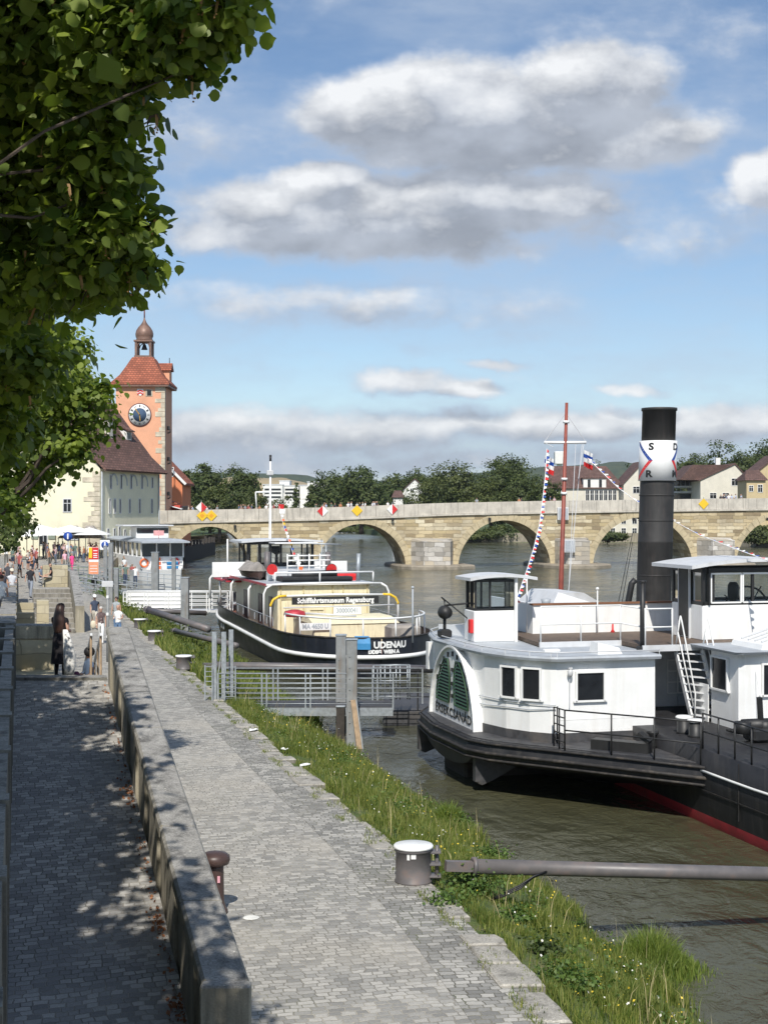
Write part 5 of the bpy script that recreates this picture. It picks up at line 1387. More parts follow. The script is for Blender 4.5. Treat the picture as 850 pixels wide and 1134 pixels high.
for nm, m_, n, zz in (('yellow_flowers','flower',420,.32),('white_flowers','flowerw',260,.3)):
    pts = np.array(bank_pts(n, 18, 52, .1, .95)); pts[:,2] += rng.uniform(.12,zz,n)
    o = leaves(nm, pts, .035, M[m_], None, 'far'); o['kind'] = 'stuff'
# a bit of litter on the kerb
for (px, py, s, lab) in ((281,809,.13,'crumpled white paper on the kerb slabs, nearest the gangway gate'),(315,830,.10,'crumpled white paper on the kerb, farther from the gangway gate'),(338,848,.14,'crumpled white paper in the grass beside the kerb')):
    q = P(px,py,PZ+.03); mb = MB(); r_ = random.Random(px)
    g = [[Vector((q.x+(i-1.5)*s*.6, q.y+(j-1.5)*s*.6, q.z+r_.uniform(0,s*.5))) for i in range(4)] for j in range(4)]
    for i in range(3):
        for j in range(3): mb.quad(g[j][i],g[j][i+1],g[j+1][i+1],g[j+1][i])
    tag(mb.build('paper_litter', M['white_clean'], None, recalc=False), lab, 'litter', 'paper litter on the kerb')

def drum_bollard(px, py, r, h, label, sticker=False):
    q = P(px,py,PZ); t = thing('mooring_bollard', label, 'bollard', q, 0, 'drum bollards along the kerb')
    mb = MB(); mb.lathe((0,0,0),[(r*1.0,0),(r*1.0,.03),(r*.94,.05),(r*.94,h*.86),(r*1.02,h*.88),(r*1.02,h*.95)],32); mb.build('drum', M['pipe'], t)
    mb = MB(); mb.lathe((0,0,h*.95),[(r*1.06,0),(r*1.06,.03),(r*1.0,.05),(.01,.055)],32); mb.build('top_plate', M['white'], t)
    mb = MB()
    for k in (-.2,.0,.2):
        mb.bbox(r*.8, r*1.45,-.12,.12,h*.5+k-.02,h*.5+k+.02,.008)
    mb.tube([(r*1.25,0,h*.5-.3),(r*1.25,0,h*.5+.3)],.035,8); mb.build('hinge', M['pipe'], t)
    if sticker:
        m = MB(); 
        for (a0,a1,z0,z1) in ((-1.95,-1.8,.42,.62),(-1.72,-1.45,.44,.62)):
            for i in range(4):
                b0 = a0+(a1-a0)*i/4; b1 = a0+(a1-a0)*(i+1)/4; rr = r*.94+.004
                m.quad((rr*cos(b0),rr*sin(b0),z0),(rr*cos(b1),rr*sin(b1),z0),(rr*cos(b1),rr*sin(b1),z1),(rr*cos(b0),rr*sin(b0),z1))
        m.build('sticker', M['white_clean'], t, recalc=False)
    return t
drum_bollard(457.5,976,.315,.60,'grey drum bollard with white top beside the nearest boom',True)
drum_bollard(203.5,741,.31,.52,'dark drum bollard with white top nearest the gangway gate')
drum_bollard(171,710,.31,.48,'dark drum bollard, middle one of three beyond the gangway gate')
drum_bollard(155,695,.31,.44,'dark drum bollard, farthest of three beyond the gangway gate')
# slim iron bollard behind the wall
q = P(238,1011,PZ); t = thing('iron_bollard', 'dark brown cast iron bollard with a round cap behind the parapet wall', 'bollard', q)
mb = MB(); mb.lathe((0,0,0),[(.20,0),(.20,.05),(.17,.09),(.145,.18),(.135,.70),(.14,.74)],28); mb.build('shaft', M['brownpaint'], t)
mb = MB(); mb.lathe((0,0,.73),[(.14,0),(.215,.03),(.235,.09),(.225,.15),(.18,.19),(.08,.215),(.01,.22)],28); mb.build('cap', M['brownpaint'], t)
mb = MB(); mb.box(.055,.095,-.145,-.128,.50,.60); mb.build('sticker', plain('pink_sticker', (.7,.35,.4)), t)
q = P(278,1016,PZ+.006); mb = MB(); mb.lathe((0,0,0),[(.13,0),(.10,.006),(.01,.008)],9,False); o = mb.build('paint_stain', M['flowerw']); o.location = q; struct(o)

# ------------------------------------------------------------------ booms
def boom(label, a, b, r, name='mooring_boom', collars=True, group='mooring booms between quay and ships'):
    a, b = Vector(a), Vector(b); t = thing(name, label, 'boom', a, 0, group); d = b-a
    mb = MB(); mb.tube([d*.06, d], r, 20); mb.build('tube', M['pipe'], t)
    mb = MB(); n_ = d.normalized(); mb.tube([d*.06-n_*.0, d*.06+n_*.06], r*1.25, 16); mb.bar(d*.01, d*.065, r*1.1, r*1.3); mb.build('clevis', M['pipe'], t)
    return t, d
q = P(487,958.5,1.62); e = Q(850,968,24.9); e2_ = e+(e-q)*.55
bm1, d1 = boom('long grey boom running from the white-topped bollard out to the steamer', q, e2_, .125)
# cables strapped under it
ca = q.lerp(e, .30); mb = MB()
for k in range(3):
    s_ = Vector((.0,.02*k,-.015*k)); c = ca
    pts = [q.lerp(e,.31)+Vector((0,-.12,-.02))+s_, q.lerp(e,.27)+Vector((0,-.16,-.10))+s_, q.lerp(e,.23)+Vector((0,-.14,-.26-.03*k)), q.lerp(e,.18)+Vector((0,-.1,-.42-.02*k)), q.lerp(e,.14)+Vector((.02*k,-.05,-.55))]
    mb.tube(pts, .016, 6)
tag(mb.build('power_cables', M['rope']), 'black cables strapped under the nearest boom and dropping into the weeds', 'cable')
q = P(213,737.5,1.62); boom('grey boom passing behind the gangway from the near dark bollard', q+Vector((.3,.1,0)), Q(478,741,57), .16)
boom('dark boom sloping from the bank down towards the tug bow, upper of two', Q(160,674,76), Q(231,697,70), .17)
boom('grey girder boom sloping towards the tug bow, lower of two', Q(190,698,70), Q(262,715,62), .13)
boom('flat grey strut beside the white railed gangway', Q(162,676,80), Q(228,679,82), .14)

# ------------------------------------------------------------------ gangway in front of the tug
def post_gate(loc_px, Y):
    pass
gY = 46.4
g = thing('steel_gangway', 'galvanised steel gangway with slatted railings leading from the quay to the tug', 'gangway', (Q(245,775,gY).x, gY, PZ))
def gl(px, py, dy=0.0): v = Q(px,py,gY+dy); v = Vector(((px-425)/FP*(gY+dy), gY+dy, H+(565-py)/FP*(gY+dy))); return v-g.location
z0 = gl(0,783).z; xr = gl(435,0).x; xl = gl(262,0).x
mb = MB(); mb.box(xl,xr,-.08,.08,z0-.28,z0-.02); mb.box(xl,xr,1.4,1.56,z0-.28,z0-.02)
for i in range(9): mb.box(xl+i*(xr-xl)/9,xl+i*(xr-xl)/9+.08,.08,1.4,z0-.24,z0-.06)
mb.build('beam', M['steel'], g)
mb = MB(); mb.box(xl-.9,xr,.0,1.5,z0-.015,z0+.02); mb.build('walkway', M['deck'], g)
def slat_rail(y, xa, xb, zb, nm='railing', n=7, H_=1.1, posts=None, m='steel'):
    mb = MB()
    for i in range(n):
        z = zb+.12+(H_-.12)*i/(n-1); mb.tube([(xa,y,z),(xb,y,z)], .022 if i == n-1 else .012, 6)
    k = max(2, int((xb-xa)/1.35))
    for i in range(k+1):
        x = xa+(xb-xa)*i/k; mb.bar((x,y,zb-.1),(x,y,zb+H_+.02),.05,.02)
        if i and i < k: mb.bar((x+.16,y,zb-.1),(x+.16,y,zb+H_+.02),.05,.02)
    return mb.build(nm, M[m], g)
slat_rail(-.05, xl-.6, xr+.0, z0); slat_rail(1.5, xl-.6, xr+1.0, z0)
mb = MB()
for px in (237.5,248,256):
    a = gl(px,776 if px < 250 else 772, 0 if px < 250 else .9); x = a.x
    mb.obox((x,a.y if px > 250 else 0,1.10), Vector((1,0,0)), Vector((0,1,0)), Vector((0,0,1)), .075,.05,1.12)
mb.build('gate_post', M['steel'], g)
mb = MB()
for (xa, xb, y, zb) in ((gl(228,0).x, gl(236,0).x, -.2, .0),(gl(250,0).x,gl(262,0).x,-.35,.0)):
    mb.bar((xa,y,zb),(xa,y,zb+1.15),.04); mb.bar((xb,y,zb),(xb,y,zb+1.15),.04); 
    for i in range(7): mb.bar((xa,y,zb+.15+i*.16),(xb,y,zb+.15+i*.16),.022)
mb.bar((gl(238,0).x,0,.1),(gl(248,0).x,0,2.1),.03); mb.build('gate', M['steel'], g)
# end landing cage on the right
mb = MB()
for (xa, xb, y, za, zb_) in ((gl(413,0).x,gl(452,0).x,1.9,z0+.1,z0+1.15),(gl(421,0).x,gl(455,0).x,2.6,z0,z0+1.1)):
    for z in (za,zb_,(za+zb_)/2,(za*3+zb_)/4,(za+zb_*3)/4): mb.tube([(xa,y,z),(xb,y,z)],.02,6)
    for i in range(4): x = xa+(xb-xa)*i/3; mb.tube([(x,y,za-.1),(x,y,zb_)],.022,6)
    mb.build('end_railing', M['steel'], g); mb = MB()
# piles with a leaning timber
def pile(label, px, py, top, Y, w=.32, m='pile', name='steel_pile', group='steel piles of the landing'):
    a = Q(px,py,Y); zt_ = H+(565-top)*Y/FP; t = thing(name, label, 'pile', (a.x,Y,0), 0, group)
    mb = MB(); mb.bbox(-w/2,w/2,-w/2,w/2,-1.5,zt_,.02); mb.build('shaft', M[m], t)
    mb = MB(); mb.bbox(-w*.56,w*.56,-w*.56,w*.56,zt_+.002,zt_+.05,.015); mb.build('cap', M['steel'], t)
    mb = MB()
    for i in range(int((zt_-.5)/.35)): mb.lathe((-w*.2,-w/2-.012,.4+i*.35),[(.02,0),(.02,.02)],6); 
    mb.build('bolts', M['steel'], t)
    return t
pile('thick steel pile in front of the tug stern, right one of a close pair', 389.5,828,709,45.2,.34)
pile('steel pile in front of the tug stern, left one of a close pair', 377.5,800,704,47.6,.34)
pile('short black pile under the gangway end beside the leaning timber', 377,822,783,46.2,.27,'darkpile')
tb = thing('timber_strut', 'pale weathered timber strut leaning against the steel pile', 'strut', Q(400,835,44.6))
mb = MB(); v = Q(391,775,44.9)-tb.location; mb.bar((0,0,-.3),v,.16,.10,up=(0,1,0)); mb.build('beam', M['wood'], tb)
mb = MB(); mb.bar((.11,-.02,-.3),v+Vector((.1,-.02,0)),.035,.12,up=(0,1,0)); mb.build('steel_flat', M['steel'], tb)

# black railed pontoon behind, right of the gangway
pt = thing('pontoon', 'dark railed pontoon between the gangway and the steamer sponson', 'pontoon', (Q(462,770,50).x, 50, 0))
mb = MB(); mb.bbox(-1.2,1.4,-.6,4,-.4,.55,.05); mb.build('float', M['deck'], pt)
mb = MB()
for x in (-.9,0,.9): mb.bar((x,-.55,.5),(x,-.55,1.95),.05)
for z in (1.0,1.35,1.95): mb.bar((-1.2,-.55,z),(1.3,-.55,z),.04)
mb.build('railing', M['ironblack'], pt)

# ================================================================== PADDLE STEAMER
ST = thing('paddle_steamer', 'white and black paddle steamer with tall black funnel moored on the right', 'ship', (10.5,38.5,0), atan2(-.966,.26))
def SL_(u, v, z): return Vector((u, -v, z))
UX = Vector((.26,-.9656,0)); VX = Vector((-.9656,-.26,0))
def w2s(p): d = Vector(p)-Vector((10.5,38.5,0)); return Vector((d.dot(UX), -d.dot(VX), p[2]))       # world -> steamer space
def SQ(px, py, Y): return w2s(Q(px,py,Y))
def hb(u):
    if u > 12: t = min(1,(u-12)/17); return 4.05*(1-t**2.2)+.05
    if u < -8: t = min(1,(-8-u)/10.2); return 4.05*sqrt(max(0,1-t**2.4))+.05
    return 4.05
def dk(u): return 1.80+max(0,u-6)*.03
us = [-18.1+i*.9 for i in range(52)]
mb = MB(); mb.smooth = True; rows = []
for u in us:
    h = hb(u); d = dk(u); row = []
    for (v, z) in ((h*.86,-1.2),(h*.97,.0),(h*.982,.26),(h*.99,.6),(h,1.0),(h,d),(h-.10,d+.001)):
        row.append((u,-v,z))
    row2 = [(p[0],-p[1],p[2]) for p in reversed(row)]
    rows.append(row+row2)
n = len(rows[0]); vs = [p for r in rows for p in r]; fs = []; mi = []
for i in range(len(rows)-1):
    for j in range(n-1):
        fs.append((i*n+j,i*n+j+1,(i+1)*n+j+1,(i+1)*n+j))
mb.add(vs, fs); 
for k_ in range(len(fs)):
    j = k_ % (n-1); mb.mi[k_] = 1 if j in (0,1,n-2,n-3) else 0
mb.add([rows[-1][j] for j in range(n)],[tuple(range(n))])
hull = mb.build('hull', [M['black'], M['red']], ST, recalc=False)
for s in (1,):
    mb = MB(); pts = [SL_(u, s*(hb(u)+.015), 1.30+max(0,u-6)*.022) for u in us if u > 3.2 and u < 28]; mb.tube(pts, .032, 6); mb.build('white_line', M['white_clean'], ST)
mb = MB()
for i in range(len(us)-1):
    a, b = us[i], us[i+1]; mb.quad((a,-hb(a)+.06,dk(a)),(b,-hb(b)+.06,dk(b)),(b,hb(b)-.06,dk(b)),(a,hb(a)-.06,dk(a)))
mb.build('main_deck', M['deck'], ST, recalc=False)
mb = MB(); 
for u in (4.2,8.6): mb.lathe((0,0,0),[(.0001,0),(.0001,.001)],3) if 0 else None
c = SL_(7.4, hb(7.4)+.0, 1.02); rg = [[c+Vector((.1*cos(a),-.02*k,.17*sin(a))) for a in [2*pi*i/16 for i in range(16)]] for k in (0,1)]
mb.loft(rg); mb.build('hull_mark', M['white_clean'], ST)
mb = MB(); mb.obox(SL_(7.75,hb(7.7)+.04,.72), Vector((1,0,0)), Vector((0,1,0)), Vector((0,0,1)), .09,.04,.16); mb.build('hull_fitting', M['deck'], ST)
mb = MB()
for u in (5.5,9.5,13.5): mb.bar(SL_(u,hb(u)+.004,.45),SL_(u,hb(u)+.004,1.75),.02,.012,up=(0,1,0))
mb.bar(SL_(3.4,hb(4)+.006,.85),SL_(15,hb(15)+.03,.90),.015,.012); mb.build('plate_seams', M['blacksoft'], ST)

# sponson
spo = [(3.9,4.02),(2.6,5.1),(1.2,6.25),(.1,7.2),(-.7,7.85),(-1.5,8.2),(-4.4,8.28),(-6.6,8.0),(-7.9,7.3),(-9.8,5.7),(-11.6,4.02),(-11.6,3.5),(3.9,3.5)]
DZ = 1.42
def sponson(sgn):
    mb = MB(); P0 = [(u,-v*sgn) for u, v in spo]
    def off(f): return [(u if i > 10 else (u+4.4)*f-4.4, -(3.5+(v-3.5)*f)*sgn) for i, (u, v) in enumerate(spo)]
    mb.loft([[(x,y,-.3) for x,y in off(.25)],[(x,y,.05) for x,y in off(.40)],[(x,y,.86) for x,y in off(.95)],[(x,y,.95) for x,y in off(.995)],[(x,y,1.16) for x,y in off(1.0)],[(x,y,DZ) for x,y in off(.985)]])
    s = mb.build('sponson', M['black'], ST)
    mb = MB()
    for z, f, r in ((1.385,1.0,.035),(1.14,1.006,.045),(.965,1.0,.03)):
        mb.tube([(x,y,z) for x,y in off(f)[:11]], r, 8)
    mb.build('fender_rail', M['blacksoft'], s)
    mb = MB(); P2 = off(.955); mb.prism(P2, DZ+.002, DZ+.02); mb.build('sponson_deck', M['deck'], s)
    if sgn < 0: return s
    # knees and wheel-well drum below
    for (u, L) in ((-1.45,1.0),(-6.7,.95)):
        m = MB(); m.loft([[(u-.1,-7.95,.9),(u+.1,-7.95,.9),(u+.1,-6.3,.9),(u-.1,-6.3,.9)],[(u-.1,-7.95,.30),(u+.1,-7.95,.30),(u+.1,-7.5,.30),(u-.1,-7.5,.30)],[(u-.08,-7.9,.22),(u+.08,-7.9,.22),(u+.08,-7.8,.18),(u-.08,-7.8,.18)]])
        m.bar((u,-7.97,1.0),(u,-7.97,.28),.22,.06); m.build('knee', M['deck'], s)
    m = MB(); pts = [(-4.4-2.3*cos(pi*k/16), .98-.62*sin(pi*k/16)) for k in range(17)]
    m.loft([[(x,-7.8,z) for x,z in pts],[(x,-4.3,z) for x,z in pts]]); m.build('wheel_well', M['deck'], s)
    m = MB(); m.bbox(-5.4,-3.4,-7.6,-4.5,-.6,.5,.1); m.build('wheel_paddles', M['darkpile'], s)
    return s
spn = sponson(1); sponson(-1)

# paddle box: arched face with green louvres
UC, HL, HB_ = -4.4, 2.05, 2.15
def arch(x): return HB_*max(0,1-(abs(x)/HL)**2.0)**.56
def box_arch(v0, v1, f, m, nm, z0=DZ+.02):
    mb = MB(); n = 28
    pts = [(HL*f*cos(pi-pi*k/n)) for k in range(n+1)]
    ring = [(UC+x, z0+arch(x/f)*f) for x in pts]
    mb.loft([[SL_(u,v0,z) for u,z in ring],[SL_(u,v1,z) for u,z in ring]]); return mb.build(nm, m, ST)
pbx = box_arch(7.2,7.64,1.0,M['white'],'paddle_box')
mb = MB(); n = 24; ring = []
for k in range(n):           # raised rim
    a0, a1 = pi-pi*k/n, pi-pi*(k+1)/n
    A = SL_(UC+HL*cos(a0),7.66,DZ+.02+arch(HL*cos(a0))); B = SL_(UC+HL*cos(a1),7.66,DZ+.02+arch(HL*cos(a1)))
    mb.bar(A,B,.06,.14,up=(0,1,0))
mb.build('box_rim', M['white'], pbx)
def louvre(sx):
    g_ = MB(); s_ = MB(); f_ = MB(); rows_ = 13
    def ext(z):        # inner and outer edge at height z above deck
        xo = HL*.78*sqrt(max(0,1-((z+.0)/(HB_*.90))**1.8)); xi = .20+.30*((z-1.05)/.9)**2
        return xi, max(xi+.02, min(xo, 1.45))
    zs = [.50+i*(1.25/rows_) for i in range(rows_+1)]
    for a, b in zip(zs, zs[1:]):
        i0, o0 = ext(a); i1, o1 = ext(b)
        for (x0,x1,x2,x3,z0,z1,mm,e) in ((i0,o0,o1,i1,a,b,g_,.012),(i0+.03,o0-.03,o1*.5+o0*.5-.03,i1+.03,a+.02,a+(b-a)*.62,s_,.05)):
            zz = DZ+.02
            mm.loft([[SL_(UC+sx*x0,7.641,zz+z0),SL_(UC+sx*x1,7.641,zz+z0),SL_(UC+sx*x2,7.641,zz+z1),SL_(UC+sx*x3,7.641,zz+z1)],[SL_(UC+sx*x0,7.641+e,zz+z0),SL_(UC+sx*x1,7.641+e,zz+z0),SL_(UC+sx*x2,7.641+e*.6,zz+z1),SL_(UC+sx*x3,7.641+e*.6,zz+z1)]])
    g_.build('louvre_back', M['blacksoft'], pbx); s_.build('louvre', M['green'], pbx)
    ee = [(ext(z), z) for z in zs]; loop = [SL_(UC+sx*e[0],7.69,DZ+.02+z) for e, z in ee]+[SL_(UC+sx*e[1],7.69,DZ+.02+z) for e, z in reversed(ee)]; loop.append(loop[0])
    for p, q_ in zip(loop, loop[1:]): f_.bar(p,q_,.03,.035,up=(0,1,0))
    f_.build('louvre_frame', M['green'], pbx)
louvre(1); louvre(-1)
v_, f_ = text_geo('ÉRSEKCSANÁD', .36, .008); mb = MB(); mb.merge(v_, f_, lambda p: SL_(UC+p.x*1.38, 7.655, DZ+.24+p.y)); mb.build('lettering', M['ironblack'], pbx, recalc=False)
mb = MB()
for k in range(9):
    a = pi*(.2+.6*k/8); x = HL*.88*cos(a); mb.obox(SL_(UC+x,7.66,DZ+.02+arch(x/.9)*.9), Vector((1,0,0)), Vector((0,1,0)), Vector((0,0,1)), .04,.02,.07)
for z in (.75,1.1,1.5): mb.obox(SL_(UC,7.66,DZ+z), Vector((1,0,0)), Vector((0,1,0)), Vector((0,0,1)), .06,.03,.05)
mb.build('box_studs', M['ironblack'], pbx)

# side deckhouse
HZ = 3.60
dh = [(-.1,3.4),(-.1,6.2),(-.18,6.34),(-.6,6.75),(-1.3,7.15),(-2.3,7.42),(-3.4,7.5),(-6.0,7.5),(-7.6,7.2),(-8.8,6.5),(-9.4,5.4),(-9.6,3.4)]
def dpoly(e): 
    c = (-4.8,5.0); out = []
    for u, v in dh:
        d = Vector((u-c[0], v-c[1])); d2 = d.normalized()*e; out.append((u+d2.x, -(v+d2.y)))
    return out
mb = MB(); mb.smooth = False; mb.prism([(u,-v) for u, v in dh], DZ+.02, HZ); side = mb.build('side_deckhouse', M['white'], ST)
mb = MB(); mb.prism(dpoly(.035), DZ+.02, DZ+.26); mb.build('plinth', M['deck'], side)
mb = MB(); mb.loft([[(x,y,HZ-.03) for x,y in dpoly(.22)],[(x,y,HZ+.04) for x,y in dpoly(.25)],[(x,y,HZ+.09) for x,y in dpoly(.22)]]); mb.build('roof', M['greyroof'], side)
mb = MB(); pr_ = dpoly(.16)
mb.tube([(x,y,HZ+.20) for x,y in pr_[:11]], .016, 6)
for x,y in pr_[:11]: mb.tube([(x,y,HZ+.08),(x,y,HZ+.2)],.014,5)
mb.build('roof_rail', M['greywhite'], side)
mb = MB()
for (a, b) in ((3.42,3.4),(4.35,4.35),(5.3,5.3)):
    mb.box(-.098,-.093,-a-.012,-a+.012,DZ+.28,HZ-.05)
mb.box(-.098,-.093,-6.2,-3.4,DZ+.60,DZ+.615)
mb.build('plate_seam', M['white'], side)
mb = MB(); r_ = random.Random(14)
for v in [3.5+i*.11 for i in range(25)]: mb.sphere((-.095,-v,DZ+.32),.010,seg=5,rings=4); mb.sphere((-.095,-v,HZ-.10),.010,seg=5,rings=4)
mb.build('rivets', M['white'], side)
def swin(px0, px1, py0, py1, parent, pa, pb, frame='white_clean', out=.0):
    """window on the vertical wall through steamer-space points pa, pb; extent from pixels of the photograph"""
    pa, pb = Vector(pa), Vector(pb); ax = (pb-pa).normalized(); nr = Vector((ax.y,-ax.x,0))
    def hit(px):
        d = Vector((px-425, FP, 0)); o = -Vector((10.5,38.5,0)); o2 = Vector((o.dot(UX), -o.dot(VX), 0)); d2 = Vector((d.dot(UX), -d.dot(VX), 0))
        M2 = Matrix(((ax.x, -d2.x),(ax.y,-d2.y))); s_, t_ = M2.inverted() @ Vector((o2.x-pa.x, o2.y-pa.y)); return s_, t_*FP
    s0, Y0 = hit(px0); s1, Y1 = hit(px1); Ym = (Y0+Y1)/2
    if s0 > s1: s0, s1 = s1, s0
    camd = Vector((0-10.5, -38.5, 0)); cl = Vector((camd.dot(UX), -camd.dot(VX), 0)); 
    if (cl-pa).dot(nr) < 0: nr = -nr
    return window(parent, Vector((pa.x,pa.y,0)), ax, H+(565-py1)*Ym/FP, H+(565-py0)*Ym/FP, s0, s1, nr, frame=M[frame], sill=True, muntins=False)
fl0, fl1 = SL_(-.1,3.4,0), SL_(-.1,6.2,0)
for w_ in (swin(638,667,745,775,side,fl0,fl1), swin(556.5,571.5,739,771,side,SL_(-1.3,7.15,0),SL_(-.6,6.75,0)), swin(579.5,598,741,774,side,SL_(-.6,6.75,0),SL_(-.18,6.34,0))):
    pass
mb = MB()
p_ = SQ(630,745,37.0); mb.sphere(p_+Vector((.06,0,0)),.075,.075,.11); mb.bar(p_+Vector((0,0,.1)),p_+Vector((.1,0,.13)),.1,.03); mb.tube([p_+Vector((0.02,0,-.1)),p_+Vector((0.02,0,-.9))],.012,5); mb.build('bulkhead_lamp', M['greywhite'], side)
mb = MB(); pts = [(a-.0, -(b+.03)) for a, b in dh[1:7]]
mb.tube([(x+.03,y-.0,2.32-.03*i+.03*(i%2)) for i,(x,y) in enumerate(pts)], .014, 5); mb.tube([(x+.04,y,2.42) for x,y in pts], .012, 5); mb.build('wall_cable', M['greyroof'], side)
mb = MB(); p_ = SQ(616,800,36.95); mb.tube([Vector((p_.x+.05,p_.y,DZ)),Vector((p_.x+.05,p_.y,2.4))],.02,6); mb.build('side_stanchion', M['ironblack'], side)

# upper deck
UZ = 3.72
mb = MB(); mb.prism([(-.9,-3.3),(-.9,3.6),(-9.2,3.6),(-9.2,-5.1),(-2.5,-5.75),(-2.5,-3.3)], UZ-.01, UZ+.10); ud = mb.build('upper_deck', M['plank'], ST)
mb = MB(); mb.bar(SL_(-.86,3.4,UZ+.03),SL_(-.86,-3.6,UZ+.03),.06,.17); mb.bar(SL_(-2.46,5.75,UZ+.03),SL_(-2.46,3.3,UZ+.03),.06,.17); mb.build('deck_edge', M['greywhite'], ud)
def rail(pts, z0, h, m, parent, r=.02, n=2, nm='railing', post=1.1):
    mb = MB(); pts = [Vector(p) for p in pts]
    for k in range(1, n+1): mb.tube([p+Vector((0,0,z0+h*k/n)) for p in pts], r, 6)
    for a, b in zip(pts, pts[1:]):
        c = max(1, round((b-a).length/post))
        for i in range(c): q_ = a.lerp(b, i/c); mb.tube([q_+Vector((0,0,z0)), q_+Vector((0,0,z0+h))], r*1.1, 6)
    q_ = pts[-1]; mb.tube([q_+Vector((0,0,z0)), q_+Vector((0,0,z0+h))], r*1.1, 6)
    return mb.build(nm, M[m], parent)
rail([SL_(-2.5,5.7,0),SL_(-2.5,3.3,0),SL_(-.9,3.3,0),SL_(-.9,2.5,0)], UZ+.1, 1.0, 'white_clean', ud, .021, 2)
# white bulwark with a brown cap behind, canvas roof
mb = MB(); mb.box(-5.3,-5.2,-4.9,3.2,UZ+.1,UZ+.95); mb.box(-9.1,-5.31,-4.9,-4.8,UZ+.1,UZ+1.0); bw = mb.build('bulwark', M['white'], ud)
mb = MB(); mb.box(-5.35,-5.15,-4.95,3.2,UZ+.95,UZ+1.0); mb.build('bulwark_cap', plain('varnished_cap', (.22,.10,.05)), bw)
a = SQ(590,668,47); b = SQ(652,668,47)
mb = MB(); c0 = (a+b)/2; mb.loft([[Vector((a.x-1.6,a.y,a.z-.35)),Vector((b.x-1.6,b.y,a.z-.35)),Vector((b.x+1.6,b.y,a.z-.35)),Vector((a.x+1.6,a.y,a.z-.35))],[Vector((a.x-1.6,a.y,a.z-.05)),Vector((b.x-1.6,b.y,a.z-.05)),Vector((b.x+1.6,b.y,a.z-.05)),Vector((a.x+1.6,a.y,a.z-.05))],[Vector((a.x-1.2,c0.y-.5,a.z+.42)),Vector((b.x-1.2,c0.y+.2,a.z+.42)),Vector((b.x+1.2,c0.y+.2,a.z+.42)),Vector((a.x+1.2,c0.y-.5,a.z+.42))]])
mb.build('canvas_cover', M['creamwall'] if 0 else M['greywhite'], ud)
mb = MB(); p_ = SQ(604,690,43.6)
mb.lathe((p_.x,p_.y,UZ+.1),[(.32,0),(.27,.3),(.14,.75),(.13,.85),(.16,.95)],14); p_ = SQ(600,690,44.0); mb.build('capstan', M['greyroof'], ud)
mb = MB(); p_ = SQ(678,698,42.8); mb.lathe((p_.x,p_.y,UZ+.1),[(.08,0),(.03,.08),(.025,.3)],8); mb.build('deck_fitting', M['redbright'], ud)
mb = MB(); p_ = SQ(661,652,42.5); mb.tube([(p_.x,p_.y,UZ+.1),(p_.x,p_.y,p_.z)],.02,6); mb.sphere(p_,.05); mb.build('lamp_pole', M['white_clean'], ud)
mb = MB(); p_ = SQ(583,640,42.5); mb.tube([(p_.x,p_.y,UZ),(p_.x,p_.y,p_.z)],.02,6); mb.build('lamp_pole', M['white_clean'], ud)

# small wing wheelhouse
wz = HZ+.09
wh = [(-4.4,7.08),(-4.4,5.68),(-6.0,5.68),(-6.0,7.08)]
mb = MB(); mb.bbox(-5.3,-4.4,-7.0,-5.68,wz,wz+.90,.02); ww = mb.build('wing_wheelhouse', M['white'], ST)
gz0, gz1 = wz+.90, wz+1.80
mb = MB()
for u in (-4.46,-5.24):
    for v in (6.94,6.5,5.74): mb.bar(SL_(u,v,gz0),SL_(u,v,gz1),.06,.05)
for u in (-4.85,):
    for v in (6.94,5.74): mb.bar(SL_(u,v,gz0),SL_(u,v,gz1),.05,.05)
for z in (gz0+.03,gz1-.04):
    mb.bar(SL_(-4.46,6.94,z),SL_(-4.46,5.74,z),.06); mb.bar(SL_(-5.24,6.94,z),SL_(-5.24,5.74,z),.06); mb.bar(SL_(-4.46,6.94,z),SL_(-5.24,6.94,z),.06); mb.bar(SL_(-4.46,5.74,z),SL_(-5.24,5.74,z),.06)
mb.build('window_posts', M['ironblack'], ww)
mb = MB(); 
for (a, b) in (((-4.46,6.92),(-4.46,5.76)),((-4.46,6.92),(-5.24,6.92)),((-4.46,5.76),(-5.24,5.76)),((-5.24,6.92),(-5.24,5.76))):
    mb.quad(SL_(*a,gz0),SL_(*b,gz0),SL_(*b,gz1),SL_(*a,gz1))
mb.build('window_pane', M['clear'], ww, recalc=False)
mb = MB(); rings = []
for k in range(9):
    v = 7.2-(7.2-5.15)*k/8; zz = gz1+.17-.10*((v-6.17)/1.02)**2
    rings.append([SL_(-5.55,v,zz-.09),SL_(-4.15,v,zz-.09),SL_(-4.15,v,zz),SL_(-5.55,v,zz)])
mb.loft(rings); mb.build('roof', M['greywhite'], ww)
mb = MB(); mb.bar(SL_(-4.33,5.75,wz),SL_(-4.33,5.75,gz1+.05),.08); mb.build('corner_post', M['white_clean'], ww)
mb = MB(); p_ = SQ(523,693,41.1); mb.bbox(p_.x-.1,p_.x+.1,p_.y-.11,p_.y+.11,wz+.25,wz+.65,.02); mb.build('red_box', M['redbright'], ww)
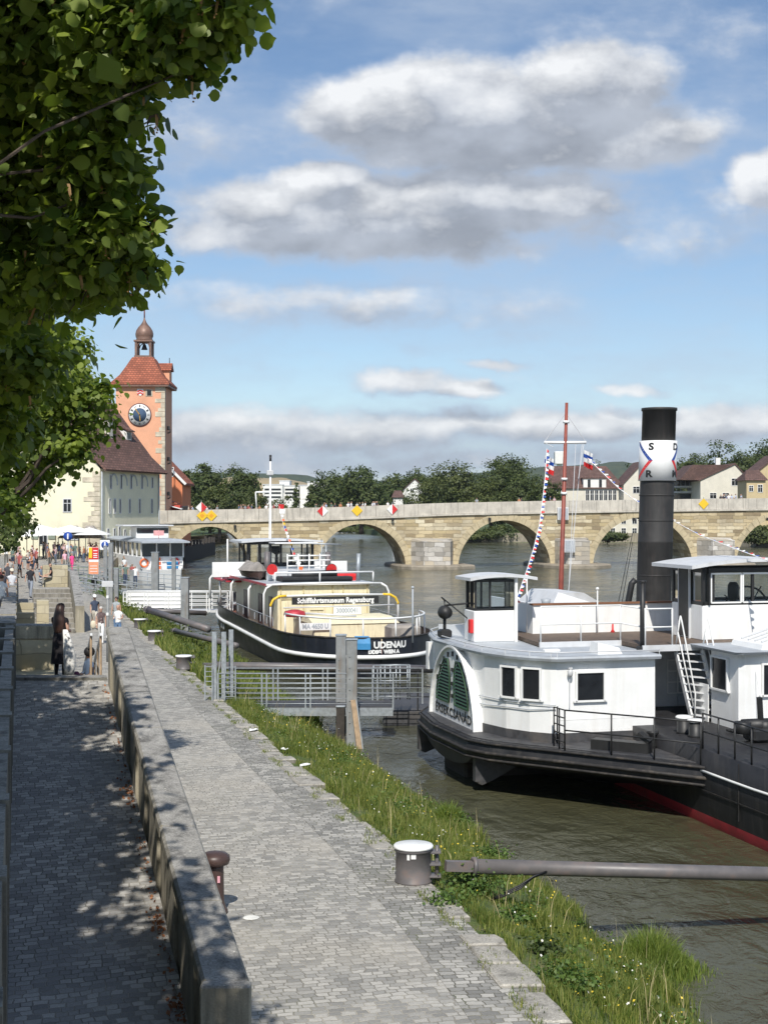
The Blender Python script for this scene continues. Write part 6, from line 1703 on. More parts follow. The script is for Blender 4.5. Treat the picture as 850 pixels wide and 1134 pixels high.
# searchlight
mb = MB(); p_ = SQ(492,678,42.0); mb.sphere(p_,.21,.21,.21); mb.tube([p_+Vector((.1,0,0)),p_+Vector((.24,0,0))],.17,14); mb.tube([p_+Vector((0,0,-.6)),p_+Vector((0,0,-.15))],.05,8); mb.bbox(p_.x-.18,p_.x+.18,p_.y-.18,p_.y+.18,p_.z-.75,p_.z-.5,.05)
sl = mb.build('searchlight', M['ironblack'], ST)
mb = MB(); e_ = SQ(520,668,41.5); mb.tube([p_+Vector((0,0,.35)),p_+Vector((0,0,.2)),e_],.03,6); mb.tube([p_+Vector((0,0,.35)),p_+Vector((.0,-.1,.45)),e_+Vector((0,0,-.5))],.02,6); mb.build('searchlight_arm', M['ironblack'], sl)
# low white coaming at the far end of the sponson roof
mb = MB(); a = SQ(487,700,44.5); b = SQ(520,702,42.6); mb.bar(a+Vector((0,0,-.0)),b,.1,.5); mb.build('roof_coaming', M['white'], ST)
mb = MB(); a = SQ(476,716,45.0); b = SQ(482,716,44.6); mb.bar(a+Vector((0,0,-.7)),a+Vector((0,0,.15)),.25,.2); mb.bar(b+Vector((0,0,-1.0)),b+Vector((0,0,.2)),.12,.12); mb.build('side_fitting', M['white'], ST)

# funnel
FQ = SQ(723,668,45.0); FT = SQ(729.5,452,45.0); fr = .545
fu = MB(); d = (FT-FQ); base = FQ-d*.22
def fp(t, r, a): c = FQ+d*t; return c+Vector((r*cos(a), r*sin(a), 0))
prof = [(-.3,fr*1.0),(.0,fr),(.31,fr),(.315,fr+.012),(.32,fr),(.62,fr*.98),(.985,fr*.97),(.986,fr*1.03),(1.0,fr*1.03),(1.001,fr*.88),(.93,fr*.86)]
fu.smooth = True; fu.loft([[fp(t,r,2*pi*k/40) for k in range(40)] for t, r in prof], True)
fn = fu.build('funnel', M['funnel'], ST)
mb = MB(); mb.smooth = True
for t in (.14,.42,.55): mb.loft([[fp(t,fr*1.0+.004,2*pi*k/40) for k in range(40)],[fp(t+.004,fr*1.0+.014,2*pi*k/40) for k in range(40)],[fp(t+.008,fr*1.0+.004,2*pi*k/40) for k in range(40)]], False)
mb.build('funnel_seams', M['funnel'], fn)
tb0 = (FQ.z-FQ.z); tA = (668-532.5)/(668-452); tB = (668-488.5)/(668-452); rb = fr*1.09
mb = MB(); mb.smooth = True; mb.loft([[fp(tA,fr*.97,2*pi*k/48) for k in range(48)],[fp(tA,rb,2*pi*k/48) for k in range(48)],[fp(tB,rb,2*pi*k/48) for k in range(48)],[fp(tB,fr*.97,2*pi*k/48) for k in range(48)]], False)
band = mb.build('funnel_band', M['white'], fn)
# camera-facing angle in steamer space
cv = Vector((-(729/1.0-425)/FP, -1, 0)).normalized(); a_cam = atan2(-cv.dot(VX), cv.dot(UX))
hB = (FQ+d*tB).z-(FQ+d*tA).z
def on_band(x, h, e=.006):       # x in metres to the right as seen from the camera, h 0..1
    r = rb+e; a = a_cam + x/r; c = FQ+d*(tA+(tB-tA)*h); return c+Vector((r*cos(a), r*sin(a), 0))
def btxt(ch, x, h, size, m='ironblack'):
    v, f = text_geo(ch, size, .012); mb = MB(); mb.merge(v, f, lambda p: on_band(x+p.x*1.25, h+p.y/hB)); mb.build('funnel_letter', M[m], band, recalc=False)
btxt('S',-.22,.84,.30); btxt('R',-.28,.16,.30); btxt('D',.66,.84,.30); btxt('M',.66,.16,.30)
def chev(x0, xt, m1, m2, w=.13):
    for (h0, h1, mm, xa, xb) in ((.5,.97,m1,xt,x0),(.5,.03,m2,xt,x0)):
        mb = MB(); N = 10
        for i in range(N):
            t0, t1 = i/N, (i+1)/N
            mb.quad(on_band(xa+(xb-xa)*t0, h0+(h1-h0)*t0),on_band(xa+(xb-xa)*t1, h0+(h1-h0)*t1),on_band(xa+(xb-xa)*t1-w, h0+(h1-h0)*t1),on_band(xa+(xb-xa)*t0-w, h0+(h1-h0)*t0))
        mb.build('chevron', m1 if mm == m1 else m2, band, recalc=False)
chev(-.72,-.16,M['blue'],M['redbright']); chev(1.05,.60,M['blue'],M['redbright'])
mb = MB(); b0 = SQ(700,668,43.8)
mb.tube([SQ(690,700,44.2),SQ(694,672,44.2),SQ(699,646,44.2),SQ(703,642,44.2)],.10,10); mb.tube([SQ(684,668,44.2),SQ(700,590,44.6)],.012,4); mb.tube([SQ(688,668,44.2),SQ(700,600,44.6)],.012,4); mb.build('steam_pipe', M['ironblack'], fn)
mb = MB(); c = SQ(711,700,38.6); mb.tube([(c.x,c.y,HZ),(c.x,c.y,SQ(711,646,38.6).z)],.075,12); mb.tube([(c.x,c.y,SQ(711,644.5,38.6).z),(c.x,c.y,SQ(711,643,38.6).z)],.11,12); mb.bbox(c.x-.13,c.x+.13,c.y-.13,c.y+.13,HZ+.08,HZ+.2,.02); mb.build('galley_pipe', M['ironblack'], ST)

# mast with its yard
MY = 51.5; mtop = SQ(627,446,MY); mbot = SQ(620,672,MY)
mb = MB(); mb.tube([mbot+(mbot-mtop)*.3, mbot, mtop],[.10,.095,.055],12); mast = mb.build('mast', M['mastred'], ST)
mb = MB(); 
for t in (.55,.62,.9): c = mbot.lerp(mtop,t); mb.tube([c,c+(mtop-mbot)*.012],.115,12)
mb.build('mast_bands', M['white_clean'], mast)
ya_, yb_ = SQ(602,490,MY), SQ(648.5,490,MY); mb = MB(); mb.tube([ya_,yb_],.055,8); mb.build('yard', M['white_clean'], mast)
mb = MB()
for a, b in ((ya_, SQ(626,457,MY)),(yb_, SQ(626,457,MY)),(ya_, SQ(612,495,MY-.2)),(SQ(637,491,MY),SQ(629,660,MY-2)),(SQ(644,491,MY),SQ(628,665,MY-3)),(SQ(646,491,MY),SQ(640,530,MY-1))): mb.tube([a,b],.012,4)
mb.build('rigging', M['greywhite'], mast)

# main wheelhouse (upper right)
u0 = -1.94; v0 = 1.05; WD = 1.9
mb = MB(); mb.bbox(u0-WD,u0,-v0,2.6,UZ+.1,4.82,.02); w2 = mb.build('main_wheelhouse', M['white'], ST)
g0, g1 = 4.82, 5.86
mb = MB()
for v in (v0-.05,v0-.35,.35,-.55,-1.2,-2.5): 
    if v in (.35,): continue
    mb.bar(SL_(u0-.05,v,g0),SL_(u0-.05,v,g1),.10 if v > .8 else .07,.08)
mb.bar(SL_(u0-.05,v0-.2,g0),SL_(u0-.05,v0-.2,g1),.22,.06)
for v in (v0-.05,-2.5):
    for u in (u0-.8,u0-1.3,u0-WD+.05): mb.bar(SL_(u,v,g0),SL_(u,v,g1),.09,.09)
for z in (g0+.03,g1-.07): 
    mb.bar(SL_(u0-.05,v0,z),SL_(u0-.05,-2.6,z),.09,.12); mb.bar(SL_(u0,v0-.05,z),SL_(u0-WD,v0-.05,z),.09,.12); mb.bar(SL_(u0-WD+.05,v0,z),SL_(u0-WD+.05,-2.6,z),.09,.12)
mb.build('window_posts', M['ironblack'], w2)
mb = MB()
for (a, b) in ((.78,-.16),(-.22,-1.16),(-1.2,-2.4)):
    for (p, q_) in ((( a,g0+.06),(b,g0+.06)),((a,g1-.16),(b,g1-.16)),((a,g0+.06),(a,g1-.16)),((b,g0+.06),(b,g1-.16))): mb.bar(SL_(u0+.0,p[0],p[1]),SL_(u0+.0,q_[0],q_[1]),.045,.045)
mb.build('window_frames', M['white_clean'], w2)
mb = MB(); mb.quad(SL_(u0-.04,v0,g0),SL_(u0-.04,-2.6,g0),SL_(u0-.04,-2.6,g1),SL_(u0-.04,v0,g1)); mb.quad(SL_(u0,v0-.04,g0),SL_(u0-WD,v0-.04,g0),SL_(u0-WD,v0-.04,g1),SL_(u0,v0-.04,g1)); mb.quad(SL_(u0-WD+.04,v0,g0),SL_(u0-WD+.04,-2.6,g0),SL_(u0-WD+.04,-2.6,g1),SL_(u0-WD+.04,v0,g1)); mb.build('window_pane', M['clear'], w2, recalc=False)
mb = MB(); rings = []
for k in range(9):
    v = 1.55-(1.55+3.0)*k/8; zz = g1+.28-.2*((v+.7)/2.3)**2; rings.append([SL_(u0-WD-.3,v,zz-.10),SL_(u0+.35,v,zz-.10),SL_(u0+.35,v,zz),SL_(u0-WD-.3,v,zz)])
mb.loft(rings); mb.build('roof', M['greywhite'], w2)
mb = MB(); mb.obox(SL_(u0-1.05,v0+.02,(UZ+.1+g1)/2), Vector((1,0,0)), Vector((0,1,0)), Vector((0,0,1)), .30,.03,(g1-UZ-.1)/2-.05); mb.build('door', M['ironblack'], w2)
mb = MB(); mb.bar(SL_(u0-.72,v0+.03,UZ+.1),SL_(u0-.72,v0+.03,g1),.05); mb.bar(SL_(u0-1.38,v0+.03,UZ+.1),SL_(u0-1.38,v0+.03,g1),.05); mb.build('door_frame', M['greywhite'], w2)
mb = MB(); wc = SL_(u0-1.0,-.9,4.55); rr = .72
loopp = [wc+Vector((0,rr*cos(2*pi*k/28),rr*sin(2*pi*k/28))) for k in range(29)]; mb.tube(loopp,.03,8,False)
for k in range(8): a = 2*pi*k/8+.2; mb.tube([wc, wc+Vector((0,(rr+.14)*cos(a),(rr+.14)*sin(a)))],.018,6)
mb.tube([wc-Vector((.2,0,0)),wc+Vector((.1,0,0))],.09,10); mb.build('steering_wheel', M['ironblack'], w2)
mb = MB(); mb.lathe((u0-.7,.3,UZ+.1),[(.12,0),(.1,1.1),(.16,1.15),(.16,1.5),(.1,1.6)],12); mb.build('telegraph', M['ironblack'], w2)

# forward house
mb = MB(); fz = 3.78; fb_ = [(-.1,-1.75),(1.35,-1.75),(1.45,-1.62),(1.45,3.0),(-.1,3.0)]; mb.prism(fb_, 1.8, fz); fh = mb.build('forward_house', M['white'], ST)
mb = MB(); mb.loft([[(-.9,-1.95,fz),(1.6,-1.95,fz),(1.7,-1.8,fz),(1.7,3.2,fz),(-.9,3.2,fz)],[(-.9,-2.0,fz+.07),(1.65,-2.0,fz+.07),(1.75,-1.8,fz+.07),(1.75,3.2,fz+.07),(-.9,3.2,fz+.07)]]); mb.build('roof', M['greyroof'], fh)
swin(789.5,806,729,763,fh,SL_(1.35,1.75,0),SL_(-.1,1.75,0)); swin(843.5,862,736,769,fh,SL_(1.45,1.6,0),SL_(1.45,-3,0))
mb = MB(); mb.loft([[(-.4,-1.0,fz+.07),(1.2,-1.0,fz+.07),(1.2,.9,fz+.07),(-.4,.9,fz+.07)],[(-.4,-.95,fz+.2),(1.2,-.95,fz+.2),(1.2,.9,fz+.75),(-.4,.9,fz+.75)]]); hs_ = mb.build('skylight', M['white'], fh)
mb = MB()
for u in (-.1,.25,.6,.95): mb.bar((u,-.85,fz+.26),(u,.75,fz+.74),.04,.03)
mb.build('skylight_bars', M['greywhite'], hs_)
# middle house in the shade under the upper deck
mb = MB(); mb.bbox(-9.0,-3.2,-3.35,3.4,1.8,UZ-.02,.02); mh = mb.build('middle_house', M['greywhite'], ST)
mb = MB(); mb.box(-3.19,-3.15,-2.75,-1.95,1.85,3.45); mb.box(-3.19,-3.15,-1.2,-.5,1.85,3.45); mb.build('door', M['greyroof'], mh)
mb = MB()
for k in range(4): mb.bar(SL_(-3.1,1.55-.0+k*.0,2.2+k*.32),SL_(-3.1,.9,2.2+k*.32),.03,.03)
for k in range(3): mb.bar(SL_(-3.1,1.55-k*.32,2.2),SL_(-3.1,1.55-k*.32,3.2),.03,.03)
mb.build('lattice_window', M['white_clean'], mh)
mb = MB(); mb.box(-3.1,-.12,-1.9,-1.86,1.8,2.9) if 0 else mb.box(-1.0,-.2,-1.80,-1.77,1.8,2.8); mb.build('side_panel', M['white'], fh)
# ladder
lad = MB(); A0, A1 = SQ(747,719,38.9), SQ(765,795,38.5); B0, B1 = SQ(777,720,38.75), SQ(796,800,38.35)
lad.bar(A0,A1,.05,.16,up=(1,0,0)); lad.bar(B0,B1,.05,.16,up=(1,0,0)); ladder = lad.build('ladder', M['white_clean'], ST)
mb = MB()
for k in range(9): t_ = (k+.5)/9; mb.bar(A0.lerp(A1,t_),B0.lerp(B1,t_),.20,.03)
mb.build('tread', M['greywhite'], ladder)
mb = MB()
for (a, b) in ((A0,A1),(B0,B1)):
    up = Vector((.25,0,.75)); mb.tube([a+up*1.25,a+up*1.25+(b-a)*.1,b+up*.9+Vector((0,0,0)),b+Vector((.2,0,0))],.022,6); mb.tube([a+up*.65,b+up*.45],.018,6); mb.tube([a,a+up*1.25],.02,6)
mb.build('ladder_handrail', M['white_clean'], ladder)

# black guard rails, bollards and winch on the deck
rail([SL_(.95,6.4,0),SL_(1.9,5.55,0),SL_(2.75,4.8,0),SL_(3.7,4.05,0)], DZ, 1.02, 'ironblack', ST, .020, 2, 'guard_rail', .9)
rail([SL_(.95,6.4,0),SL_(.35,6.45,0)], DZ, 1.02, 'ironblack', ST, .018, 5, 'guard_rail_gate', .3)
rail([SL_(3.7,4.0,0),SL_(5.2,3.98,0),SL_(6.7,3.98,0),SL_(8.2,3.98,0),SL_(11,3.98,0),SL_(14,3.8,0)], 1.8, .85, 'ironblack', ST, .020, 2, 'guard_rail', .75)
for (px, py, Y) in ((756.5,797,36.3),(769.5,802,35.7)):
    c = SQ(px,py,Y); m = MB(); m.lathe((c.x,c.y,1.8),[(.2,0),(.17,.05),(.17,.38)],18); bo = m.build('deck_bollard', M['ironblack'], ST)
    m = MB(); m.lathe((c.x,c.y,2.18),[(.21,0),(.21,.04),(.17,.07)],20); m.build('bollard_top', M['white_clean'], bo)
mb = MB(); c = SQ(722,808,36.2); mb.lathe((c.x,c.y,DZ),[(.12,0),(.1,.1),(.1,.35),(.16,.4),(.16,.46)],14); mb.build('fairlead_post', M['ironblack'], ST)
mb = MB(); mb.bar(SL_(2.0,4.55,DZ+.14),SL_(.9,5.6,DZ+.14),.35,.26); mb.bar(SL_(2.0,4.55,DZ+.3),SL_(1.8,4.75,DZ+.5),.3,.1); mb.build('fairlead', M['ironblack'], ST)
mb = MB(); c = SQ(842,800,35.0); mb.bbox(c.x-.3,c.x+.3,c.y-.35,c.y+.35,1.82,2.15,.06); mb.tube([(c.x,c.y-.5,2.2),(c.x,c.y+.6,2.2)],.17,14); mb.bar((c.x,c.y,2.1),(c.x+.1,c.y-.1,2.9),.12,.1)
for k in (-.5,.1,.6): mb.lathe((c.x,c.y+k,2.0),[(.01,0),(.22,.02),(.22,.3),(.01,.32)],12)
mb.build('anchor_winch', M['ironblack'], ST)
mb = MB(); r_ = random.Random(3)
for k in range(5): c = SQ(808+k*4,806+k*2,36.2-k*.1); mb.tube([(c.x-.12,c.y,1.86),(c.x,c.y-.1,1.9),(c.x+.12,c.y,1.86),(c.x,c.y+.1,1.9),(c.x-.12,c.y,1.86)],.03,6)
mb.build('chain_heap', M['ironblack'], ST)
mb = MB(); mb.tube([SQ(833,728,37),SQ(845,795,36)],.006,4); mb.build('stay_wire', M['greywhite'], ST)
mb = MB(); a = SL_(-.6,4.6,HZ+.09); mb.loft([[Vector((a.x-.3,a.y-.35,a.z)),Vector((a.x+.3,a.y-.35,a.z)),Vector((a.x+.3,a.y+.35,a.z)),Vector((a.x-.3,a.y+.35,a.z))],[Vector((a.x-.25,a.y-.3,a.z+.3)),Vector((a.x+.2,a.y-.3,a.z+.3)),Vector((a.x+.2,a.y+.3,a.z+.15)),Vector((a.x-.25,a.y+.3,a.z+.15))]]); mb.build('roof_hatch', M['white'], ST)
mb = MB(); a = SL_(-1.2,5.9,HZ+.09); mb.bbox(a.x-.1,a.x+.1,a.y-.22,a.y+.22,a.z,a.z+.08,.02); mb.build('roof_vent', M['white_clean'], ST)

# flag lines
def bunting(label, pts, n, Yj=0, slack=.0):
    t = thing('flag_line', label, 'bunting', pts[0], 0, 'signal flag lines on the steamer'); o0 = Vector(pts[0]); pts = [Vector(p)-o0 for p in pts]
    mb = MB(); mb.tube(pts,.012,4); mb.build('cord', M['white_clean'], t)
    tot = sum((b-a).length for a, b in zip(pts, pts[1:])); cols = [M['redbright'],M['white_clean'],M['blue'],M['white_clean']]; r_ = random.Random(len(label))
    for i in range(n):
        s = tot*(i+.5)/n
        for a, b in zip(pts, pts[1:]):
            L = (b-a).length
            if s <= L: c = a.lerp(b, s/L); break
            s -= L
        d = (b-a).normalized(); w_ = .055+r_.uniform(0,.03); h = .09+r_.uniform(0,.05); a_ = r_.uniform(-1,1); sd_ = Vector((cos(a_),sin(a_)*.6,r_.uniform(-.5,.3))).normalized()
        m = MB(); c2 = c+sd_*h; m.add([c-d*w_, c+d*w_, c2+d*w_*.35+Vector((0,.02,-.02)), c2-d*w_*.35, c-d*w_+Vector((0,.006,0)), c+d*w_+Vector((0,.006,0)), c2+d*w_*.35+Vector((0,.026,-.02)), c2-d*w_*.35+Vector((0,.006,0))],[(0,1,2,3),(4,7,6,5),(0,4,5,1),(1,5,6,2),(2,6,7,3),(3,7,4,0)])
        m.build('flag', cols[i%4], t, recalc=False)
    return t
def curve_px(l): return [Q(a,b,Y) for a,b,Y in l]
bunting('red white and blue flag line hanging from the left yardarm down to the wing wheelhouse', curve_px([(605,497,51.5),(604,520,51),(601,548,50),(597,580,48.5),(591,605,47),(584,628,45.5),(577,648,44),(569,670,43)]), 62)
bunting('red white and blue flag line sagging past the funnel to the right edge', curve_px([(648,505,51.5),(665,522,50.5),(685,541,49.5),(706,556,48.5),(740,574,46),(775,593,43.5),(812,607,41),(850,621,38.5),(885,630,36)]), 84)
for (px, py, Y, lab) in ((607,506,51.4,'bunched striped flag under the left yardarm'),(650,500,51.4,'blue and white flag fluttering under the right yardarm')):
    p = Q(px,py,Y); t = thing('signal_flag', lab, 'flag', p, 0, 'flags at the yardarms'); 
    for k, (mm, dz_) in enumerate(((M['white_clean'],0),(M['blue'],-.2),(M['white_clean'],-.4),(M['redbright'],-.62))):
        m = MB(); rg = [[Vector((-.13+.065*i, .06*sin(i*1.7+k), dz_*.7+.07-.03*i)) for i in range(6)],[Vector((-.13+.06*i, .06*sin(i*1.7+k+.5)+.03, dz_*.7-.08-.035*i)) for i in range(6)]]
        m.loft(rg, False, False); m.loft([[q_+Vector((0,.012,0)) for q_ in r] for r in rg], False, False); m.build('flag_stripe', mm, t, recalc=False)
# ================================================================== MUSEUM TUG
M['tughull'] = mat('dark_tug_paint', (.014,.017,.026), .4, var=.3, scale=1.2, dirt=(.05,.045,.04), dirt_amt=.6, dscale=1.2, streak=True, bump=.02, bscale=1.5)
TG = thing('museum_tug', 'black-hulled museum tug with cream deckhouse and white pipe hoops at its stern', 'ship', (-.1,63.5,0), atan2(.957,-.29))
TU = Vector((-.29,.957,0)); TV = Vector((.957,.29,0))
def TL(u, v, z): return Vector((u, -v, z))
def TQ(px, py, Y): d = Q(px,py,Y)-Vector((-.1,63.5,0)); return Vector((d.dot(TU), -d.dot(TV), Q(px,py,Y).z))
TLN = 31.5
def thb(u):
    if u < 5.5: t = (5.5-u)/5.5; return 3.6*sqrt(max(0,1-t**2.3))+.02
    if u > 18: t = (u-18)/(TLN-18); return 3.6*(1-t**2.3)+.03
    return 3.6
def ttop(u): return 1.78+max(0,u-12)*.022+max(0,(4-u))*.0
tus = [0,.12,.3,.6,1,1.5,2.1,2.8,3.6,4.5,5.5]+[6.5+i*1.0 for i in range(25)]+[TLN-.1,TLN]
def tring(u, inset=0):
    h = thb(u); return [(u+max(0,(.7-u))*.9,-(h*.80),-1),(u+max(0,(.8-u))*.55,-h*.93,0),(u+max(0,.5-u)*.4,-h*.97,.45),(u,-h,.95),(u,-h*1.0,ttop(u))]
mb = MB(); mb.smooth = True; rows = []
for u in tus:
    r = tring(u); rows.append(r+[(p[0],-p[1],p[2]) for p in reversed(r)])
n = len(rows[0]); vs = [p for r in rows for p in r]; fs = []
for i in range(len(rows)-1):
    for j in range(n-1):
        if j == 4: continue
        fs.append((i*n+j,i*n+j+1,(i+1)*n+j+1,(i+1)*n+j))
mb.add(vs, fs)
for k in range(len(fs)):
    j = [q for q in range(n-1) if q != 4][k % (n-2)]; mb.mi[k] = 1 if j in (0,n-2) else 0
mb.build('hull', [M['tughull'], M['red']], TG, recalc=False)
mb = MB(); L = [TL(u,-thb(u)-.02,.92+max(0,u-6)*.022) for u in reversed(tus)]+[TL(u,thb(u)+.02,.92+max(0,u-6)*.022) for u in tus]; mb.tube(L,.10,8); mb.build('fender_band', M['white_clean'], TG)
mb = MB(); L = [TL(u,-thb(u),ttop(u)) for u in reversed(tus)]+[TL(u,thb(u),ttop(u)) for u in tus]; mb.tube(L,.045,6); mb.build('bulwark_cap', M['blacksoft'], TG)
mb = MB()
for a, b in zip(tus, tus[1:]): mb.quad(TL(a,-thb(a)+.03,1.0),TL(b,-thb(b)+.03,1.0),TL(b,thb(b)-.03,1.0),TL(a,thb(a)-.03,1.0))
mb.build('main_deck', plain('rust_red_deck', (.20,.08,.055), .7), TG, recalc=False)
for u in (27.5,26.8,26.1,23.0,22.3,20.0,19.2):
    m = MB(); m.lathe((0,0,0),[(.13,-.03),(.16,0),(.16,.05),(.12,.06)],12); o = m.build('porthole', M['white_clean'], TG); o.rotation_euler = (R(-90),0,0); o.location = (u, thb(u)*.985+.01, .62+u*.012)
mb = MB(); mb.tube([TL(TLN-.1,-.3,1.2),TL(TLN+.1,0,.4),TL(TLN-.1,.3,1.2)],.16,8); mb.build('bow_fender', M['ironblack'], TG)
# aft house
mb = MB(); mb.bbox(10.3,21.5,-2.45,2.45,1.0,3.66,.03); ah = mb.build('deckhouse', M['cream'], TG)
mb = MB(); mb.bbox(10.1,22.5,-2.7,3.1,3.66,3.74,.03); mb.build('roof', M['greyroof'], ah)
mb = MB(); mb.bar(TL(10.1,-3.13,3.70),TL(22.5,-3.13,3.70),.05,.12); mb.build('roof_edge', M['red'], ah)
mb = MB(); mb.bar(TL(10.08,2.7,3.70),TL(10.08,-3.1,3.70),.05,.09); mb.build('roof_trim', M['white_clean'], ah)
for (u0_,u1_,z0_,z1_) in ((11.5,12.3,1.1,3.0),(14,15,1.1,3.0),(18,19,1.1,3.0)):
    m = MB(); m.bar(TL(u0_,-2.47,(z0_+z1_)/2),TL(u1_,-2.47,(z0_+z1_)/2),.05,z1_-z0_); m.build('side_door', M['brownpaint'], ah)
for v in (-1.7,-.4,1.3): 
    m = MB(); m.bar(TL(10.27,v-.35,2.6),TL(10.27,v+.35,2.6),.05,.5); m.build('shutter', M['cream'], ah)
mb = MB()
for v in (-2.3,-1.1,.45,1.0,2.3): mb.bar(TL(10.26,v,1.0),TL(10.26,v,3.64),.05,.05)
mb.bar(TL(10.25,-2.3,2.95),TL(10.25,2.3,2.95),.03,.03); mb.build('wall_battens', plain('cream_trim', (.6,.5,.28)), ah)
for (u, a, b) in ((4.3,-2.9,-1.0),):
    m = MB(); m.bbox(4.8,9.2,-2.3,1.9,1.0,2.05,.05); lk = m.build('skylight', M['cream'], TG)
    m = MB(); m.loft([[(4.75,-2.35,2.05),(9.2,-2.35,2.05),(9.2,1.95,2.05),(4.75,1.95,2.05)],[(6.0,-2.3,2.3),(8.1,-2.3,2.3),(8.1,1.9,2.3),(6.0,1.9,2.3)]]); m.build('skylight_lid', M['cream'], lk)
mb = MB(); mb.lathe(TL(7.6,-2.2,2.25),[(.5,0),(.55,.1),(.5,.25),(.2,.34)],18); mb.build('vent_dome', M['red'], TG)
mb = MB(); mb.bbox(1.3,2.6,-2.3,-.9,1.0,2.2,.12) ; mb.build('tarpaulin_box', M['tan'], TG)
# boards
def tboard(u, v0, v1, z0, z1, base, txt, tm, size, nm, e=.03, fx=1.0):
    m = MB(); m.box(u-e,u,-v1,-v0,z0,z1); b = m.build(nm, M[base], TG)
    vv, ff = text_geo(txt, size, .012); m = MB(); m.merge(vv, ff, lambda p: Vector((u-e-.012, -((v0+v1)/2+p.x*fx), (z0+z1)/2+p.y))); m.build('lettering', M[tm], b, recalc=False); return b
tboard(8.0,-2.25,2.25,2.80,3.17,'ironblack','Schifffahrtsmuseum Regensburg','white_clean',.36,'name_board',fx=.86)
tboard(6.9,-.4,1.0,2.35,2.72,'white_clean','30000041','greyroof',.32,'number_board',fx=.9)
tboard(4.72,-2.65,-1.1,1.80,2.14,'white_clean','MA 4650 U','greyroof',.32,'number_board',fx=.85)
# stern lettering on the plating
def stern_text(txt, size, z, v0, m, fx=1.0):
    vv, ff = text_geo(txt, size, .018); mb = MB()
    def fn(p):
        v = v0+p.x*fx; h = min(3.3, abs(v)); u = 5.5*(1-(1-(h/3.37)**2)**(1/2.3)); 
        return Vector((u-.05, -v, z+p.y))
    mb.merge(vv, ff, fn); return mb.build('stern_lettering', m, TG, recalc=False)
stern_text('UDENAU', .40, 1.46, .42, M['white_clean'], .98); stern_text('DDSG  WIEN A', .22, 1.16, .12, M['white_clean'], .98)
mb = MB(); pts = []
for i in range(9): v = -1.15+i*.62/8; pts.append(v)
g = []
for v in pts:
    h = abs(v); u = 5.5*(1-(1-(h/3.37)**2)**(1/2.3)); g.append([Vector((u-.10,-v,1.28)),Vector((u-.10,-v,1.55)),Vector((u-.03,-v,1.80)),Vector((u+.2,-v,1.86))])
mb.loft(g, False, False); mb.build('blue_tarp', M['ltblue'], TG, recalc=False)
# hoops
def hoop(u, hv, z1, r, nm, zb=1.7, yc=None):
    pts = [TL(u,-hv,zb),TL(u,-hv,z1-.45),TL(u,-hv+.13,z1-.17),TL(u,-hv+.42,z1)]
    top = [TL(u,-hv+.42,z1),TL(u,0,z1+.05),TL(u,hv-.42,z1)]
    m = MB(); m.tube(pts,r,8); m.tube([Vector((p.x,-p.y,p.z)) for p in pts],r,8); m.tube(top,r,8); h = m.build(nm, M['white_clean'], TG)
    if yc:
        for s in (-1,1):
            m = MB(); m.tube([TL(u,s*hv,z1-.50),TL(u,s*hv,z1-.42),TL(u,s*(hv-.13),z1-.16),TL(u,s*(hv-.42),z1+.005),TL(u,s*(hv-.8),z1+.02)],r*1.15,8); m.build('yellow_corner', M['yellow'], h)
hoop(9.7,3.3,3.72,.055,'pipe_hoop',1.7); hoop(8.1,3.3,3.22,.055,'pipe_hoop',1.7,True)
for u in (14,19,22.5,26):
    m = MB(); m.tube([TL(u,-3.2,ttop(u)),TL(u,-3.2,3.3),TL(u+.0,-3.0,3.55),TL(u,-2.6,3.6)],.07,8); m.build('side_davit', M['white_clean'], TG)
    m = MB(); m.tube([TL(u,3.2,ttop(u)),TL(u,3.2,3.3),TL(u+.0,3.0,3.55),TL(u,2.6,3.6)],.06,8); m.build('side_davit', M['white_clean'], TG)
def stern_rail(z, f, r=.045, umax=5.4):
    L = [(u, -thb(u)*f) for u in reversed(tus) if u <= umax]+[(u, thb(u)*f) for u in tus if u <= umax]; m = MB(); m.tube([Vector((u+.25,y,z)) for u, y in L], r, 8); m.build('stern_rail', M['white_clean'], TG)
stern_rail(2.62,.93); 
mb = MB()
for u, s in ((.12,-1),(.12,1),(1,1),(1,-1),(2.8,1),(2.8,-1),(4.5,1),(4.5,-1)): mb = MB(); mb.tube([Vector((u+.2,s*thb(u)*.93,1.6)),Vector((u+.25,s*thb(u)*.93,2.62))],.035,6); mb.build('rail_stanchion', M['white_clean'], TG)
mb = MB(); mb.tube([TL(7.4,-2.8,2.70),TL(7.4,2.9,2.75)],.035,6); mb.tube([TL(6.2,-2.0,2.5),TL(5.6,.4,2.35)],.05,6); mb.build('cross_bar', M['greywhite'], TG)
mb = MB(); mb.tube([TL(.3,1.55,1.5),TL(.3,1.55,3.95)],.04,6); mb.sphere(TL(.3,1.55,4.0),.07); mb.build('ensign_staff', M['greyroof'], TG)
mb = MB()
for i in range(11): u = 8+i*1.5; mb.tube([TL(u,-3.2,ttop(u)),TL(u,-3.2,ttop(u)+.35)],.02,5); mb.tube([TL(u,3.2,ttop(u)),TL(u,3.2,ttop(u)+.35)],.02,5)
mb.tube([TL(8,-3.2,2.15),TL(23.6,-3.2,2.4)],.02,5); mb.tube([TL(8,3.2,2.15),TL(23.6,3.2,2.4)],.02,5); mb.build('bulwark_rail', M['greyroof'], TG)
